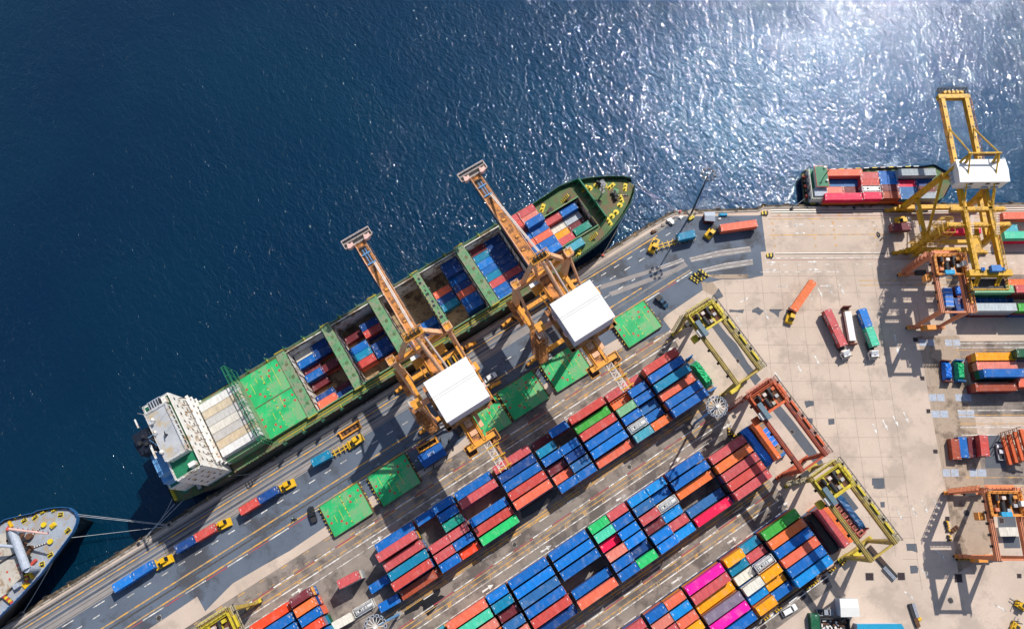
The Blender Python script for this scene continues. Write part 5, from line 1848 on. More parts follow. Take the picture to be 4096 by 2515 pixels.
# ---------------------------------------------------------------- rubber tyred gantries
def yard_gantry(label, pos, rot, span, m, m2, mdeck, h=21.2, style='cage', wb=8.1, group='rubber tyred yard gantries'):
    t = thing('yard_gantry', label, 'gantry crane', pos, rot, group)
    hs_ = span / 2
    for sx in (-1, 1):
        q = MB()
        x = sx * wb / 2
        q.box(x - .55, x + .55, -hs_ - .6, hs_ + .6, h - 1.6, h, m)
        q.box(x - .30, x - .2, -hs_ - .6, hs_ + .6, h, h + .1, M_rail)
        q.box(x + .22, x + .34, -hs_ - .6, hs_ + .6, h, h + .1, M_rail)
        for k in range(5):
            y = -hs_ + 3 + k * (span - 6) / 4
            if sx < 0:
                q.box(x - 1.2, x - .55, y - .35, y + .35, h - 1.3, h - .9, M_dark)
        g = q.build('girder', t)
        if sx > 0:
            q = MB()
            q.box(x + .6, x + 1.9, -hs_ - .6, hs_ + .6, h - .7, h - .6, mdeck)
            q.rail([(x + 1.9, -hs_ - .6, h - .6), (x + 1.9, hs_ + .6, h - .6)], 1.15, M_rail if style == 'cage' else m2, .06, 1.7)
            for k in range(4):
                y = -hs_ + 2 + k * (span - 5) / 3.4
                q.box(x + .75, x + 1.3, y, y + 3.2, h - .6, h + .5, m2)
                q.box(x + 1.3, x + 1.75, y + 3.6, y + 4.2, h - .6, h - .1, M_dark)
            q.build('walkway', g)
        for sy in (-1, 1):
            q = MB()
            q.beam((sx * (wb / 2 + .1), sy * hs_, 2.2), (x, sy * hs_, h - 1.5), .75, .7, m, 1.1, 1.2)
            q.build('leg', t)
    for sy in (-1, 1):
        q = MB()
        y = sy * hs_
        q.box(-wb / 2 - 1.3, wb / 2 + 1.3, y - .45, y + .45, 1.6, 2.6, m)
        q.box(-2.4, 1.6, y + sy * .1, y + sy * 1.5, 2.6, 4.6, m2) if sy < 0 else q.box(-1.2, 1.8, y - .8, y + .6, 2.6, 4.2, M_dark)
        sb = q.build('sill_beam', t)
        for sx in (-1, 1):
            q = MB()
            xw = sx * (wb / 2 + .3)
            q.box(xw - 1.7, xw + 1.7, y - .55, y + .55, 1.05, 1.65, m2)
            bg = q.build('bogie', t)
            for d in (-1.15, 1.15):
                w = MB()
                w.wheel((xw + d, y, .72), .72, .5, (0, 1, 0), M_rubber, 16)
                w.wheel((xw + d, y, .72), .35, .54, (0, 1, 0), m2, 10)
                w.build('wheel', bg)
    # end ties between the girders
    for sy in (-1, 1):
        q = MB()
        y = sy * (hs_ + .3)
        q.box(-wb / 2 + .5, wb / 2 - .5, y - .25, y + .25, h - 1.2, h - .4, m)
        if sy > 0:
            q.rail([(-wb / 2, y + .5, h), (wb / 2, y + .5, h)], 1.1, m2, .06, 1.0)
            q.box(-wb / 2, wb / 2, y + .25, y + 1.0, h - .5, h - .4, mdeck)
        q.build('end_tie', t)
    # trolley parked at the far end
    q = MB()
    y0, y1 = hs_ - 6.6, hs_ - .8
    for y in (y0, y1):
        q.box(-wb / 2 - .2, wb / 2 + .2, y - .3, y + .3, h + .2, h + .9, m2)
    for x in (-wb / 2, -1.6, 1.4, wb / 2):
        q.box(x - .25, x + .25, y0, y1, h + .2, h + .8, m2)
    q.box(-wb / 2 + .4, wb / 2 - .4, y0 + .3, y1 - .3, h + .12, h + .2, M_rust)
    q.rail([(-wb / 2 - .3, y0 - .3, h + .8), (wb / 2 + .3, y0 - .3, h + .8), (wb / 2 + .3, y1 + .3, h + .8), (-wb / 2 - .3, y1 + .3, h + .8), (-wb / 2 - .3, y0 - .3, h + .8)], 1.1, m2, .07, 1.2)
    tr = q.build('trolley', t)
    q = MB()
    for x, y, r_, l in ((-1.0, y0 + 2, .6, 2.6), (1.2, y0 + 3.6, .45, 2.0), (-2.2, y0 + 4.4, .5, 1.5)):
        q.tube((x, y - l / 2, h + 1.2), (x, y + l / 2, h + 1.2), r_, M_dark, 12)
    for x, y, mm in ((.4, y0 + 1.2, M_shipgrey), (2.3, y0 + 2.4, M_shipgrey), (2.6, y0 + 4.6, m2), (-2.7, y0 + 1.4, m), (1.6, y0 + 5, M_dark), (-.4, y0 + 4.4, M_pipe)):
        q.box(x - .5, x + .5, y - .45, y + .45, h + .3, h + 1.5, mm)
    q.build('hoist', tr)
    q = MB()
    if style == 'cage':
        q.box(-wb / 2 - .2, -wb / 2 + 1.2, y0 - 1.6, y0 + 3.4, h + .9, h + 2.6, M_cabroof)
        q.box(-wb / 2 - 1.1, -wb / 2 - .2, y0 - 1.0, y0 + 1.2, h + .4, h + 1.8, M_shipw)
    else:
        q.box(-2.2, .6, y0 - .4, y0 + .8, h + .9, h + 2.2, M_tarpcyan)
        q.box(wb / 2 - .6, wb / 2 + .7, y0 + 2.2, y0 + 3.6, h + .9, h + 2.4, M_shipw)
    q.build('electric_cabinet', tr)
    q = MB()
    q.box(-wb / 2 - 2.4, -wb / 2 - .7, y0 - 1.2, y0 + .8, h - 4.2, h - 1.8, m2)
    q.box(-wb / 2 - 2.3, -wb / 2 - .8, y0 - 1.26, y0 - 1.2, h - 3.8, h - 2.2, M_glass)
    q.build('operator_cab', tr)
    # ladder down one leg
    q = MB()
    for k in range(8):
        z = 3 + k * 2.2
        q.box(-wb / 2 - 1.6, -wb / 2 - .4, hs_ - .1, hs_ + 1.1, z, z + .06, mdeck)
        q.rail([(-wb / 2 - 1.6, hs_ - .1, z), (-wb / 2 - 1.6, hs_ + 1.1, z), (-wb / 2 - .4, hs_ + 1.1, z)], 1.0, mdeck, .05, .8)
    for p in ((-wb / 2 - 1.6, hs_ + 1.1), (-wb / 2 - 1.6, hs_ - .1)):
        q.beam((*p, 2.6), (*p, h - 1), .1, .1, mdeck)
    q.build('ladder', t)
    return t
M_cabroof = mat('cab_roof', (0.10, 0.16, 0.20), rough=.5, var=.15)
M_tarpcyan = mat('tarp_cyan', (0.03, 0.32, 0.55), rough=.7, var=.3, scale=2)
M_gyel = mat('gantry_yellow', (0.42, 0.30, 0.055), rough=0.55, var=0.2, scale=.5, dirt=(0.22, 0.16, 0.06), dirt_amt=.4, dirt_scale=.6)
M_gyel2 = mat('gantry_bright_yellow', (0.56, 0.44, 0.03), rough=0.55, var=0.18, scale=.8)
M_ggrey = mat('gantry_deck', (0.40, 0.34, 0.22), rough=.7, var=.25, scale=1)
M_gred = mat('gantry_red', (0.40, 0.06, 0.018), rough=0.55, var=0.2, scale=.5, dirt=(0.15, 0.035, 0.02), dirt_amt=.35, dirt_scale=.6)
M_gred2 = mat('gantry_orange_red', (0.56, 0.10, 0.025), rough=0.55, var=0.2, scale=.8)
M_grdeck = mat('gantry_pink_deck', (0.46, 0.26, 0.2), rough=.7, var=.25, scale=1)
M_gor = mat('gantry_salmon', (0.60, 0.21, 0.10), rough=0.55, var=0.15, scale=.5)
M_gor2 = mat('gantry_orange', (0.70, 0.27, 0.045), rough=0.55, var=0.2, scale=.8)
yard_gantry('yellow yard gantry beyond the end of the block nearest the ship', (70.6, 17.2, 0), 0, 23.8, M_gyel, M_gyel2, M_ggrey)
yard_gantry('red yard gantry between the two yellow ones, beyond the middle block', (70.9, -11.3, 0), 0, 24.0, M_gred, M_gred2, M_grdeck)
yard_gantry('yellow yard gantry beyond the magenta block, near the white hut', (71.6, -38.7, 0), 0, 24.2, M_gyel, M_gyel2, M_ggrey)
yard_gantry('yellow yard gantry cut by the bottom edge, over the orange red container', (-86.3, 17.4, 0), 0, 24.0, M_gyel, M_gyel2, M_ggrey)
yard_gantry('salmon orange yard gantry touching the bright yellow quay crane', B(46.2, -33.5), FB_A, 17.6, M_gor, M_gor2, M_gor, h=20.6, style='open', wb=7.6)
yard_gantry('salmon orange yard gantry over the empty tan slab near the lower right', B(49.0, -101.2), FB_A, 17.4, M_gor, M_gor2, M_gor, h=20.6, style='open', wb=7.8)
# ================================================================ quay furniture, boats and vehicles
def xf_build(mb, M, name, parent, **k):
    Mi = M.inverted()
    mb.v = [tuple(Mi @ Vector(v)) for v in mb.v]
    return mb.build(name, parent, **k)

for i, (c, lab) in enumerate((((Z1(1192, 338, 1.2)), 'lying on the quay, lowest of the row, beside the black pickup'), (W(1576, 1918, 1.2), 'lying on the quay, next to the blue roofed shed'), (W(1943, 1680, 1.2), 'lying on the quay, half under the salmon crane girder'),
                              (W(2092.5, 1580, 1.2), 'lying on the quay between the two salmon cranes'), (W(2264, 1470, 1.2), 'lying on the quay with the dark shadow of the crane across it'), (W(2545, 1295, 1.2), 'with a brown oil stain, lying on the quay by the blue jeep'))):
    hatch_cover('green hatch cover ' + lab, c.x, c.y, .25, 12.9, 10.2, rad((0, .3, -.2, .2, -.6, .4)[i]), 'hatch covers laid out on the quay', 10 + i)

# ---------------------------------------------------------------- vehicles
M_vyel = mat('truck_yellow', (0.68, 0.40, 0.01), rough=0.45, var=0.12, scale=1)
M_vwhite = mat('truck_white', (0.74, 0.74, 0.74), rough=0.35, var=0.06, scale=1)
M_chas = mat('chassis_grey', (0.05, 0.05, 0.055), rough=.7, var=.3)

def wheels(t, pts, r, w, ang=0.0, name='wheel'):
    me = None
    for (x, y) in pts:
        q = MB()
        q.wheel((0, 0, 0), r, w, (0, 1, 0), M_rubber, 14)
        q.wheel((0, 0, 0), r * .5, w + .03, (0, 1, 0), M_steel, 10)
        if me is None:
            me = q.mesh('wheel')
        o = bpy.data.objects.new(name, me)
        COL.objects.link(o)
        o.parent = t
        o.location = (x, y, r)
        o.rotation_euler = (0, 0, ang)

def truck(label, z, rear, front, cab, nose, style='yellow', hroof=3.85, mchas=None, group=None, tail=0.0):
    """tractor with semi-trailer; rear/front: roof-edge middles of the load; cab, nose: tractor roof and bumper, all photo points"""
    p, q_ = z(*rear, hroof), z(*front, hroof)
    cb, ns = z(*cab, 2.2), z(*nose, 1.2)
    d = ns - cb
    hd = math.atan2(d.y, d.x)
    t = thing('tractor_trailer' if style != 'yellow' else 'terminal_truck', label, 'truck', (cb.x, cb.y, 0), hd, group)
    mc = mchas or M_chas
    my = M_vyel if style == 'yellow' else M_vwhite
    q = MB()
    if style == 'yellow':
        q.box(-3.4, 1.6, -1.15, 1.15, .7, 1.15, mc)
        q.hexa([(-1.0, -1.2, 1.0), (2.0, -1.2, .6), (2.0, 1.2, .6), (-1.0, 1.2, 1.0), (-1.0, -1.2, 1.9), (1.7, -1.15, 1.55), (1.7, 1.15, 1.55), (-1.0, 1.2, 1.9)], my)
        q.hexa([(-1.1, -.35, 1.8), (1.0, -.35, 1.6), (1.0, 1.15, 1.6), (-1.1, 1.15, 1.8), (-1.0, -.3, 3.0), (.35, -.3, 3.0), (.35, 1.1, 3.0), (-1.0, 1.1, 3.0)], my)
        q.box(-1.9, -1.1, -.9, -.4, 1.1, 2.4, M_dark)
        q.box(-2.9, -1.9, -.5, .5, 1.15, 1.4, M_dark)
    else:
        q.box(-4.6, 1.0, -1.0, 1.0, .7, 1.15, mc)
        q.hexa([(-1.0, -1.22, .6), (1.35, -1.22, .6), (1.35, 1.22, .6), (-1.0, 1.22, .6), (-1.0, -1.2, 3.0), (.75, -1.1, 3.0), (.75, 1.1, 3.0), (-1.0, 1.2, 3.0)], my)
        q.hexa([(-1.0, -1.2, 3.0), (.3, -1.0, 3.0), (.3, 1.0, 3.0), (-1.0, 1.2, 3.0), (-1.0, -1.15, 3.7), (-.75, -1.05, 3.7), (-.75, 1.05, 3.7), (-1.0, 1.15, 3.7)], my)
        q.box(-1.5, -1.1, -.9, .9, 1.2, 2.2, M_pipe)
        q.box(1.36, 1.45, -1.15, 1.15, .5, 1.0, M_shipgrey)
    c = q.build('cab', t)
    q = MB()
    if style == 'yellow':
        q.raw([(.98, -.25, 2.0), (.98, 1.0, 2.0), (.42, 1.0, 2.95), (.42, -.25, 2.95)], [(0, 1, 2, 3)], M_glass)
        q.raw([(v[0] + .05, v[1], v[2] + .03) for v in ((.98, -.25, 1.9), (.98, 1.0, 1.9), (.40, 1.0, 2.98), (.40, -.25, 2.98))], [(0, 1, 2, 3)], M_glass)
    else:
        q.raw([(1.16, -1.1, 1.5), (1.16, 1.1, 1.5), (.82, 1.02, 2.85), (.82, -1.02, 2.85)], [(0, 1, 2, 3)], M_glass)
        q.box(.05, .45, -.35, .35, 3.0, 3.03, M_glass)
        for s in (-1, 1):
            q.raw([(-.5, s * 1.225, 1.7), (.8, s * 1.225, 1.7), (.65, s * 1.17, 2.7), (-.5, s * 1.19, 2.7)], [(0, 1, 2, 3) if s < 0 else (3, 2, 1, 0)], M_glass)
    q.build('windscreen', c)
    if style != 'yellow':
        q = MB()
        for s in (-1, 1):
            q.box(1.0, 1.2, s * 1.4 - .12, s * 1.4 + .12, 1.9, 2.6, M_dark)
        q.build('mirror', c)
    wheels(t, ((1.0, -1.0), (1.0, 1.0), (-2.3, -.95), (-2.3, .95)) if style == 'yellow' else ((.6, -1.05), (.6, 1.05), (-2.6, -.95), (-2.6, .95), (-3.8, -.95), (-3.8, .95)), .5, .32)
    # trailer frame under the load, in the truck's own coordinates
    Mt = Matrix.Translation((cb.x, cb.y, 0)) @ Matrix.Rotation(hd, 4, 'Z')
    u = (q_ - p)
    u.z = 0
    L = u.length
    u.normalize()
    n = Vector((-u.y, u.x, 0))
    a = Vector((p.x, p.y, 0)) - u * tail
    e = Vector((q_.x, q_.y, 0)) + u * .2
    q = MB()
    up = lambda h: Vector((0, 0, h))
    for s in (-.5, .5):
        q.beam(a + n * s + up(1.0), e + n * s + up(1.0), .22, .38, mc)
    LL = (e - a).length
    for k in range(8):
        m_ = a + u * (LL * (k + .02) / 7.1)
        q.beam(m_ - n * 1.2 + up(1.13), m_ + n * 1.2 + up(1.13), .22, .16, mc)
    q.beam(e - n * 1.2 + up(1.3), e + n * 1.2 + up(1.3), .3, .5, mc)
    hitch = Vector((cb.x, cb.y, 0)) - d.normalized() * 2.2
    hitch.z = 1.1
    q.beam(e + up(1.1), hitch, 1.0, .2, mc)
    tr = xf_build(q, Mt, 'trailer', t)
    ta = math.atan2(u.y, u.x) - hd
    Mi = Mt.inverted()
    pts = []
    for k in (1.2, 2.5, 3.8) if L > 8 else (1.4, 2.8):
        for s in (-.95, .95):
            w = Mi @ (a + u * k + n * s)
            pts.append((w.x, w.y))
    wheels(t, pts, .48, .32, ta)
    return t

TR = Z(430, 2220, 5.377)
truck('yellow truck lowest on the quay road carrying two blue containers', TR, (120, 720), (952, 190), (1225, 125), (1330, 85), mchas=M_vyel, group='yellow trucks in line on the quay road')
TQ = 'containers on trucks'
def two(kind, cols, z, a, b, h, labs):
    """two short boxes end to end between roof-edge middles a and b"""
    p, q = z(*a, h), z(*b, h)
    u = (q - p).normalized()
    c = (p + q) / 2
    an = math.atan2(u.y, u.x)
    for col, s, lab in zip(cols, (-3.08, 3.08), labs):
        put_box('20', col, (c.x + u.x * s, c.y + u.y * s, h - CH), an, lab, TQ)
def one(kind, col, z, a, b, h, lab, grp=TQ):
    p, q = z(*a, h), z(*b, h)
    c = (p + q) / 2
    d = q - p
    return put_box(kind, col, (c.x, c.y, h - (2.9 if kind[-1] == 'h' else CH)), math.atan2(d.y, d.x), lab, grp)
two('20', ('azure', 'blue'), TR, (120, 720), (952, 190), 3.85, ('bright blue container at the tail of the lowest yellow truck on the quay road', 'blue container behind the yellow cab of the lowest truck on the quay road'))
truck('yellow truck on the quay road carrying a red and a blue container, second from bottom', Z0, (1710, 745), (2120, 500), (2195, 480), (2240, 465), mchas=M_vyel, group='yellow trucks in line on the quay road')
two('20', ('navy', 'red'), Z0, (1710, 745), (2118, 502), 3.85, ('dark blue container at the tail of the second truck from bottom on the quay road', 'red container behind the cab of the second truck from bottom on the quay road'))
truck('yellow truck on the quay road with blue container behind the cab and red at the tail', Z1, (140, 362), (515, 135), (615, 95), (655, 82), mchas=M_vyel, group='yellow trucks in line on the quay road')
two('20', ('red', 'navy'), Z1, (140, 362), (512, 135), 3.85, ('red container at the tail of the third truck on the quay road', 'navy container behind the cab of the third truck on the quay road'))
ZW = Z(1200, 1650, 3.0)
truck('yellow truck on the quay road with one container on the tail and bare yellow frame', ZW, (150, 600), (560, 375), (675, 325), (720, 305), mchas=M_vyel, group='yellow trucks in line on the quay road')
one('20', 'tealblue', ZW, (150, 600), (350, 490), 3.85, 'teal blue container alone at the tail of a yellow truck, below the yellow frames')
truck('yellow truck turning at the quay corner with one blue container at its tail', Q, (555, 705), (110, 830), (40, 860), (20, 905), mchas=M_vyel, group='yellow trucks at the quay corner')
one('20', 'tealblue', Q, (555, 700), (325, 752), 3.85, 'blue container at the tail of the truck turning at the quay corner')
truck('yellow truck at the quay corner carrying one long red container', Q, (1300, 575), (848, 645), (735, 690), (700, 735), mchas=M_chas, group='yellow trucks at the quay corner')
one('40', 'coral', Q, (1302, 578), (850, 640), 3.85, 'long coral red container on the truck at the quay corner')
truck('yellow truck with a long orange container crossing the open yard', ZY, (1658, 50), (1440, 365), (1420, 420), (1402, 465), mchas=M_chas)
one('40', 'orange', ZY, (1658, 50), (1442, 362), 3.85, 'long orange container on the truck crossing the open yard')
ZS3 = Z(3260, 1210, 3.583)
truck('white tractor with trailer under two rose containers, leftmost of the parked three', ZS3, (178, 100), (422, 620), (445, 740), (462, 815), 'white', group='trailers parked in the yard')
two('20', ('rose', 'rose'), ZS3, (178, 98), (420, 612), 3.85, ('rose container at the tail of the leftmost white tractor trailer in the yard', 'rose container behind the cab of the leftmost white tractor in the yard'))
truck('white tractor with trailer under a blue and a mint container, rightmost of the parked three', ZS3, (682, 92), (875, 605), (845, 745), (842, 820), 'white', group='trailers parked in the yard')
two('20', ('azure', 'mint'), ZS3, (682, 92), (875, 605), 3.85, ('blue container at the tail of the rightmost parked trailer in the yard', 'mint container behind the cab of the rightmost white tractor in the yard'))
# company letters on the container sides facing the camera
def side_text(box, text, side, size_=1.3, x=0):
    q = MB()
    y = side * (CW / 2 + .012)
    letter(q, text, (x, y, 1.3), (1, 0, 0) if side < 0 else (-1, 0, 0), (0, 0, 1), size_, M_mark)
    q.build('lettering', box)
for o in ALLBOX:
    if 'white tractor' in o['label'] or 'parked trailer' in o['label']:
        side_text(o, 'SITC', 1 if math.sin(o.rotation_euler.z) > 0 else -1, 1.25)
# flat rack with white boxes between the two trailers
def flat_rack(label, c, ang, L, m, tarp=None, ends=True, group=None):
    t = thing('flat_rack', label, 'flat rack', c, ang, group)
    q = MB()
    q.box(-L / 2, L / 2, -1.2, 1.2, 0, .35, m)
    q.box(-L / 2 + .4, L / 2 - .4, -1.05, 1.05, .35, .42, M_wood)
    for k in range(9):
        x = -L / 2 + .5 + k * (L - 1) / 8
        q.box(x - .06, x + .06, -1.22, 1.22, .3, .44, m)
    q.build('base', t)
    for s in (-1, 1):
        q = MB()
        x = s * L / 2
        q.box(x - .2, x + .2, -1.2, -.95, .35, 2.5, m)
        q.box(x - .2, x + .2, .95, 1.2, .35, 2.5, m)
        q.box(x - .12, x + .12, -.95, .95, 2.2, 2.5, m)
        q.box(x - .06, x + .06, -.95, .95, .35, 2.2, m)
        q.build('end_wall', t)
    return t
M_rackbr = mat('rack_brown', (0.16, 0.035, 0.03), rough=.6, var=.25)
M_rackbl = mat('rack_blue', (0.02, 0.16, 0.42), rough=.6, var=.25)
M_tgreen = mat('tarp_green', (0.02, 0.42, 0.16), rough=.45, var=.3, scale=.8)
M_tblue = mat('tarp_blue', (0.01, 0.16, 0.62), rough=.45, var=.3, scale=.8)
M_tnavy = mat('tarp_dark_blue', (0.02, 0.09, 0.22), rough=.5, var=.35, scale=.8)
M_tblack = mat('tarp_black', (0.012, 0.013, 0.014), rough=.4, var=.4, scale=.8)
def tarp(name, label, c, ang, L, wd, h, m, seed, parent=None, base=0.0):
    """a sheet pulled over cargo: lumpy top, creased sides"""
    R2 = random.Random(seed)
    nx, ny = 14, 6
    vs, fs = [], []
    for i in range(nx + 1):
        for j in range(ny + 1):
            x = -L / 2 + L * i / nx
            y = -wd / 2 + wd * j / ny
            e = min(i, nx - i, 2) / 2 * min(j, ny - j, 1)
            z = base + h * (.3 + .7 * min(1, e)) * R2.uniform(.86, 1.06) if e > 0 else base + h * R2.uniform(.05, .25)
            vs.append((x + R2.uniform(-.1, .1), y + R2.uniform(-.07, .07), z))
    for i in range(nx):
        for j in range(ny):
            a = i * (ny + 1) + j
            fs.append((a, a + ny + 1, a + ny + 2, a + 1))
    b0 = len(vs)
    q = MB()
    q.raw(vs, fs, m)
    o = q.build(name)
    o.location = c
    o.rotation_euler = (0, 0, ang)
    tag(o, label, 'tarpaulin')
    return o
def mid(z, a, b, h):
    p, q = z(*a, h), z(*b, h)
    c, d = (p + q) / 2, q - p
    return c, math.atan2(d.y, d.x), Vector((d.x, d.y, 0)).length
c, a, l = mid(ZS3, (450, 70), (540, 590), 1.3)
flat_rack('brown flat rack standing in the yard between two parked trailers', (c.x, c.y, 0), a, 12.19, M_rackbr)
for fx, L, lab in ((-1.2, 6.6, 'long white block lashed on the brown flat rack in the yard'), (3.6, 2.9, 'short white block lashed on the brown flat rack in the yard')):
    q = MB()
    ww = .98
    q.box(-L / 2, L / 2, -ww, ww, 0, 1.55, M_sheet)
    for k in range(5):
        x = -L / 2 + L * (k + .5) / 5
        q.box(x - .03, x + .03, -ww - .02, ww + .02, 0, 1.58, M_wall)
    o = q.build('wrapped_cargo')
    o.location = (c.x + math.cos(a) * fx, c.y + math.sin(a) * fx, .44)
    o.rotation_euler = (0, 0, a)
    tag(o, lab, 'wrapped cargo')

# ---- cars
def car(label, z, rear, front, kind='suv', col=(.7, .7, .7), group=None, h=1.0):
    p, q_ = z(*rear, h), z(*front, h)
    d = q_ - p
    hd = math.atan2(d.y, d.x)
    c = (p + q_) / 2
    nm = {'suv': 'parked_car', 'sedan': 'parked_car', 'pickup': 'pickup_truck', 'jeep': 'covered_pickup'}[kind]
    t = thing(nm, label, 'car' if kind in ('suv', 'sedan') else 'pickup', (c.x, c.y, 0), hd, group)
    m = mat('car_paint_%d_%d_%d' % tuple(int(v * 99) for v in col), col, rough=.25, var=.03, spec=.6)
    L, w = 4.9 if kind != 'sedan' else 4.5, .92
    q = MB()
    prof = [(-L / 2, .55, .8), (-L / 2 + .15, .95, .86), (-L / 2 + .9, 1.0, .92), (.9, 1.0, .92), (L / 2 - .7, .95, .88), (L / 2 - .1, .8, .78), (L / 2, .55, .66)]
    n = len(prof)
    vs = []
    for x, zt, yw in prof:
        vs += [(x, -yw, .32), (x, yw, .32), (x, yw + .02, zt * .75), (x, yw * .94, zt), (x, -yw * .94, zt), (x, -yw - .02, zt * .75)]
    fs = [(i * 6 + k, i * 6 + (k + 1) % 6, (i + 1) * 6 + (k + 1) % 6, (i + 1) * 6 + k) for i in range(n - 1) for k in range(6)]
    fs = [f[::-1] for f in fs] + [tuple(range(6)), tuple(reversed(range((n - 1) * 6, n * 6)))]
    q.raw(vs, fs, m)
    if kind == 'suv':
        cab = (-L / 2 + .15, -L / 2 + .5, .55, 1.25)
    elif kind == 'sedan':
        cab = (-1.6, -1.0, .35, 1.1)
    else:
        cab = (-.75, -.55, .6, 1.25)
    x0, x1, x2, x3 = cab
    roof = 1.62 if kind != 'sedan' else 1.4
    q.hexa([(x1, -.70, roof - .04), (x2, -.70, roof - .04), (x2, .70, roof - .04), (x1, .70, roof - .04), (x1 + .08, -.66, roof + .03), (x2 - .08, -.66, roof + .03), (x2 - .08, .66, roof + .03), (x1 + .08, .66, roof + .03)], m)
    for s in (-1, 1):
        for xa, xb in ((x0, x1), (x3, x2), ((x1 + x2) / 2, (x1 + x2) / 2)):
            q.beam((xa, s * .86, .98), (xb, s * .69, roof - .02), .07, .07, m)
    if kind == 'pickup':
        q.box(-L / 2 + .12, -.85, -.72, .72, .98, 1.03, M_dark)
        for s in (-1, 1):
            q.box(-L / 2 + .1, -.8, s * .86 - .07, s * .86 + .07, .98, 1.12, m)
        q.box(-L / 2 + .05, -L / 2 + .18, -.86, .86, .98, 1.12, m)
    if kind == 'jeep':
        q.box(-L / 2 + .1, -.7, -.9, .9, .98, 1.75, M_tblack)
    body = q.build('body', t)
    q = MB()
    q.hexa([(x0, -.84, .98), (x3, -.84, .98), (x3, .84, .98), (x0, .84, .98), (x1, -.68, roof - .04), (x2, -.68, roof - .04), (x2, .68, roof - .04), (x1, .68, roof - .04)], M_glass)
    q.build('window', t)
    for s in (-1, 1):
        q = MB()
        q.box(L / 2 - .22, L / 2 - .06, s * .6 - .14, s * .6 + .14, .66, .78, M_mark)
        q.build('headlight', t)
    wheels(t, ((1.45, -.82), (1.45, .82), (-1.45, -.82), (-1.45, .82)), .35, .22)
    return t
car('black pickup on the quay road beside the lowest hatch cover', Z1, (880, 470), (830, 300), 'pickup', (.02, .022, .025))
car('white car parked under the edge of the salmon crane on the quay road', ZG, (1112, 300), (1205, 245), 'sedan', (.72, .72, .72))
car('dark brown suv parked between the blue shed and the salmon crane girder', ZG, (878, 858), (795, 735), 'suv', (.035, .028, .025))
car('dark blue pickup with black canvas cover beside the stained hatch cover', ZF, (1822, 205), (1950, 325), 'jeep', (.015, .06, .12))
car('white suv beside the bottom edge of the yellow and magenta block', ZV, (315, 1365), (460, 1285), 'suv', (.75, .75, .75))
car('silver pickup parked beside the white hut', ZV, (652, 1345), (832, 1345), 'pickup', (.30, .32, .36))
car('silver pickup parked beside the red steel frames', Z(3800, 1640, 4.095), (855, 820), (805, 545), 'pickup', (.62, .63, .65))

# ---- motorcycles
def moto(label, z, a, hd, group='motorcycles'):
    c = z(*a, .5)
    t = thing('motorcycle', label, 'motorcycle', (c.x, c.y, 0), hd, group)
    q = MB()
    q.hexa([(-.6, -.14, .6), (.5, -.12, .55), (.5, .12, .55), (-.6, .14, .6), (-.7, -.16, .85), (.3, -.1, .95), (.3, .1, .95), (-.7, .16, .85)], M_dark)
    q.tube((.55, 0, .4), (.4, 0, 1.05), .05, M_dark, 6)
    q.tube((.38, -.36, 1.05), (.38, .36, 1.05), .03, M_steel, 6)
    q.box(-.3, .3, -.15, .15, .35, .6, M_steel)
    q.build('frame', t)
    wheels(t, ((-.62, 0), (.62, 0)), .3, .1)
    return t
for i, (z, p, h, lab) in enumerate(((Z1, (678, 425), 2.4, 'ridden away from the black pickup along the yellow line'), (ZG, (665, 905), 1.2, 'by the yellow frame behind the blue shed, nearest the road'), (ZG, (748, 905), 1.0, 'with green cargo between the blue shed and the suv'), (ZG, (788, 975), 1.2, 'lowest of the three right of the blue shed'),
                                    (ZG, (510, 1195), .4, 'under the lower left corner of the blue shed roof'), (ZG, (592, 1168), .9, 'at the lower edge of the blue shed'), (ZG, (735, 1060), .8, 'beside the right wall of the blue shed'), (ZS, (268, 548), 1.4, 'upright beside the maroon containers at the second berth'), (ZS, (303, 583), 0.1, 'lying flat below the maroon containers at the second berth'))):
    moto('dark motorcycle ' + lab, z, p, h)
# rider: one skinned body
def rider(label, loc, hd):
    me = bpy.data.meshes.new('person')
    J = [(0, 0, .92), (.05, 0, 1.15), (.1, 0, 1.38), (.12, 0, 1.52), (.15, 0, 1.68), (.1, .2, 1.4), (.26, .26, 1.16), (.42, .22, 1.06), (.1, -.2, 1.4), (.26, -.26, 1.16), (.42, -.22, 1.06), (.02, .12, .88), (.38, .18, .8), (.3, .2, .38), (.4, .2, .33), (.02, -.12, .88), (.38, -.18, .8), (.3, -.2, .38), (.4, -.2, .33)]
    E_ = [(0, 1), (1, 2), (2, 3), (3, 4), (2, 5), (5, 6), (6, 7), (2, 8), (8, 9), (9, 10), (0, 11), (11, 12), (12, 13), (13, 14), (0, 15), (15, 16), (16, 17), (17, 18)]
    rr = [.15, .15, .16, .06, .12, .07, .05, .045, .07, .05, .045, .1, .08, .055, .05, .1, .08, .055, .05]
    me.from_pydata(J, E_, [])
    o = bpy.data.objects.new('person', me)
    COL.objects.link(o)
    o.modifiers.new('skin', 'SKIN')
    for v, r_ in zip(me.skin_vertices[0].data if me.skin_vertices else [], rr):
        v.radius = (r_, r_)
    if not me.skin_vertices:
        pass
    o.modifiers.new('smooth', 'SUBSURF').levels = 1
    me.materials.append(mat('rider_clothes', (.05, .16, .10), rough=.8))
    o.location = loc
    o.rotation_euler = (0, 0, hd)
    tag(o, label, 'person')
    h = MB()
    h.lathe([(.05, -.12), (.13, -.05), (.14, .03), (.1, .11), (.02, .15)], M_vwhite, (.15, 0, 1.72), 12)
    h.build('helmet', o)
    return o
_c = Z1(678, 425, .5)
rider('person in dark green jacket and white helmet riding a motorcycle', (_c.x, _c.y, 0), 2.4)

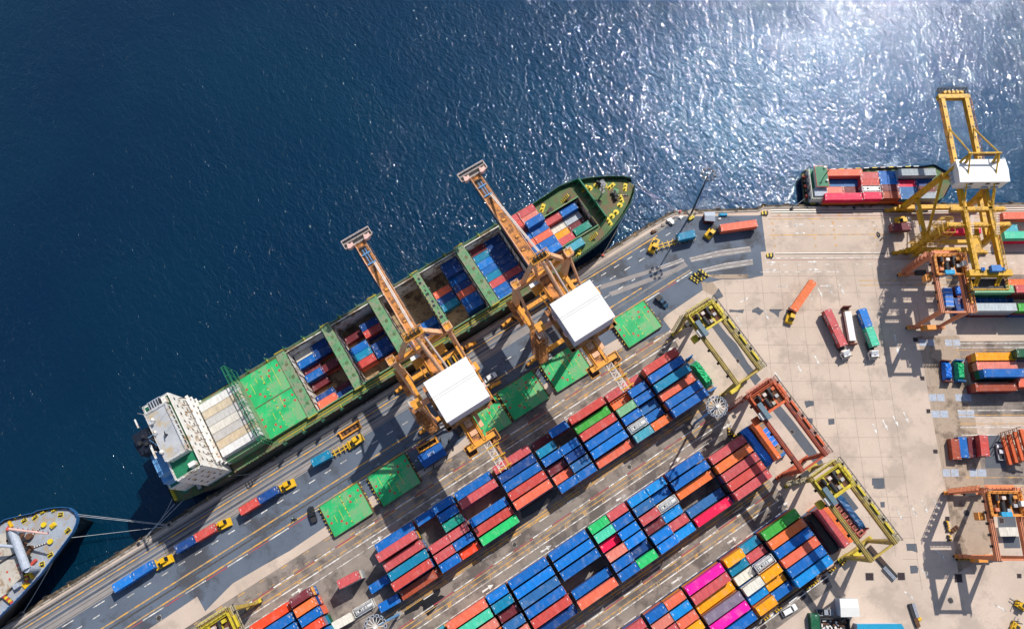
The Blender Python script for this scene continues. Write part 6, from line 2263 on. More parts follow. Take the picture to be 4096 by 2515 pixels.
# ---- blue roofed shed and the yellow frames beside it
def hutbox(name, label, cat, corners, h, mroof, mwall, rise=.6, sheet_=True):
    """corners: four roof corners in order (already 3-D, at height h)"""
    t = thing(name, label, cat, sum(corners, Vector()) / 4 * 1.0)
    t.location.z = 0
    c0 = Vector((t.location.x, t.location.y, 0))
    cs = [v - c0 for v in corners]
    ins = [v * .94 for v in cs]
    q = MB()
    q.prism([(v.x, v.y) for v in ins], 0, h - .05, mwall)
    w = q.build('wall', t)
    q = MB()
    r0, r1 = (cs[0] + cs[3]) / 2, (cs[1] + cs[2]) / 2
    r0.z = r1.z = h + rise
    q.raw([cs[0], cs[1], r1, r0, cs[2], cs[3]], [(0, 1, 2, 3), (3, 2, 4, 5)], mroof)
    if sheet_:
        for k in range(26):
            f = (k + .5) / 26
            for a, b in ((cs[0].lerp(cs[1], f), r0.lerp(r1, f)), (r0.lerp(r1, f), cs[3].lerp(cs[2], f))):
                q.beam(a + Vector((0, 0, .03)), b + Vector((0, 0, .03)), .06, .06, mroof)
    q.build('roof', t)
    q = MB()
    d = (ins[3] + ins[2]) / 2
    e = (ins[2] - ins[3]).normalized()
    nrm = Vector((d.x, d.y, 0)).normalized()
    p = Vector((d.x, d.y, 0))
    q.hexa([p - e * .6, p + e * .6, p + e * .6 + nrm * .06, p - e * .6 + nrm * .06] + [v + Vector((0, 0, 2)) for v in (p - e * .6, p + e * .6, p + e * .6 + nrm * .06, p - e * .6 + nrm * .06)], M_dark)
    q.build('door', t)
    return t
M_roofblue = mat('blue_sheet_roof', (0.012, 0.11, 0.38), rough=.5, var=.25, scale=.5)
sh = hutbox('shed', 'small shed with blue sheet roof between hatch covers on the quay', 'shed', [ZG(425, 1065, 3.2), ZG(660, 925, 3.2), ZG(728, 1050, 3.2), ZG(500, 1190, 3.2)], 3.2, M_roofblue, M_chas, .5)
q = MB()
for k in range(5):
    p = ZG(530 + 14 * k, 1045 - 8 * k, 3.45)
    e = ZG(543 + 14 * k, 1072 - 8 * k, 3.6)
    p.z += .25; e.z += .12
    q.beam(p - sh.location, e - sh.location, .12, .05, M_mark)
q.build('roof_battens', sh)
def bin_frame(label, z, cs, m, h=1.0, n=3):
    a, b, c_, d = [z(*p, h) for p in cs]
    o = (a + b + c_ + d) / 4
    t = thing('lifting_spreader', label, 'lifting frame', (o.x, o.y, 0))
    o = Vector((o.x, o.y, 0))
    q = MB()
    for p, e in ((a, b), (b, c_), (c_, d), (d, a)):
        q.beam(p - o - Vector((0, 0, .4)), e - o - Vector((0, 0, .4)), .4, .8, m)
    q.build('rim', t)
    q = MB()
    for k in range(1, n + 1):
        f = k / (n + 1)
        q.beam(a.lerp(b, f) - o - Vector((0, 0, .5)), d.lerp(c_, f) - o - Vector((0, 0, .5)), .25, .4, M_dark)
    q.sheet([xy(v - o) for v in (a, b, c_, d)], .25, M_rust)
    for p in (a, b, c_, d):
        q.box(p.x - o.x - .3, p.x - o.x + .3, p.y - o.y - .3, p.y - o.y + .3, 0, h + .25, m)
    q.build('cross_bars', t)
    return t
bin_frame('orange yellow lifting frame behind the blue shed', ZG, ((425, 985), (610, 880), (632, 925), (448, 1030)), M_cror, 1.4)
bin_frame('yellow lifting frame on the quay road, nearer the ship stern', ZW, ((480, 245), (585, 185), (600, 235), (505, 295)), M_yfit, 1.0) if False else bin_frame('dark yellow lifting frame on the quay road above the teal container truck', W and Z(0, 0, 1 / 1.6637), ((815, 1040), (860, 1012), (866, 1026), (823, 1053)), M_cror, 1.0, 3)
# stack of striped spreaders near the open yard
t = thing('spreader_pile', 'heap of black and yellow striped beams with a tyre beside the asphalt edge', 'scrap pile', Q(580, 1240, 0))
q = MB()
R2 = random.Random(4)
for k in range(7):
    x0 = -2.3 + k * .75
    n = 6
    a, b = Vector((x0 + R2.uniform(-.3, .3), 1.9 + R2.uniform(-.3, .2), .3 + .15 * (k % 3))), Vector((x0 + 1.1 + R2.uniform(-.3, .3), -1.6, .3 + .12 * (k % 2)))
    for i in range(n):
        q.beam(a.lerp(b, i / n), a.lerp(b, (i + 1) / n), .34, .34, M_yfit if (i + k) % 2 else M_dark)
q.build('striped_beam', t)
q = MB()
for k in range(12):
    a0, a1 = k * math.pi / 6, (k + 1) * math.pi / 6
    q.tube((.9 + .55 * math.cos(a0), .2 + .55 * math.sin(a0), .9), (.9 + .55 * math.cos(a1), .2 + .55 * math.sin(a1), .9), .18, M_rubber, 8)
q.build('tyre', t)
# light mast at the corner
def mast(label, base, h, r, ring, n, mm, nb=None):
    t = thing('light_mast', label, 'light mast', (base.x, base.y, 0))
    q = MB()
    q.tube((0, 0, 0), (0, 0, h), r, mm, 10, r2=r * .45)
    q.build('pole', t)
    q = MB()
    q.box(-1.1, 1.1, -1.1, 1.1, 0, .5, M_kerb)
    q.build('base', t)
    for k in range(n):
        a = 2 * math.pi * k / n
        q = MB()
        x, y = ring * math.cos(a), ring * math.sin(a)
        q.beam((0, 0, h), (x, y, h), .13, .1, M_shipw if nb else M_navy)
        q.obox((x, y, h - .35), .62, .85, .45, a, M_plate if nb else M_navy)
        q.obox((x, y, h + .1), .40, .6, .03, a, M_dark if nb else M_navy)
        q.build('floodlight', t)
    q = MB()
    q.tube((0, 0, h - .3), (0, 0, h + .7), .45, M_shipw if nb else M_plate, 14)
    q.build('lamp_crown', t)
    return t
mast('tall dark light mast at the quay corner leaning over the water in view', W(2766, 852), 29.5, .33, 1.9, 8, M_navy)
mast('blue grey light mast with a wheel of lamps between block end and red gantry', W(2778, 1693), 33.5, .42, 2.55, 14, M_blue2, 1)
mast('light mast with a wheel of white lamps at the bottom edge of the picture', (lambda p: Vector((p.x, p.y, 0)))(Z1(1478, 1490, 31)), 31, .42, 2.55, 14, M_blue2, 1)
# hut at the corner
hutbox('guard_hut', 'small hut with pale four sided roof at the quay corner', 'hut', [Q(655, 448, 3), Q(785, 445, 3), Q(788, 562, 3), Q(662, 552, 3)], 3.0, M_plate, M_rackbr, .5, False)
q = MB()
for dx in (0, 1.0):
    q.box(dx - .45, dx + .45, -.5, .5, 0, 1.1, M_yfit)
    q.tube((dx, 0, 1.1), (dx, 0, 1.2), .15, M_dark, 8)
o = q.build('plastic_tank')
o.location = Q(483, 530, .5) * 1.0
o.location.z = 0
tag(o, 'pair of yellow plastic tanks beside the quay corner light mast', 'tank')
R2 = random.Random(3)
for i, (p, s, mm, lab) in enumerate((((45, 690), 1.1, M_rust, 'rusty scrap lump at the kerb, farthest left of the corner heap'), ((155, 600), .8, M_kerb, 'grey concrete block at the kerb beside the rusty scrap'), ((240, 565), 1.6, M_steel, 'bundle of grey pipes at the kerb in the corner heap'), ((370, 510), 1.0, M_shipw, 'white sack beside the corner mast'), ((250, 525), .8, M_rust, 'rusty drum lying at the kerb in the corner heap'), ((80, 655), .9, M_kerb, 'pale concrete block at the kerb in the corner heap'), ((838, 525), .7, M_shipw, 'white bin standing right of the pale roofed hut'))):
    q = MB()
    c = Q(*p, .3)
    for k in range(4):
        q.obox((R2.uniform(-.5, .5) * s, R2.uniform(-.4, .4) * s, 0.001 * k), s * R2.uniform(.5, 1.3), s * R2.uniform(.25, .6), s * R2.uniform(.3, .7), R2.uniform(0, 3), mm)
    o = q.build(('scrap_metal', 'concrete_block', 'pipe_bundle', 'sack', 'oil_drum', 'concrete_block', 'rubbish_bin')[i])
    o.location = (c.x, c.y, 0)
    tag(o, lab, ('scrap', 'block', 'pipes', 'sack', 'drum', 'block', 'bin')[i])
tarp('tarpaulin', 'teal tarpaulin lying along the kerb right of the pale roofed hut', (lambda v: (v.x, v.y, 0))(Q(885, 480, .4)), rad(-32), 2.9, 1.1, .8, M_tarpcyan, 5)
# rail end stops, quay bollards
for i, (p, a) in enumerate((((1388, 458), -32), ((1452, 970), -32))):
    q = MB()
    for k in range(4):
        q.box(-1 + .5 * k, -.5 + .5 * k, -.6, .6, 0, .9 - .1 * k, M_yfit if k % 2 else M_dark)
    o = q.build('rail_stop')
    c = Q(*p, .4)
    o.location = (c.x, c.y, 0)
    o.rotation_euler = (0, 0, rad(a + 180))
    tag(o, ('striped rail stop at the end of the waterside crane rails', 'striped rail stop at the end of the inner crane rail')[i], 'rail stop', 'rail end stops')
for i, (p, lab) in enumerate(((W(556, 2172, .3), 'quay bollard holding the stern ropes of the green ship'), (W(677, 2097, .3), 'quay bollard holding the ropes of the grey ship'), (W(2720, 847, .3), 'red quay bollard at the corner holding the green bow ropes'), (W(2412, 1021, .3), 'red quay bollard beside the green bow'), (ZL(165, 1318, .3), 'quay bollard behind the barge stern'), (ZL(780, 1310, .3), 'quay bollard beside the middle of the barge'), (W(88, 2455, .3), 'quay bollard holding ropes of the grey ship, lowest'))):
    q = MB()
    q.lathe([(.45, 0), (.35, .15), (.28, .45), (.45, .6), (.42, .75), (.1, .8)], M_socket if 'red' in lab else M_dark, (0, 0, 0), 14)
    q.box(-.7, .7, -.7, .7, 0, .05, M_kerb)
    o = q.build('quay_bollard')
    o.location = (p.x, p.y, .0)
    tag(o, lab, 'bollard', 'quay bollards')
# ================================================================ the grey ship at lower left
g = thing('cargo_ship', 'grey decked ship with its bow at the lower left, yellow winches on deck', 'ship', (0, 0, 0))
M_gdeck = mat('deck_grey', (0.30, 0.335, 0.39), rough=.7, var=.15, scale=.25, dirt=(0.33, 0.27, 0.2), dirt_amt=.35, dirt_scale=.3, fine=.1)
M_bluebul = mat('bulwark_blue', (0.02, 0.10, 0.26), rough=.5, var=.3, scale=.6)
M_hullb = mat('hull_black', (0.010, 0.011, 0.013), rough=.45, var=.3, scale=.2)
M_hcream = mat('hatch_cream', (0.46, 0.42, 0.36), rough=.7, var=.15, scale=.3, dirt=(0.3, 0.2, 0.12), dirt_amt=.35, dirt_scale=.4)
ZH = 9.0
fpx = [(-900, 560), (-400, 520), (0, 462), (45, 430), (180, 398), (330, 365), (360, 345), (500, 318), (600, 310), (680, 316), (735, 355)]
npx = [(-900, 2090), (-400, 1720), (0, 1385), (200, 1188), (400, 975), (480, 870), (550, 780), (640, 660), (715, 560), (752, 470)]
tipw = xy(Z0(763, 405, ZH))
fo, ne = [xy(Z0(*q, ZH)) for q in fpx], [xy(Z0(*q, ZH)) for q in npx]
outl = ne + [tipw] + fo[::-1]
cx_ = [76.5, ]
def inward(p, k, tipx=tipw[0]):
    t = max(0, min(1, (p[0] + 150) / (tipx + 150)))
    kk = 1 - k * t ** 1.3
    return (p[0] - 2.4 * k * t, 77.0 + (p[1] - 77.0) * kk)
q = MB()
lv = [(-3.6, .97), (2.5, .55), (ZH, 0)]
for (za, ka), (zb, kb) in zip(lv, lv[1:]):
    ra, rb = [inward(p, ka) for p in outl], [inward(p, kb) for p in outl]
    n = len(outl)
    q.raw([(*p, za) for p in ra] + [(*p, zb) for p in rb], [(k, k + 1, n + k + 1, n + k) for k in range(n - 1)], M_hullb)
q.build('hull', g)
q = MB()
q.sheet(outl, ZH - 1.1, M_gdeck)
q.build('deck', g)
q = MB()
for a, b in zip(outl, outl[1:]):
    A, B_ = Vector((*a, ZH - 1.2)), Vector((*b, ZH - 1.2))
    d = (B_ - A).normalized()
    n = Vector((-d.y, d.x, 0))
    q.hexa([A, B_, B_ + n * .18, A + n * .18] + [v + Vector((0, 0, 1.35)) for v in (A, B_, B_ + n * .18, A + n * .18)], M_bluebul)
    L = (B_ - A).length
    if L < 14:
        for k in range(int(L / 1.6)):
            p = A + d * (1.6 * k + .8) + n * .18
            q.beam(p + Vector((0, 0, 1.1)), p + n * .7, .12, .2, M_bluebul)
q.build('bulwark', g)
q = MB()
b0 = Z0(722, 575, -2.6)
b1 = Z0(812, 520, -2.4)
dd = b1 - b0
n = 7
for k in range(n):
    a, b = b0 + dd * (k / n), b0 + dd * ((k + 1) / n)
    r = lambda f: 1.15 * math.sqrt(max(0.02, 1 - (max(0, f - .35) / .65) ** 2))
    q.tube(a, b, r(k / n), M_bulb if False else mat('bulb_purple', (0.16, 0.07, 0.19), rough=.35, var=.25, scale=.6), 16, r2=r((k + 1) / n))
q.build('bulbous_bow', g)
gd = ZH - 1.1
for i, (x, y, w_, h_, a) in enumerate(((240, 445, 58, 48, .3), (347, 415, 62, 45, .45), (598, 388, 55, 52, -.2), (668, 545, 62, 56, .5), (497, 783, 58, 50, .25), (415, 877, 52, 60, 0), (175, 415, 75, 25, .25), (430, 365, 80, 22, .1), (535, 348, 65, 22, .05))):
    c = Z0(x, y, gd)
    q = MB()
    A = rad(-32) + a + .35
    q.obox((c.x, c.y, gd), w_ / 36, h_ / 36, .1, A, M_yfit)
    q.obox((c.x, c.y, gd + .1), w_ / 36 - .3, h_ / 36 - .3, .02, A, M_dark)
    for s in (-.28, .28):
        p = (c.x + s * math.cos(A), c.y + s * math.sin(A))
        q.tube((*p, gd + .1), (*p, gd + .8), .17, M_yfit, 8)
    q.build('mooring_bollard', g)
# mast house across the deck with derrick post
pa, pb = Z0(120, 545, 13), Z0(262, 925, 13)
q = MB()
q.tube(pa, pb, 1.15, M_plate, 14)
for p in (pa, pb):
    q.tube((p.x, p.y, gd), (p.x, p.y, 13), .9, M_plate, 12)
q.tube(pa.lerp(pb, .42), Z0(-20, 690, 14), .45, M_plate, 8)
q.build('cross_mast', g)
q = MB()
q.tube(Z0(75, 525, 14), Z0(470, 575, 16), .38, M_brack, 8, r2=.25)
for k in range(9):
    p = Z0(75, 525, 14).lerp(Z0(470, 575, 16), k / 8)
    q.beam(p - Vector((0, 0, .3)), p + Vector((.5, .5, .4)), .15, .15, M_socket)
q.tube(Z0(75, 525, gd), Z0(75, 525, 14.5), .5, M_socket, 10)
q.build('derrick', g)
q = MB()
pts = [Z0(175, 600, gd), Z0(225, 620, gd), Z0(290, 830, gd), Z0(250, 835, gd)]
q.prism([xy(p) for p in pts], gd, gd + 1.6, M_yfit)
for k in range(6):
    p = Z0(205, 610, gd + 1.6).lerp(Z0(270, 830, gd + 1.6), k / 5)
    q.tube(p - Vector((.9, .5, 0)), p + Vector((.9, .5, 0)), .55, M_dark if k % 2 else M_rust, 10)
q.build('windlass', g)
for a, b in (((300, 600), (435, 485)), ((300, 720), (500, 650))):
    q = MB()
    A, B_ = Z0(*a, gd + .3), Z0(*b, gd + .3)
    n = 16
    for k in range(n):
        q.tube(A.lerp(B_, k / n), A.lerp(B_, (k + .8) / n), .2, M_shipw if k % 2 else M_rust, 6)
    q.tube(B_, B_ + Vector((0, 0, .5)), .75, M_yfit, 12)
    q.tube(A - Vector((0, 0, .3)), A + Vector((0, 0, 1.0)), .9, M_rust, 12)
    q.build('anchor_chain', g)
c = Z0(532, 492, gd)
q = MB()
q.obox((c.x, c.y, gd), 1.5, 1.2, .9, .2, M_yfit)
q.obox((c.x, c.y, gd + .9), 1.0, .8, .2, .2, M_vyel)
q.build('deck_hatch', g)
for a, b in (((112, 480), .3), ((315, 985), .2)):
    c = Z0(*a, gd)
    q = MB()
    q.obox((c.x, c.y, gd), 1.9, .7, .7, rad(-32) - .9, M_vyel)
    q.build('deck_locker', g)
for c_ in ([(-300, 640), (95, 560), (150, 760), (-300, 1020)], [(-300, 1060), (150, 785), (225, 990), (80, 1130), (60, 1165), (-300, 1400)]):
    q = MB()
    q.prism([xy(Z0(*p, gd + 1.2)) for p in c_], gd, gd + 1.3, M_hcream)
    hc = q.build('hatch_cover', g)
    q = MB()
    for p in ((70, 645), (-4, 770), (70, 950), (95, 1020), (170, 885), (200, 958)) if c_[0][1] > 800 else ((70, 643), (0, 700)):
        c = Z0(*p, gd + 1.3)
        q.tube((c.x, c.y, gd + 1.3), (c.x, c.y, gd + 1.33), .33, M_socket, 10)
    q.build('lashing_socket', hc)
q = MB()
for a, b in (((100, 560), (165, 775)), ((165, 775), (250, 960)), ((250, 960), (260, 1040)), ((40, 1190), (110, 1250))):
    q.beam(Z0(*a, gd + .5), Z0(*b, gd + .5), .9, .8, M_rust)
    for k in range(5):
        p = Z0(*a, gd + 1).lerp(Z0(*b, gd + 1), k / 4)
        q.box(p.x - .35, p.x + .35, p.y - .35, p.y + .35, gd + .6, gd + 1.1, M_yfit if k % 2 else M_socket)
q.build('coaming', g)
q = MB()
c = Z0(308, 915, gd)
for k in range(3):
    for j in range(14):
        a0, a1 = j * math.pi / 7, (j + 1) * math.pi / 7
        r = .75 - .12 * k
        q.tube((c.x + r * math.cos(a0), c.y + r * math.sin(a0), gd + .15 + .18 * k), (c.x + r * math.cos(a1), c.y + r * math.sin(a1), gd + .15 + .18 * k), .13, M_rope, 6)
q.build('rope_coil', g)
c = Z0(190, 1085, gd)
q = MB()
q.obox((c.x, c.y, gd), 1.6, 1.3, 1.6, .1, M_plate)
c = Z0(262, 1075, gd)
q.obox((c.x, c.y, gd), 1.6, 1.6, .5, .3, M_vyel)
c = Z0(340, 855, gd)
q.obox((c.x, c.y, gd), 1.9, .8, .8, .3, M_socket)
q.build('deck_locker', g)
for i, (a, b, lab) in enumerate((((755, 382), (676, 2098), 'upper of the three ropes from the grey bow to the quay'), ((757, 398), (672, 2101), 'middle of the three ropes from the grey bow to the quay'), ((705, 612), (668, 2104), 'lowest of the three ropes from the grey bow to the quay'), ((555, 780), (87, 2456), 'outer rope from the grey ship side down to the bottom of the quay'), ((540, 800), (90, 2452), 'inner rope from the grey ship side down to the bottom of the quay'))):
    rope('mooring_rope', lab, (Z0(*a, 8.2), W(b[0], b[1], .4)), .07, sag=.5, group='ropes of the grey ship')

# ================================================================ the barge at the second berth
bg = thing('container_barge', 'blue hulled barge with green roofed bridge and stacked containers', 'barge', (0, 0, 0))
M_bhull = mat('barge_blue', (0.008, 0.022, 0.085), rough=.45, var=.25, scale=.4)
DZ = -.8
def bp(L, z):
    return [B(u, v, z) for u, v in L]
ol = [(13.6, 1.9), (14.6, 1.0), (57, 1.0), (61, 3.5), (64.5, 9), (63.5, 12.5), (59.5, 15.4), (55, 14.8), (15.5, 13.7), (13.9, 12.6)]
q = MB()
n = len(ol)
lo = [(38 + (u - 38) * .97, 7.4 + (v - 7.4) * .9) for u, v in ol]
q.raw(bp(lo, -3.6) + bp(ol, DZ + .9), [(k, (k + 1) % n, n + (k + 1) % n, n + k) for k in range(n)], M_bhull)
q.build('hull', bg)
q = MB()
q.raw(bp(ol, DZ), [tuple(range(n))], M_dgreen)
q.raw(bp([(22, 1.9), (57.5, 1.9), (58.5, 13.4), (22, 13.0)], DZ + .05), [(0, 1, 2, 3)], M_rust)
q.build('deck', bg)
q = MB()
for (a, b) in (((15.5, 1.15), (57, 1.15)), ((15.5, 13.6), (55, 14.7))):
    for k in range(14):
        pa, pb = B(*a).lerp(B(*b), k / 14), B(*a).lerp(B(*b), (k + .6) / 14)
        q.beam(pa + Vector((0, 0, DZ + 1)), pb + Vector((0, 0, DZ + 1)), .25, .2, M_yfit if k % 2 == 0 else M_shipw)
q.build('guard_rail', bg)
def bbox(q, u0, u1, v0, v1, z0, z1, m):
    q.hexa([B(u0, v0, z0), B(u1, v0, z0), B(u1, v1, z0), B(u0, v1, z0), B(u0, v0, z1), B(u1, v0, z1), B(u1, v1, z1), B(u0, v1, z1)], m)
q = MB()
bbox(q, 15.4, 21.0, 1.6, 13.0, DZ, 2.2, M_shipw)
bbox(q, 15.5, 20.9, 1.7, 12.9, 2.2, 2.28, M_green2)
bbox(q, 16.2, 20.4, 2.4, 5.2, 2.28, 3.6, M_plate)
bbox(q, 17.0, 20.6, 5.4, 12.4, 2.28, 4.8, M_shipw)
dh = q.build('deckhouse', bg)
q = MB()
bbox(q, 16.7, 20.9, 5.1, 12.7, 4.8, 5.0, M_socket)
bbox(q, 16.85, 20.75, 5.25, 12.55, 5.0, 5.06, M_green2)
q.build('roof', dh)
q = MB()
q.tube(B(19.6, 9.0, 5), B(19.6, 9.0, 9.5), .15, M_green2, 8)
q.beam(B(19.0, 9.0, 8.6), B(20.2, 9.0, 8.6), .15, .15, M_green2)
q.tube(B(20, 12, 5.06), B(20, 12, 5.8), .35, M_shipw, 10)
q.tube(B(20.2, 7.2, 5.06), B(20.2, 7.2, 5.7), .35, M_shipw, 10)
q.build('mast', dh)
q = MB()
for k in range(6):
    bbox(q, 20.6, 20.63, 5.8 + k * 1.1, 6.6 + k * 1.1, 3.4, 4.4, M_glass)
for k in range(4):
    bbox(q, 15.37, 15.4, 2.4 + k * 2.6, 3.6 + k * 2.6, .4, 1.4, M_glass)
q.build('window', dh)
q = MB()
q.rail([B(15.5, 1.7, 2.28), B(20.9, 1.7, 2.28)], 1.0, M_shipw, .06, 1.2)
q.rail([B(15.5, 1.7, 2.28), B(15.5, 12.9, 2.28)], 1.0, M_shipw, .06, 1.2)
q.build('guard_rail', dh)
q = MB()
for k in range(5):
    q.tube(B(14.7, 4 + 1.8 * k, DZ), B(14.7, 4 + 1.8 * k, DZ + 1.2), .5, M_dark if k % 2 else M_socket, 10)
q.build('mooring_winch', bg)
BT = 'containers on the barge'
lowz = DZ + .06
def onb(kind, col, a, b, roof, lab):
    p, e = ZL(*a, roof), ZL(*b, roof)
    c = (p + e) / 2
    put_box(kind, col, (c.x, c.y, roof - CH), FB_A, lab, BT)
for kind, col, a, b, t_, lab in (('40', 'coral', (522, 968), (850, 958), 2, 'long coral container on top, next to the barge bridge'), ('40', 'steel', (540, 1075), (838, 1065), 1, 'long dusty blue container below the coral one, next to the barge bridge'), ('20', 'salmon', (540, 1140), (655, 1136), 1, 'salmon container low beside the barge bridge'),
                                 ('20', 'maroon', (665, 1137), (845, 1132), 1, 'dark red container between salmon one and the framed white box on the barge'), ('40', 'crimson', (495, 1207), (865, 1192), 2, 'long bright red container along the quay side of the barge bridge'),
                                 ('20', 'rose', (847, 995), (1022, 990), 2, 'rose container amidships in the seaward row of the barge'), ('20', 'blue', (1025, 985), (1207, 980), 2, 'blue container amidships in the seaward row of the barge'), ('20', 'red', (852, 1062), (1035, 1055), 2, 'red container amidships in the second row of the barge'),
                                 ('20', 'blue', (1043, 1052), (1222, 1045), 2, 'blue container amidships in the second row of the barge'), ('20', 'maroon', (1050, 1117), (1235, 1112), 2, 'dark red stained container amidships in the third row of the barge'), ('20', 'crimson', (875, 1195), (1058, 1187), 2, 'crimson container amidships along the quay side of the barge'),
                                 ('20', 'brown', (1065, 1188), (1247, 1180), 2, 'red brown container amidships along the quay side of the barge'), ('40', 'grey', (1225, 968), (1595, 952), 3, 'long grey container standing highest at the barge bow'), ('20', 'crimson', (1225, 1077), (1388, 1070), 2, 'crimson container below the long grey one at the barge bow'),
                                 ('20', 'navy', (1397, 1068), (1560, 1060), 2, 'navy container below the long grey one at the barge bow'), ('20', 'steel', (1238, 1142), (1397, 1135), 2, 'dusty blue container in the third row at the barge bow'), ('20', 'maroon', (1407, 1133), (1590, 1125), 2, 'dark red container in the third row at the barge bow'),
                                 ('20', 'steel', (1250, 1197), (1422, 1190), 2, 'dusty blue container along the quay side at the barge bow, aft one'), ('20', 'grey', (1427, 1190), (1602, 1182), 2, 'grey container along the quay side at the barge bow, forward one')):
    z_ = lowz + CH * t_
    onb(kind, col, a, b, z_, lab)
    o = ALLBOX[-1]
    for k in range(t_ - 1):
        put_box(kind, RN.choice(UNDERPAL), (o.location.x, o.location.y, lowz + CH * k), FB_A, 'container on tier %d under the %s' % (k + 1, lab.split(' container')[0]) + ' one ' + ('beside the barge bridge' if a[0] < 800 else 'amidships on the barge' if a[0] < 1100 else 'toward the barge bow'), BT)
for o in list(ALLBOX):
    if o['label'].startswith('long grey container standing'):
        q = MB()
        letter(q, 'ZKMQT', (1.0, -CW / 2 - .012, 1.3), (1, 0, 0), (0, 0, 1), 1.1, M_mark)
        q.build('lettering', o)
p, e = ZL(860, 1127, lowz + 2 * CH), ZL(1047, 1118, lowz + 2 * CH)
c = (p + e) / 2
put_tank((c.x, c.y, lowz + CH), FB_A, 'white tank container in a frame amidships on the barge', None)
put_box('20', 'navy', (c.x, c.y, lowz), FB_A, 'navy container under the white tank amidships on the barge', BT)
rope('mooring_rope', 'rope from the barge stern to the quay', (B(14, 3.0, .2), ZL(165, 1318, .4)), .06, sag=.2)

# ================================================================ boxes on the quay of the second berth and the blocks on the right edge
YG = 'containers at the right edge of the yard'
def yb(kind, col, z, a, b, tiers, lab, unders=(), grp=YG, base=0.0, hh=CH):
    h = base + tiers * hh
    p, e = z(*a, h), z(*b, h)
    c, d = (p + e) / 2, e - p
    an = math.atan2(d.y, d.x)
    o = put_box(kind, col, (c.x, c.y, h - CH), an, lab, grp)
    for k, u in enumerate(unders):
        put_box(kind, u, (c.x, c.y, h - CH * (k + 2)), an, 'container %s directly under the %s' % (('', 'two down, ')[k] + CN[u], lab), grp)
    return o
yb('20', 'maroon', ZS, (392, 480), (564, 475), 1.5, 'two toned maroon container on a trailer under the bright yellow crane')
yb('40', 'crimson', ZS, (900, 507), (1188, 505), 1.5, 'long crimson container on the quay between the yellow crane legs')
yb('40h', 'coral', ZS, (1400, 382), (1790, 375), 1.5, 'long coral container cut by the right edge beside the barge berth')
yb('20', 'aqua', ZS, (1395, 500), (1555, 495), 1.5, 'pale teal container behind the mint one at the right edge')
yb('40', 'mint', ZS, (1432, 557), (1800, 552), 2, 'mint container over a red one at the right edge', ('crimson',))
truck('yellow tractor beside a maroon container under the bright yellow crane', ZS, (640, 432), (545, 432), (492, 412), (455, 425), mchas=M_pipe)
R1, R2_ = Z(3720, 1060, 3.309), Z(3720, 1380, 3.723)
yb('40', 'sage', R1, (592, 314), (1106, 312), 3, 'long pale green container on top behind the salmon gantry leg', ('darkgreen', 'navy'))
o = yb('40', 'white', R1, (622, 553), (1150, 552), 3, 'long rust stained pale container over grey ones by the gantry', ('grey', 'maroon'))
ALLBOX[-3].color = (.44, .50, .52, 1)
c, a, l = mid(R1, (632, 458), (1050, 457), CH)
put_opentop(12.19, 'blue', (c.x, c.y, 0), a, 'long open topped blue container between the pale green and pale grey ones', fill=.3, group=YG)
yb('40', 'orange', R1, (1045, 235), (1560, 232), 2, 'long orange container at the right edge behind the pale green one', ('coral',))
yb('40', 'rose', R1, (1146, 312), (1660, 310), 3, 'long rose container at the right edge beside the pale green one', ('maroon', 'maroon'))
yb('40', 'green', R1, (1188, 556), (1690, 554), 3, 'long bright green container at the right edge beside the pale grey one', ('maroon', 'navy'))
for a, b, t_, col, lab in (((245, 330), (262, 515), 2, 'navy', 'short container under a striped blue tarpaulin inside the salmon gantry'), ((372, 292), (386, 400), 2, 'maroon', 'dark red short container right of the striped blue tarpaulin')):
    pass
c, a, l = mid(R1, (245, 325), (268, 520), 4.6)
put_box('20', 'maroon', (c.x, c.y, 0), a, 'short maroon container under the striped blue rack inside the salmon gantry', YG)
q = MB()
q.box(-3.03, 3.03, -1.22, 1.22, 0, 1.9, M_tblue)
for k in range(5):
    x = -3.03 + 1.5 * k
    q.box(x - .15, x + .15, -1.24, 1.24, 0, 1.93, M_plate)
o = q.build('covered_rack')
o.location = (c.x, c.y, CH + .02)
o.rotation_euler = (0, 0, a)
tag(o, 'blue covered rack with pale stripes inside the salmon gantry', 'covered rack')
c2 = B(45.9, -31.2)
yb('20', 'maroon', R1, (395, 300), (425, 480), 1, 'short maroon container behind the gantry girder beside the striped rack')
tarp('tarpaulin', 'bright blue tarpaulin over the maroon container inside the salmon gantry', (lambda v: (v.x, v.y, CH))(R1(392, 335, CH + .5)), FB_A + rad(90), 2.8, 2.3, .7, M_tblue, 8)
yb('20', 'navy', R1, (385, 510), (410, 600), 1, 'short navy container low at the foot of the salmon gantry')
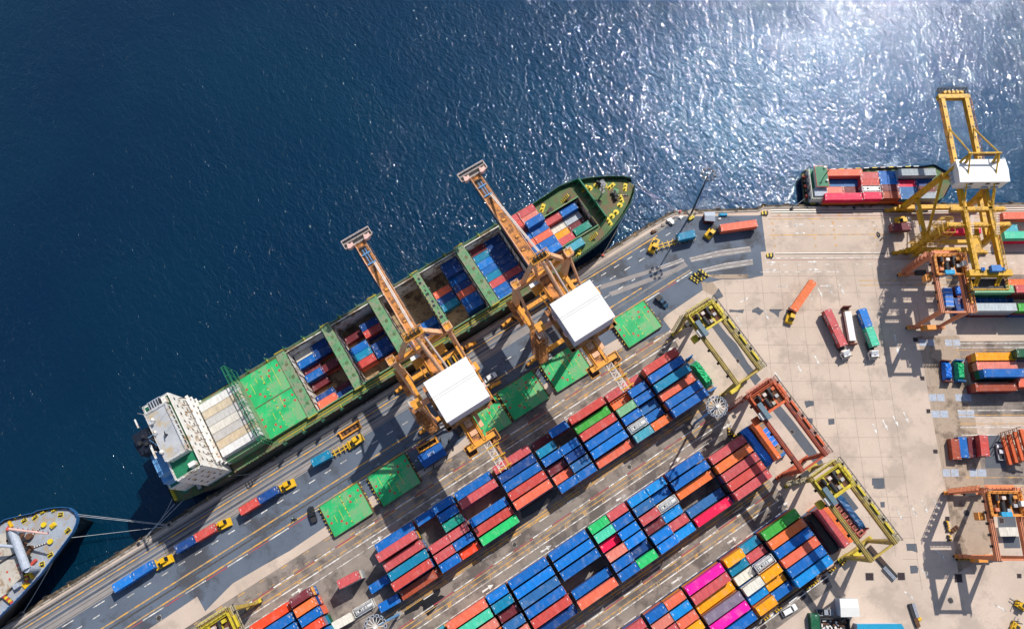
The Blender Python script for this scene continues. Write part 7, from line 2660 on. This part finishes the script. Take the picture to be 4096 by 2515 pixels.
# second pair of rows
yb('40', 'mustard', R2_, (683, 168), (1280, 162), 2, 'long amber container, topmost row of the lower right block', ('orange',))
yb('40', 'salmon', R2_, (698, 308), (1305, 302), 2, 'long salmon container below the amber one at the right', ('brown',))
yb('40', 'blue', R2_, (808, 412), (1412, 408), 3, 'long blue container standing highest in the lower right block', ('darkgreen', 'maroon'))
yb('40', 'brown', R2_, (688, 624), (1282, 615), 2, 'long red brown container, lowest row of the lower right block', ('maroon',))
yb('40', 'darkgreen', R2_, (1295, 115), (1900, 110), 3, 'dark green container cut by the right edge beside the amber one', ('darkgreen', 'navy'))
yb('40', 'coral', R2_, (1320, 560), (1920, 552), 2, 'coral container cut by the right edge in the lowest row', ('brown',))
for z, a, b, m, mt, lab, lab2, sd in ((R2_, (265, 255), (290, 500), M_rackbr, M_tblue, 'brown flat rack under a bright blue tarpaulin at the right', 'bright blue tarpaulin over cargo on the brown flat rack', 21), (R2_, (455, 250), (478, 495), M_rackbl, M_tgreen, 'blue flat rack under a bright green tarpaulin at the right', 'bright green tarpaulin over cargo on the blue flat rack at the right', 22)):
    c, an, l = mid(z, a, b, 2.6)
    flat_rack(lab, (c.x, c.y, 0), an, 6.4, m)
    tarp('tarpaulin', lab2, (c.x, c.y, .44), an, 5.9, 2.5, 2.3, mt, sd)
for a, b, t_, col, lab in (((790, 1112), (812, 1300), 1, 'brown', 'blue ended container with brown top, left end of the short row'), ((862, 1092), (888, 1288), 1, 'blue', 'blue container second in the short row by the silver pickup'), ((952, 1092), (972, 1285), 1, 'maroon', 'dark brown container third in the short row by the silver pickup'), ((1068, 1068), (1092, 1278), 2, 'red', 'red container over another at the right end of the short row')):
    yb('20', col, ZR, a, b, t_, lab, ('maroon',) if t_ == 2 else ())
# red steel frames at the edge
t = thing('steel_girder_pile', 'pile of bright red steel frames at the right edge beside the silver pickup', 'steel frame', ZR(1360, 1170, 0))
q = MB()
o_ = ZR(1360, 1170, 0)
for k in range(4):
    a, b = ZR(1255 + 58 * k, 1090 - 25 * k, 2 + k), ZR(1330 + 60 * k, 1360 - 20 * k, 2 + k)
    q.beam(a - o_, b - o_, 1.1, 1.0, M_gred2)
    for f in (.1, .4, .7, .95):
        m_ = a.lerp(b, f) - o_
        q.beam(m_, m_ + Vector((2.6, -1.4, .8)), .35, .35, M_gred2)
q.build('beam', t)
q = MB()
for k in range(5):
    a, b = ZR(1230 + 40 * k, 1050 - 12 * k, .5), ZR(1250 + 40 * k, 1130 - 10 * k, 6)
    q.beam(a - o_, b - o_, .2, .2, M_rust)
    q.beam(ZR(1230 + 40 * k, 1050 - 12 * k, 6) - o_, ZR(1270 + 40 * k, 1040 - 12 * k, 6) - o_, .2, .2, M_rust)
q.build('railing', t)

# ================================================================ at the ends of the blocks
c, a, l = mid(Z(2500, 1390, 2.8675), (745, 140), (985, 470), .5)
flat_rack('blue flat rack standing across the end of the block nearest the ship', (c.x, c.y, 0), a, 12.19, M_rackbl)
d = Vector((math.cos(a), math.sin(a), 0))
tarp('tarpaulin', 'green tarpaulin over cargo on the long blue flat rack', (c.x + d.x * .3, c.y + d.y * .3, .44), a, 8.6, 2.9, 3.6, M_tgreen, 31)
EG = 'containers standing across the block ends'
def cross(z, a, b, roof, col, lab, kind='40', tiers=1):
    p, e = z(*a, roof), z(*b, roof)
    c, d = (p + e) / 2, e - p
    an = math.atan2(d.y, d.x)
    for k in range(tiers):
        top = k == 0
        put_box(kind, col if top else RN.choice(UNDERPAL), (c.x, c.y, roof - CH * (k + 1)), an, lab if top else 'container %s below the %s' % (('', 'directly', 'two tiers')[k], lab), EG)
    return c, an
cross(ZT, (1572, 610), (1832, 985), CH * 3, 'orange', 'long orange container across the end of the middle block', tiers=3)
c, a = cross(ZT, (1462, 690), (1728, 1035), CH * 2 + .9, 'blue', 'long container under blue tarpaulin across the middle block end', tiers=2)
tarp('tarpaulin', 'bright blue tarpaulin across the end of the middle block', (c.x, c.y, CH * 2 + .9), a, 12.4, 2.9, 1.3, M_tblue, 41)
c, a, l = mid(ZT, (1620, 545), (1905, 960), 1.0)
flat_rack('blue flat racks with planked decks beyond the orange cross container', (c.x, c.y, 0), a, 12.19, M_rackbl)
c, a, l = mid(ZT, (1715, 650), (1850, 815), 4.5)
q = MB()
q.box(-3.0, 3.0, -1.25, 1.25, 0, 2.6, M_tblue)
for k in range(5):
    q.box(-3.0 + 1.45 * k, -2.86 + 1.45 * k, -1.27, 1.27, 0, 2.63, M_brack)
o = q.build('covered_rack')
o.location = (c.x, c.y, .46)
o.rotation_euler = (0, 0, a)
tag(o, 'bright blue covered rack with pink bands beside the red gantry girder', 'covered rack')
ZN = Z(3200, 1960, 2.867)
cross(ZN, (215, 222), (535, 625), CH * 3, 'rose', 'long rose container across the end of the magenta block', tiers=3)
cross(ZN, (288, 160), (605, 578), CH * 3, 'orange', 'long orange container beside the rose one across the block end', tiers=3)
c, a = cross(ZN, (112, 285), (408, 700), CH * 2, 'maroon', 'maroon container under black tarpaulin across the magenta block end', tiers=2)
tarp('tarpaulin', 'black tarpaulin over the container nearest the magenta block end', (c.x, c.y, CH * 2), a, 11.6, 2.5, .5, M_tblack, 51)
c, a, l = mid(ZN, (378, 90), (705, 500), 1.4)
flat_rack('rusty pink flat rack under the lower yellow gantry girder', (c.x, c.y, 0), a, 12.19, mat('rack_pink', (.46, .14, .11), rough=.7, var=.3))
q = MB()
for k in range(6):
    x = -5.4 + 2.1 * k
    q.box(x, x + 1.5, -1.0, 1.0, .02, .9 + .1 * (k % 3), mat('rack_pink', ()))
    q.box(x + .2, x + 1.1, -.7, .6, 1.15, 1.18, M_rust)
o = q.build('cargo_bundle')
o.location = (c.x, c.y, .44)
o.rotation_euler = (0, 0, a)
tag(o, 'rusty pink steel bundles on the pink flat rack', 'steel bundles')
c, a, l = mid(ZN, (425, 45), (738, 455), 1.6)
flat_rack('brown flat rack farthest out beside the lower yellow gantry', (c.x, c.y, 0), a, 12.19, M_rackbr)
tarp('tarpaulin', 'dark blue tarpaulin on the outermost flat rack by the lower yellow gantry', (c.x, c.y, .44), a, 11.6, 2.5, 2.0, M_tnavy, 52)

# ---- lower left corner: trucks and loose boxes between the blocks
LG = 'loose containers at the left end of the block nearest the ship'
yb('20', 'blue', Z1, (1425, 1130), (1608, 1010), 1, 'bright blue container on the ground beside the long red corrugated one', grp=LG)
yb('20', 'blue', Z1, (1505, 1320), (1722, 1195), 2, 'bright blue container with a scratched end below the long red brown one', ('navy',), grp=LG)
yb('20', 'rose', Z1, (1108, 1080), (1312, 975), 3, 'lone rose container standing apart on a tall stack with a long shadow', ('white', 'grey'), grp=LG)
c, a, l = mid(Z1, (1258, 1370), (1465, 1245), CH)
put_tank((c.x, c.y, 0), a, 'white tank container on the ground at the lower left of the blocks', None)
yb('20', 'white', Z1, (1062, 1490), (1250, 1385), 1, 'white container at the bottom edge, end on to the tank container', grp=LG)

# ---- lower right: white hut, cyan roof, pipe racks, barriers, small yellow machines
hutbox('white_hut', 'white roofed hut beside the silver pickup at the bottom', 'hut', [ZV(880, 1212, 4.5), ZV(1058, 1212, 4.5), ZV(1082, 1390, 4.5), ZV(893, 1392, 4.5)], 4.5, M_sheet, M_wall, .25)
M_cyan = mat('cyan_sheet_roof', (0.01, 0.30, 0.50), rough=.45, var=.1, scale=.5)
hutbox('cyan_shed', 'shed with bright cyan roof cut by the bottom edge', 'shed', [ZV(1052, 1460, 4), ZV(1490, 1458, 4), ZV(1600, 1640, 4), ZV(1070, 1640, 4)], 4.0, M_cyan, M_wall, .1)
t = thing('scrap_skip', 'dark open skip full of white scrap at the bottom edge', 'skip', ZV(820, 1480, 0))
q = MB()
for a, b in (((-4, -2), (4, -2)), ((4, -2), (4, 2)), ((4, 2), (-4, 2)), ((-4, 2), (-4, -2))):
    q.beam((*a, .9), (*b, .9), .2, 1.8, M_chas)
q.box(-4, 4, -2, 2, 0, .2, M_chas)
q.build('body', t)
t.rotation_euler = (0, 0, FB_A)
q = MB()
for k in range(40):
    q.obox((RN.uniform(-3.4, 3.4), RN.uniform(-1.6, 1.6), .2 + RN.uniform(0, .9)), RN.uniform(.3, 1.3), RN.uniform(.2, .8), RN.uniform(.1, .6), RN.uniform(0, 3), M_shipw if k % 3 else M_rust)
q.build('scrap', t)
yb('20', 'darkgreen', ZV, (640, 1395), (655, 1560), 1, 'dark green container at the bottom edge left of the white scrap', grp=None)
def pipe_rack(label, a, b, c, w):
    A, B_, C_ = ZV(*a, .4), ZV(*b, .4), ZV(*c, .4)
    t = thing('steel_ramp', label, 'steel ramp', (A.x, A.y, 0))
    o = Vector((A.x, A.y, 0))
    q = MB()
    q.beam(A - o, B_ - o, w, .7, M_dark)
    q.beam(B_ - o, C_ - o, w, .7, M_dark)
    n = 12
    for k in range(n):
        p = (A - o).lerp(B_ - o, k / n)
        q.box(p.x - w * .5, p.x + w * .5, p.y - .08, p.y + .08, .7, .85, M_rust)
    q.build('track', t)
    q = MB()
    d = (C_ - B_).normalized()
    nrm = Vector((-d.y, d.x, 0))
    for s in (.2, .55, .9):
        q.tube(B_ - o - nrm * (s + .2) + Vector((0, 0, .45)), C_ - o - nrm * (s + .2) + Vector((0, 0, .45)), .13, M_plate, 8)
    q.build('pipe', t)
pipe_rack('black cable ramp with pale pipes running out below the lower yellow gantry', (1170, 700), (1330, 885), (1440, 1005), 1.3)
pipe_rack('short black ramp with pale pipes lying alone near the bottom edge', (1655, 1490), (1620, 1400), (1575, 1262), 1.2)
q = MB()
q.tube((-.5, 0, .5), (.5, 0, .5), .45, M_vyel, 12)
o = q.build('winch_motor')
c = ZV(1668, 1415, .5)
o.location = (c.x, c.y, 0)
tag(o, 'small yellow motor at the foot of the short black ramp', 'motor')
def barrier(lab, z, p, ang, L=2.4, k_=3, g='striped barriers'):
    q = MB()
    for k in range(k_ * 2):
        x = -L / 2 + L * k / (k_ * 2)
        q.hexa([(x, -.35, 0), (x + L / (k_ * 2), -.35, 0), (x + L / (k_ * 2), .35, 0), (x, .35, 0), (x, -.18, .85), (x + L / (k_ * 2), -.18, .85), (x + L / (k_ * 2), .18, .85), (x, .18, .85)], M_vyel if k % 2 else M_dark)
    o = q.build('barrier_block')
    c = z(*p, .4)
    o.location = (c.x, c.y, 0)
    o.rotation_euler = (0, 0, ang)
    tag(o, lab, 'barrier', g)
for i, p in enumerate(((920, 862), (812, 935), (640, 1062), (575, 1103), (275, 1325), (165, 1405))):
    barrier('striped barrier block, number %d from the gantry along the fence of the magenta block' % (i + 1), ZV, p, 0.05)
for i, p in enumerate(((710, 457), (717, 482), (724, 508), (730, 542), (738, 598), (745, 634))):
    barrier('yellow barrier block, number %d from the top beside the tan slab' % (i + 1), ZX, p, FB_A, 1.0, 1)
for i in range(9):
    barrier('yellow black barrier, number %d under the lower salmon gantry leg' % (i + 1), ZX, (835 + 52 * i, 826 - i * .5), FB_A, 1.4, 2)
for i, p in enumerate(((1258, 690), (1312, 722), (1338, 745))):
    barrier('yellow black barrier, number %d in the dark corner of the middle block end' % (i + 1), ZT, p, rad(-55 if i else 60), 2.6, 3)
q = MB()
a, b = ZV(875, 850, 0), ZV(-420, 1780, 0)
for s, m in ((0, M_rust),):
    q.beam(a + Vector((0, 0, .35)), b + Vector((0, 0, .35)), .22, .7, m)
for k in range(26):
    p = a.lerp(b, k / 26)
    q.box(p.x - .15, p.x + .15, p.y - .15, p.y + .15, 0, 1.0, M_rust)
    if k % 4 == 1:
        e = a.lerp(b, (k + 1.6) / 26)
        q.beam(p + Vector((0, -1.0, .1)), e + Vector((0, -1.0, .1)), .4, .2, M_shipw)
o = q.build('fence')
tag(o, 'low rusty fence along the lower side of the magenta block', 'fence')
def machine(lab, z, p, hd):
    c = z(*p, 1)
    t = thing('forklift', lab, 'forklift', (c.x, c.y, 0), hd)
    q = MB()
    q.hexa([(-1.6, -.9, .4), (1.4, -.9, .4), (1.4, .9, .4), (-1.6, .9, .4), (-1.5, -.85, 1.5), (1.0, -.85, 1.2), (1.0, .85, 1.2), (-1.5, .85, 1.5)], M_vyel)
    q.build('body', t)
    q = MB()
    for x in (-.6, .7):
        for y in (-.65, .65):
            q.beam((x, y, 1.2), (x * .8, y * .9, 2.5), .1, .1, M_dark)
    q.box(-.7, .7, -.7, .7, 2.5, 2.58, M_vyel)
    q.box(-.5, .5, -.5, .5, 2.58, 2.6, M_dark)
    q.build('cab_frame', t)
    q = MB()
    for y in (-.45, .45):
        q.box(1.4, 1.6, y - .1, y + .1, .2, 2.8, M_dark)
        q.box(1.6, 2.9, y - .08, y + .08, .2, .3, M_steel)
    q.build('mast', t)
    wheels(t, ((.9, -.85), (.9, .85), (-1.1, -.8), (-1.1, .8)), .42, .3)
machine('yellow forklift at the right edge below the tan slab', ZX, (1445, 1280), 2.0)
machine('yellow forklift at the bottom right corner', ZX, (1385, 1490), .4)
c, a, l = mid(ZX, (1290, 555), (1446, 552), 4.2)
put_box('20', 'white', (c.x, c.y, 0), a, 'white topped container standing inside the lower salmon gantry', None)
q = MB()
for k in range(3):
    q.tube((.9 * k, -.5, .5), (.9 * k, .5, .5), .48, M_rust, 12)
o = q.build('cable_drum')
c = ZX(735, 570, .5)
o.location = (c.x + 1.3, c.y, 0)
tag(o, 'row of pale cable drums between the yellow blocks', 'drums')

# ================================================================ label housekeeping
def trim(s):
    w = s.split()
    drop = ['the', 'a', 'of']
    while len(w) > 16:
        for d in drop:
            if d in w:
                w.remove(d)
                break
        else:
            break
    return ' '.join(w[:16])
for o in bpy.data.objects:
    if o.parent is None and 'label' in o:
        o['label'] = trim(o['label'])

# ================================================================ containers: the ones that show largest stay objects, the rest become one mass
KEEP = 318
bpy.context.view_layer.update()
from mathutils.bvhtree import BVHTree
bv, bf, bo = [], [], []
for o in bpy.data.objects:
    if o.type != 'MESH' or o.name.startswith(('ground', 'water', 'road_', 'apron', 'lane_')):
        continue
    n0, mw = len(bv), o.matrix_world
    nm = o.parent.name if o.parent is not None and o.name.startswith('door') else o.name
    bv += [mw @ v.co for v in o.data.vertices]
    bf += [tuple(n0 + k for k in p.vertices) for p in o.data.polygons]
    bo += [nm] * len(o.data.polygons)
bvh = BVHTree.FromPolygons(bv, bf)
hits = {}
nx_, ny_ = 420, 258
org = Vector((0, 0, CAMH))
for j in range(ny_):
    for i in range(nx_):
        p = W((i + .5) * PW / nx_, (j + .5) * PHT / ny_, 0)
        loc, nor, idx, dist = bvh.ray_cast(org, (p - org).normalized())
        if idx is not None:
            hits[bo[idx]] = hits.get(bo[idx], 0) + 1
del bv, bf, bvh
order = sorted(ALLBOX, key=lambda o: -hits.get(o.name, 0))
gone = [o for o in order[KEEP:]] + [o for o in order[:KEEP] if hits.get(o.name, 0) < 1]
rest = MB()
for o in gone:
    L = max(abs(v[0]) for v in o.bound_box) * 2
    H = max(v[2] for v in o.bound_box)
    key = min(C, key=lambda k: sum((C[k][i] - o.color[i]) ** 2 for i in range(3)))
    rest.obox((o.location.x, o.location.y, o.location.z + .02), L - .06, CW - .04, H - .05, o.rotation_euler.z, mat('stack_' + key, C[key], rough=.6, var=.2))
gs = set(o.name for o in gone)
for o in [c for c in bpy.data.objects if c.parent is not None and c.parent.name in gs]:
    bpy.data.objects.remove(o)
for o in gone:
    bpy.data.objects.remove(o)
tiers = bpy.data.objects['stacked_container_tiers']
vs_, nv_ = rest, len(hid.v)
hid.f += [tuple(k + nv_ for k in f) for f in rest.f]
hid.v += rest.v
hid.m += [hid.mi(rest.mats[k]) for k in rest.m]
tiers.data = hid.mesh('stacked_container_tiers')
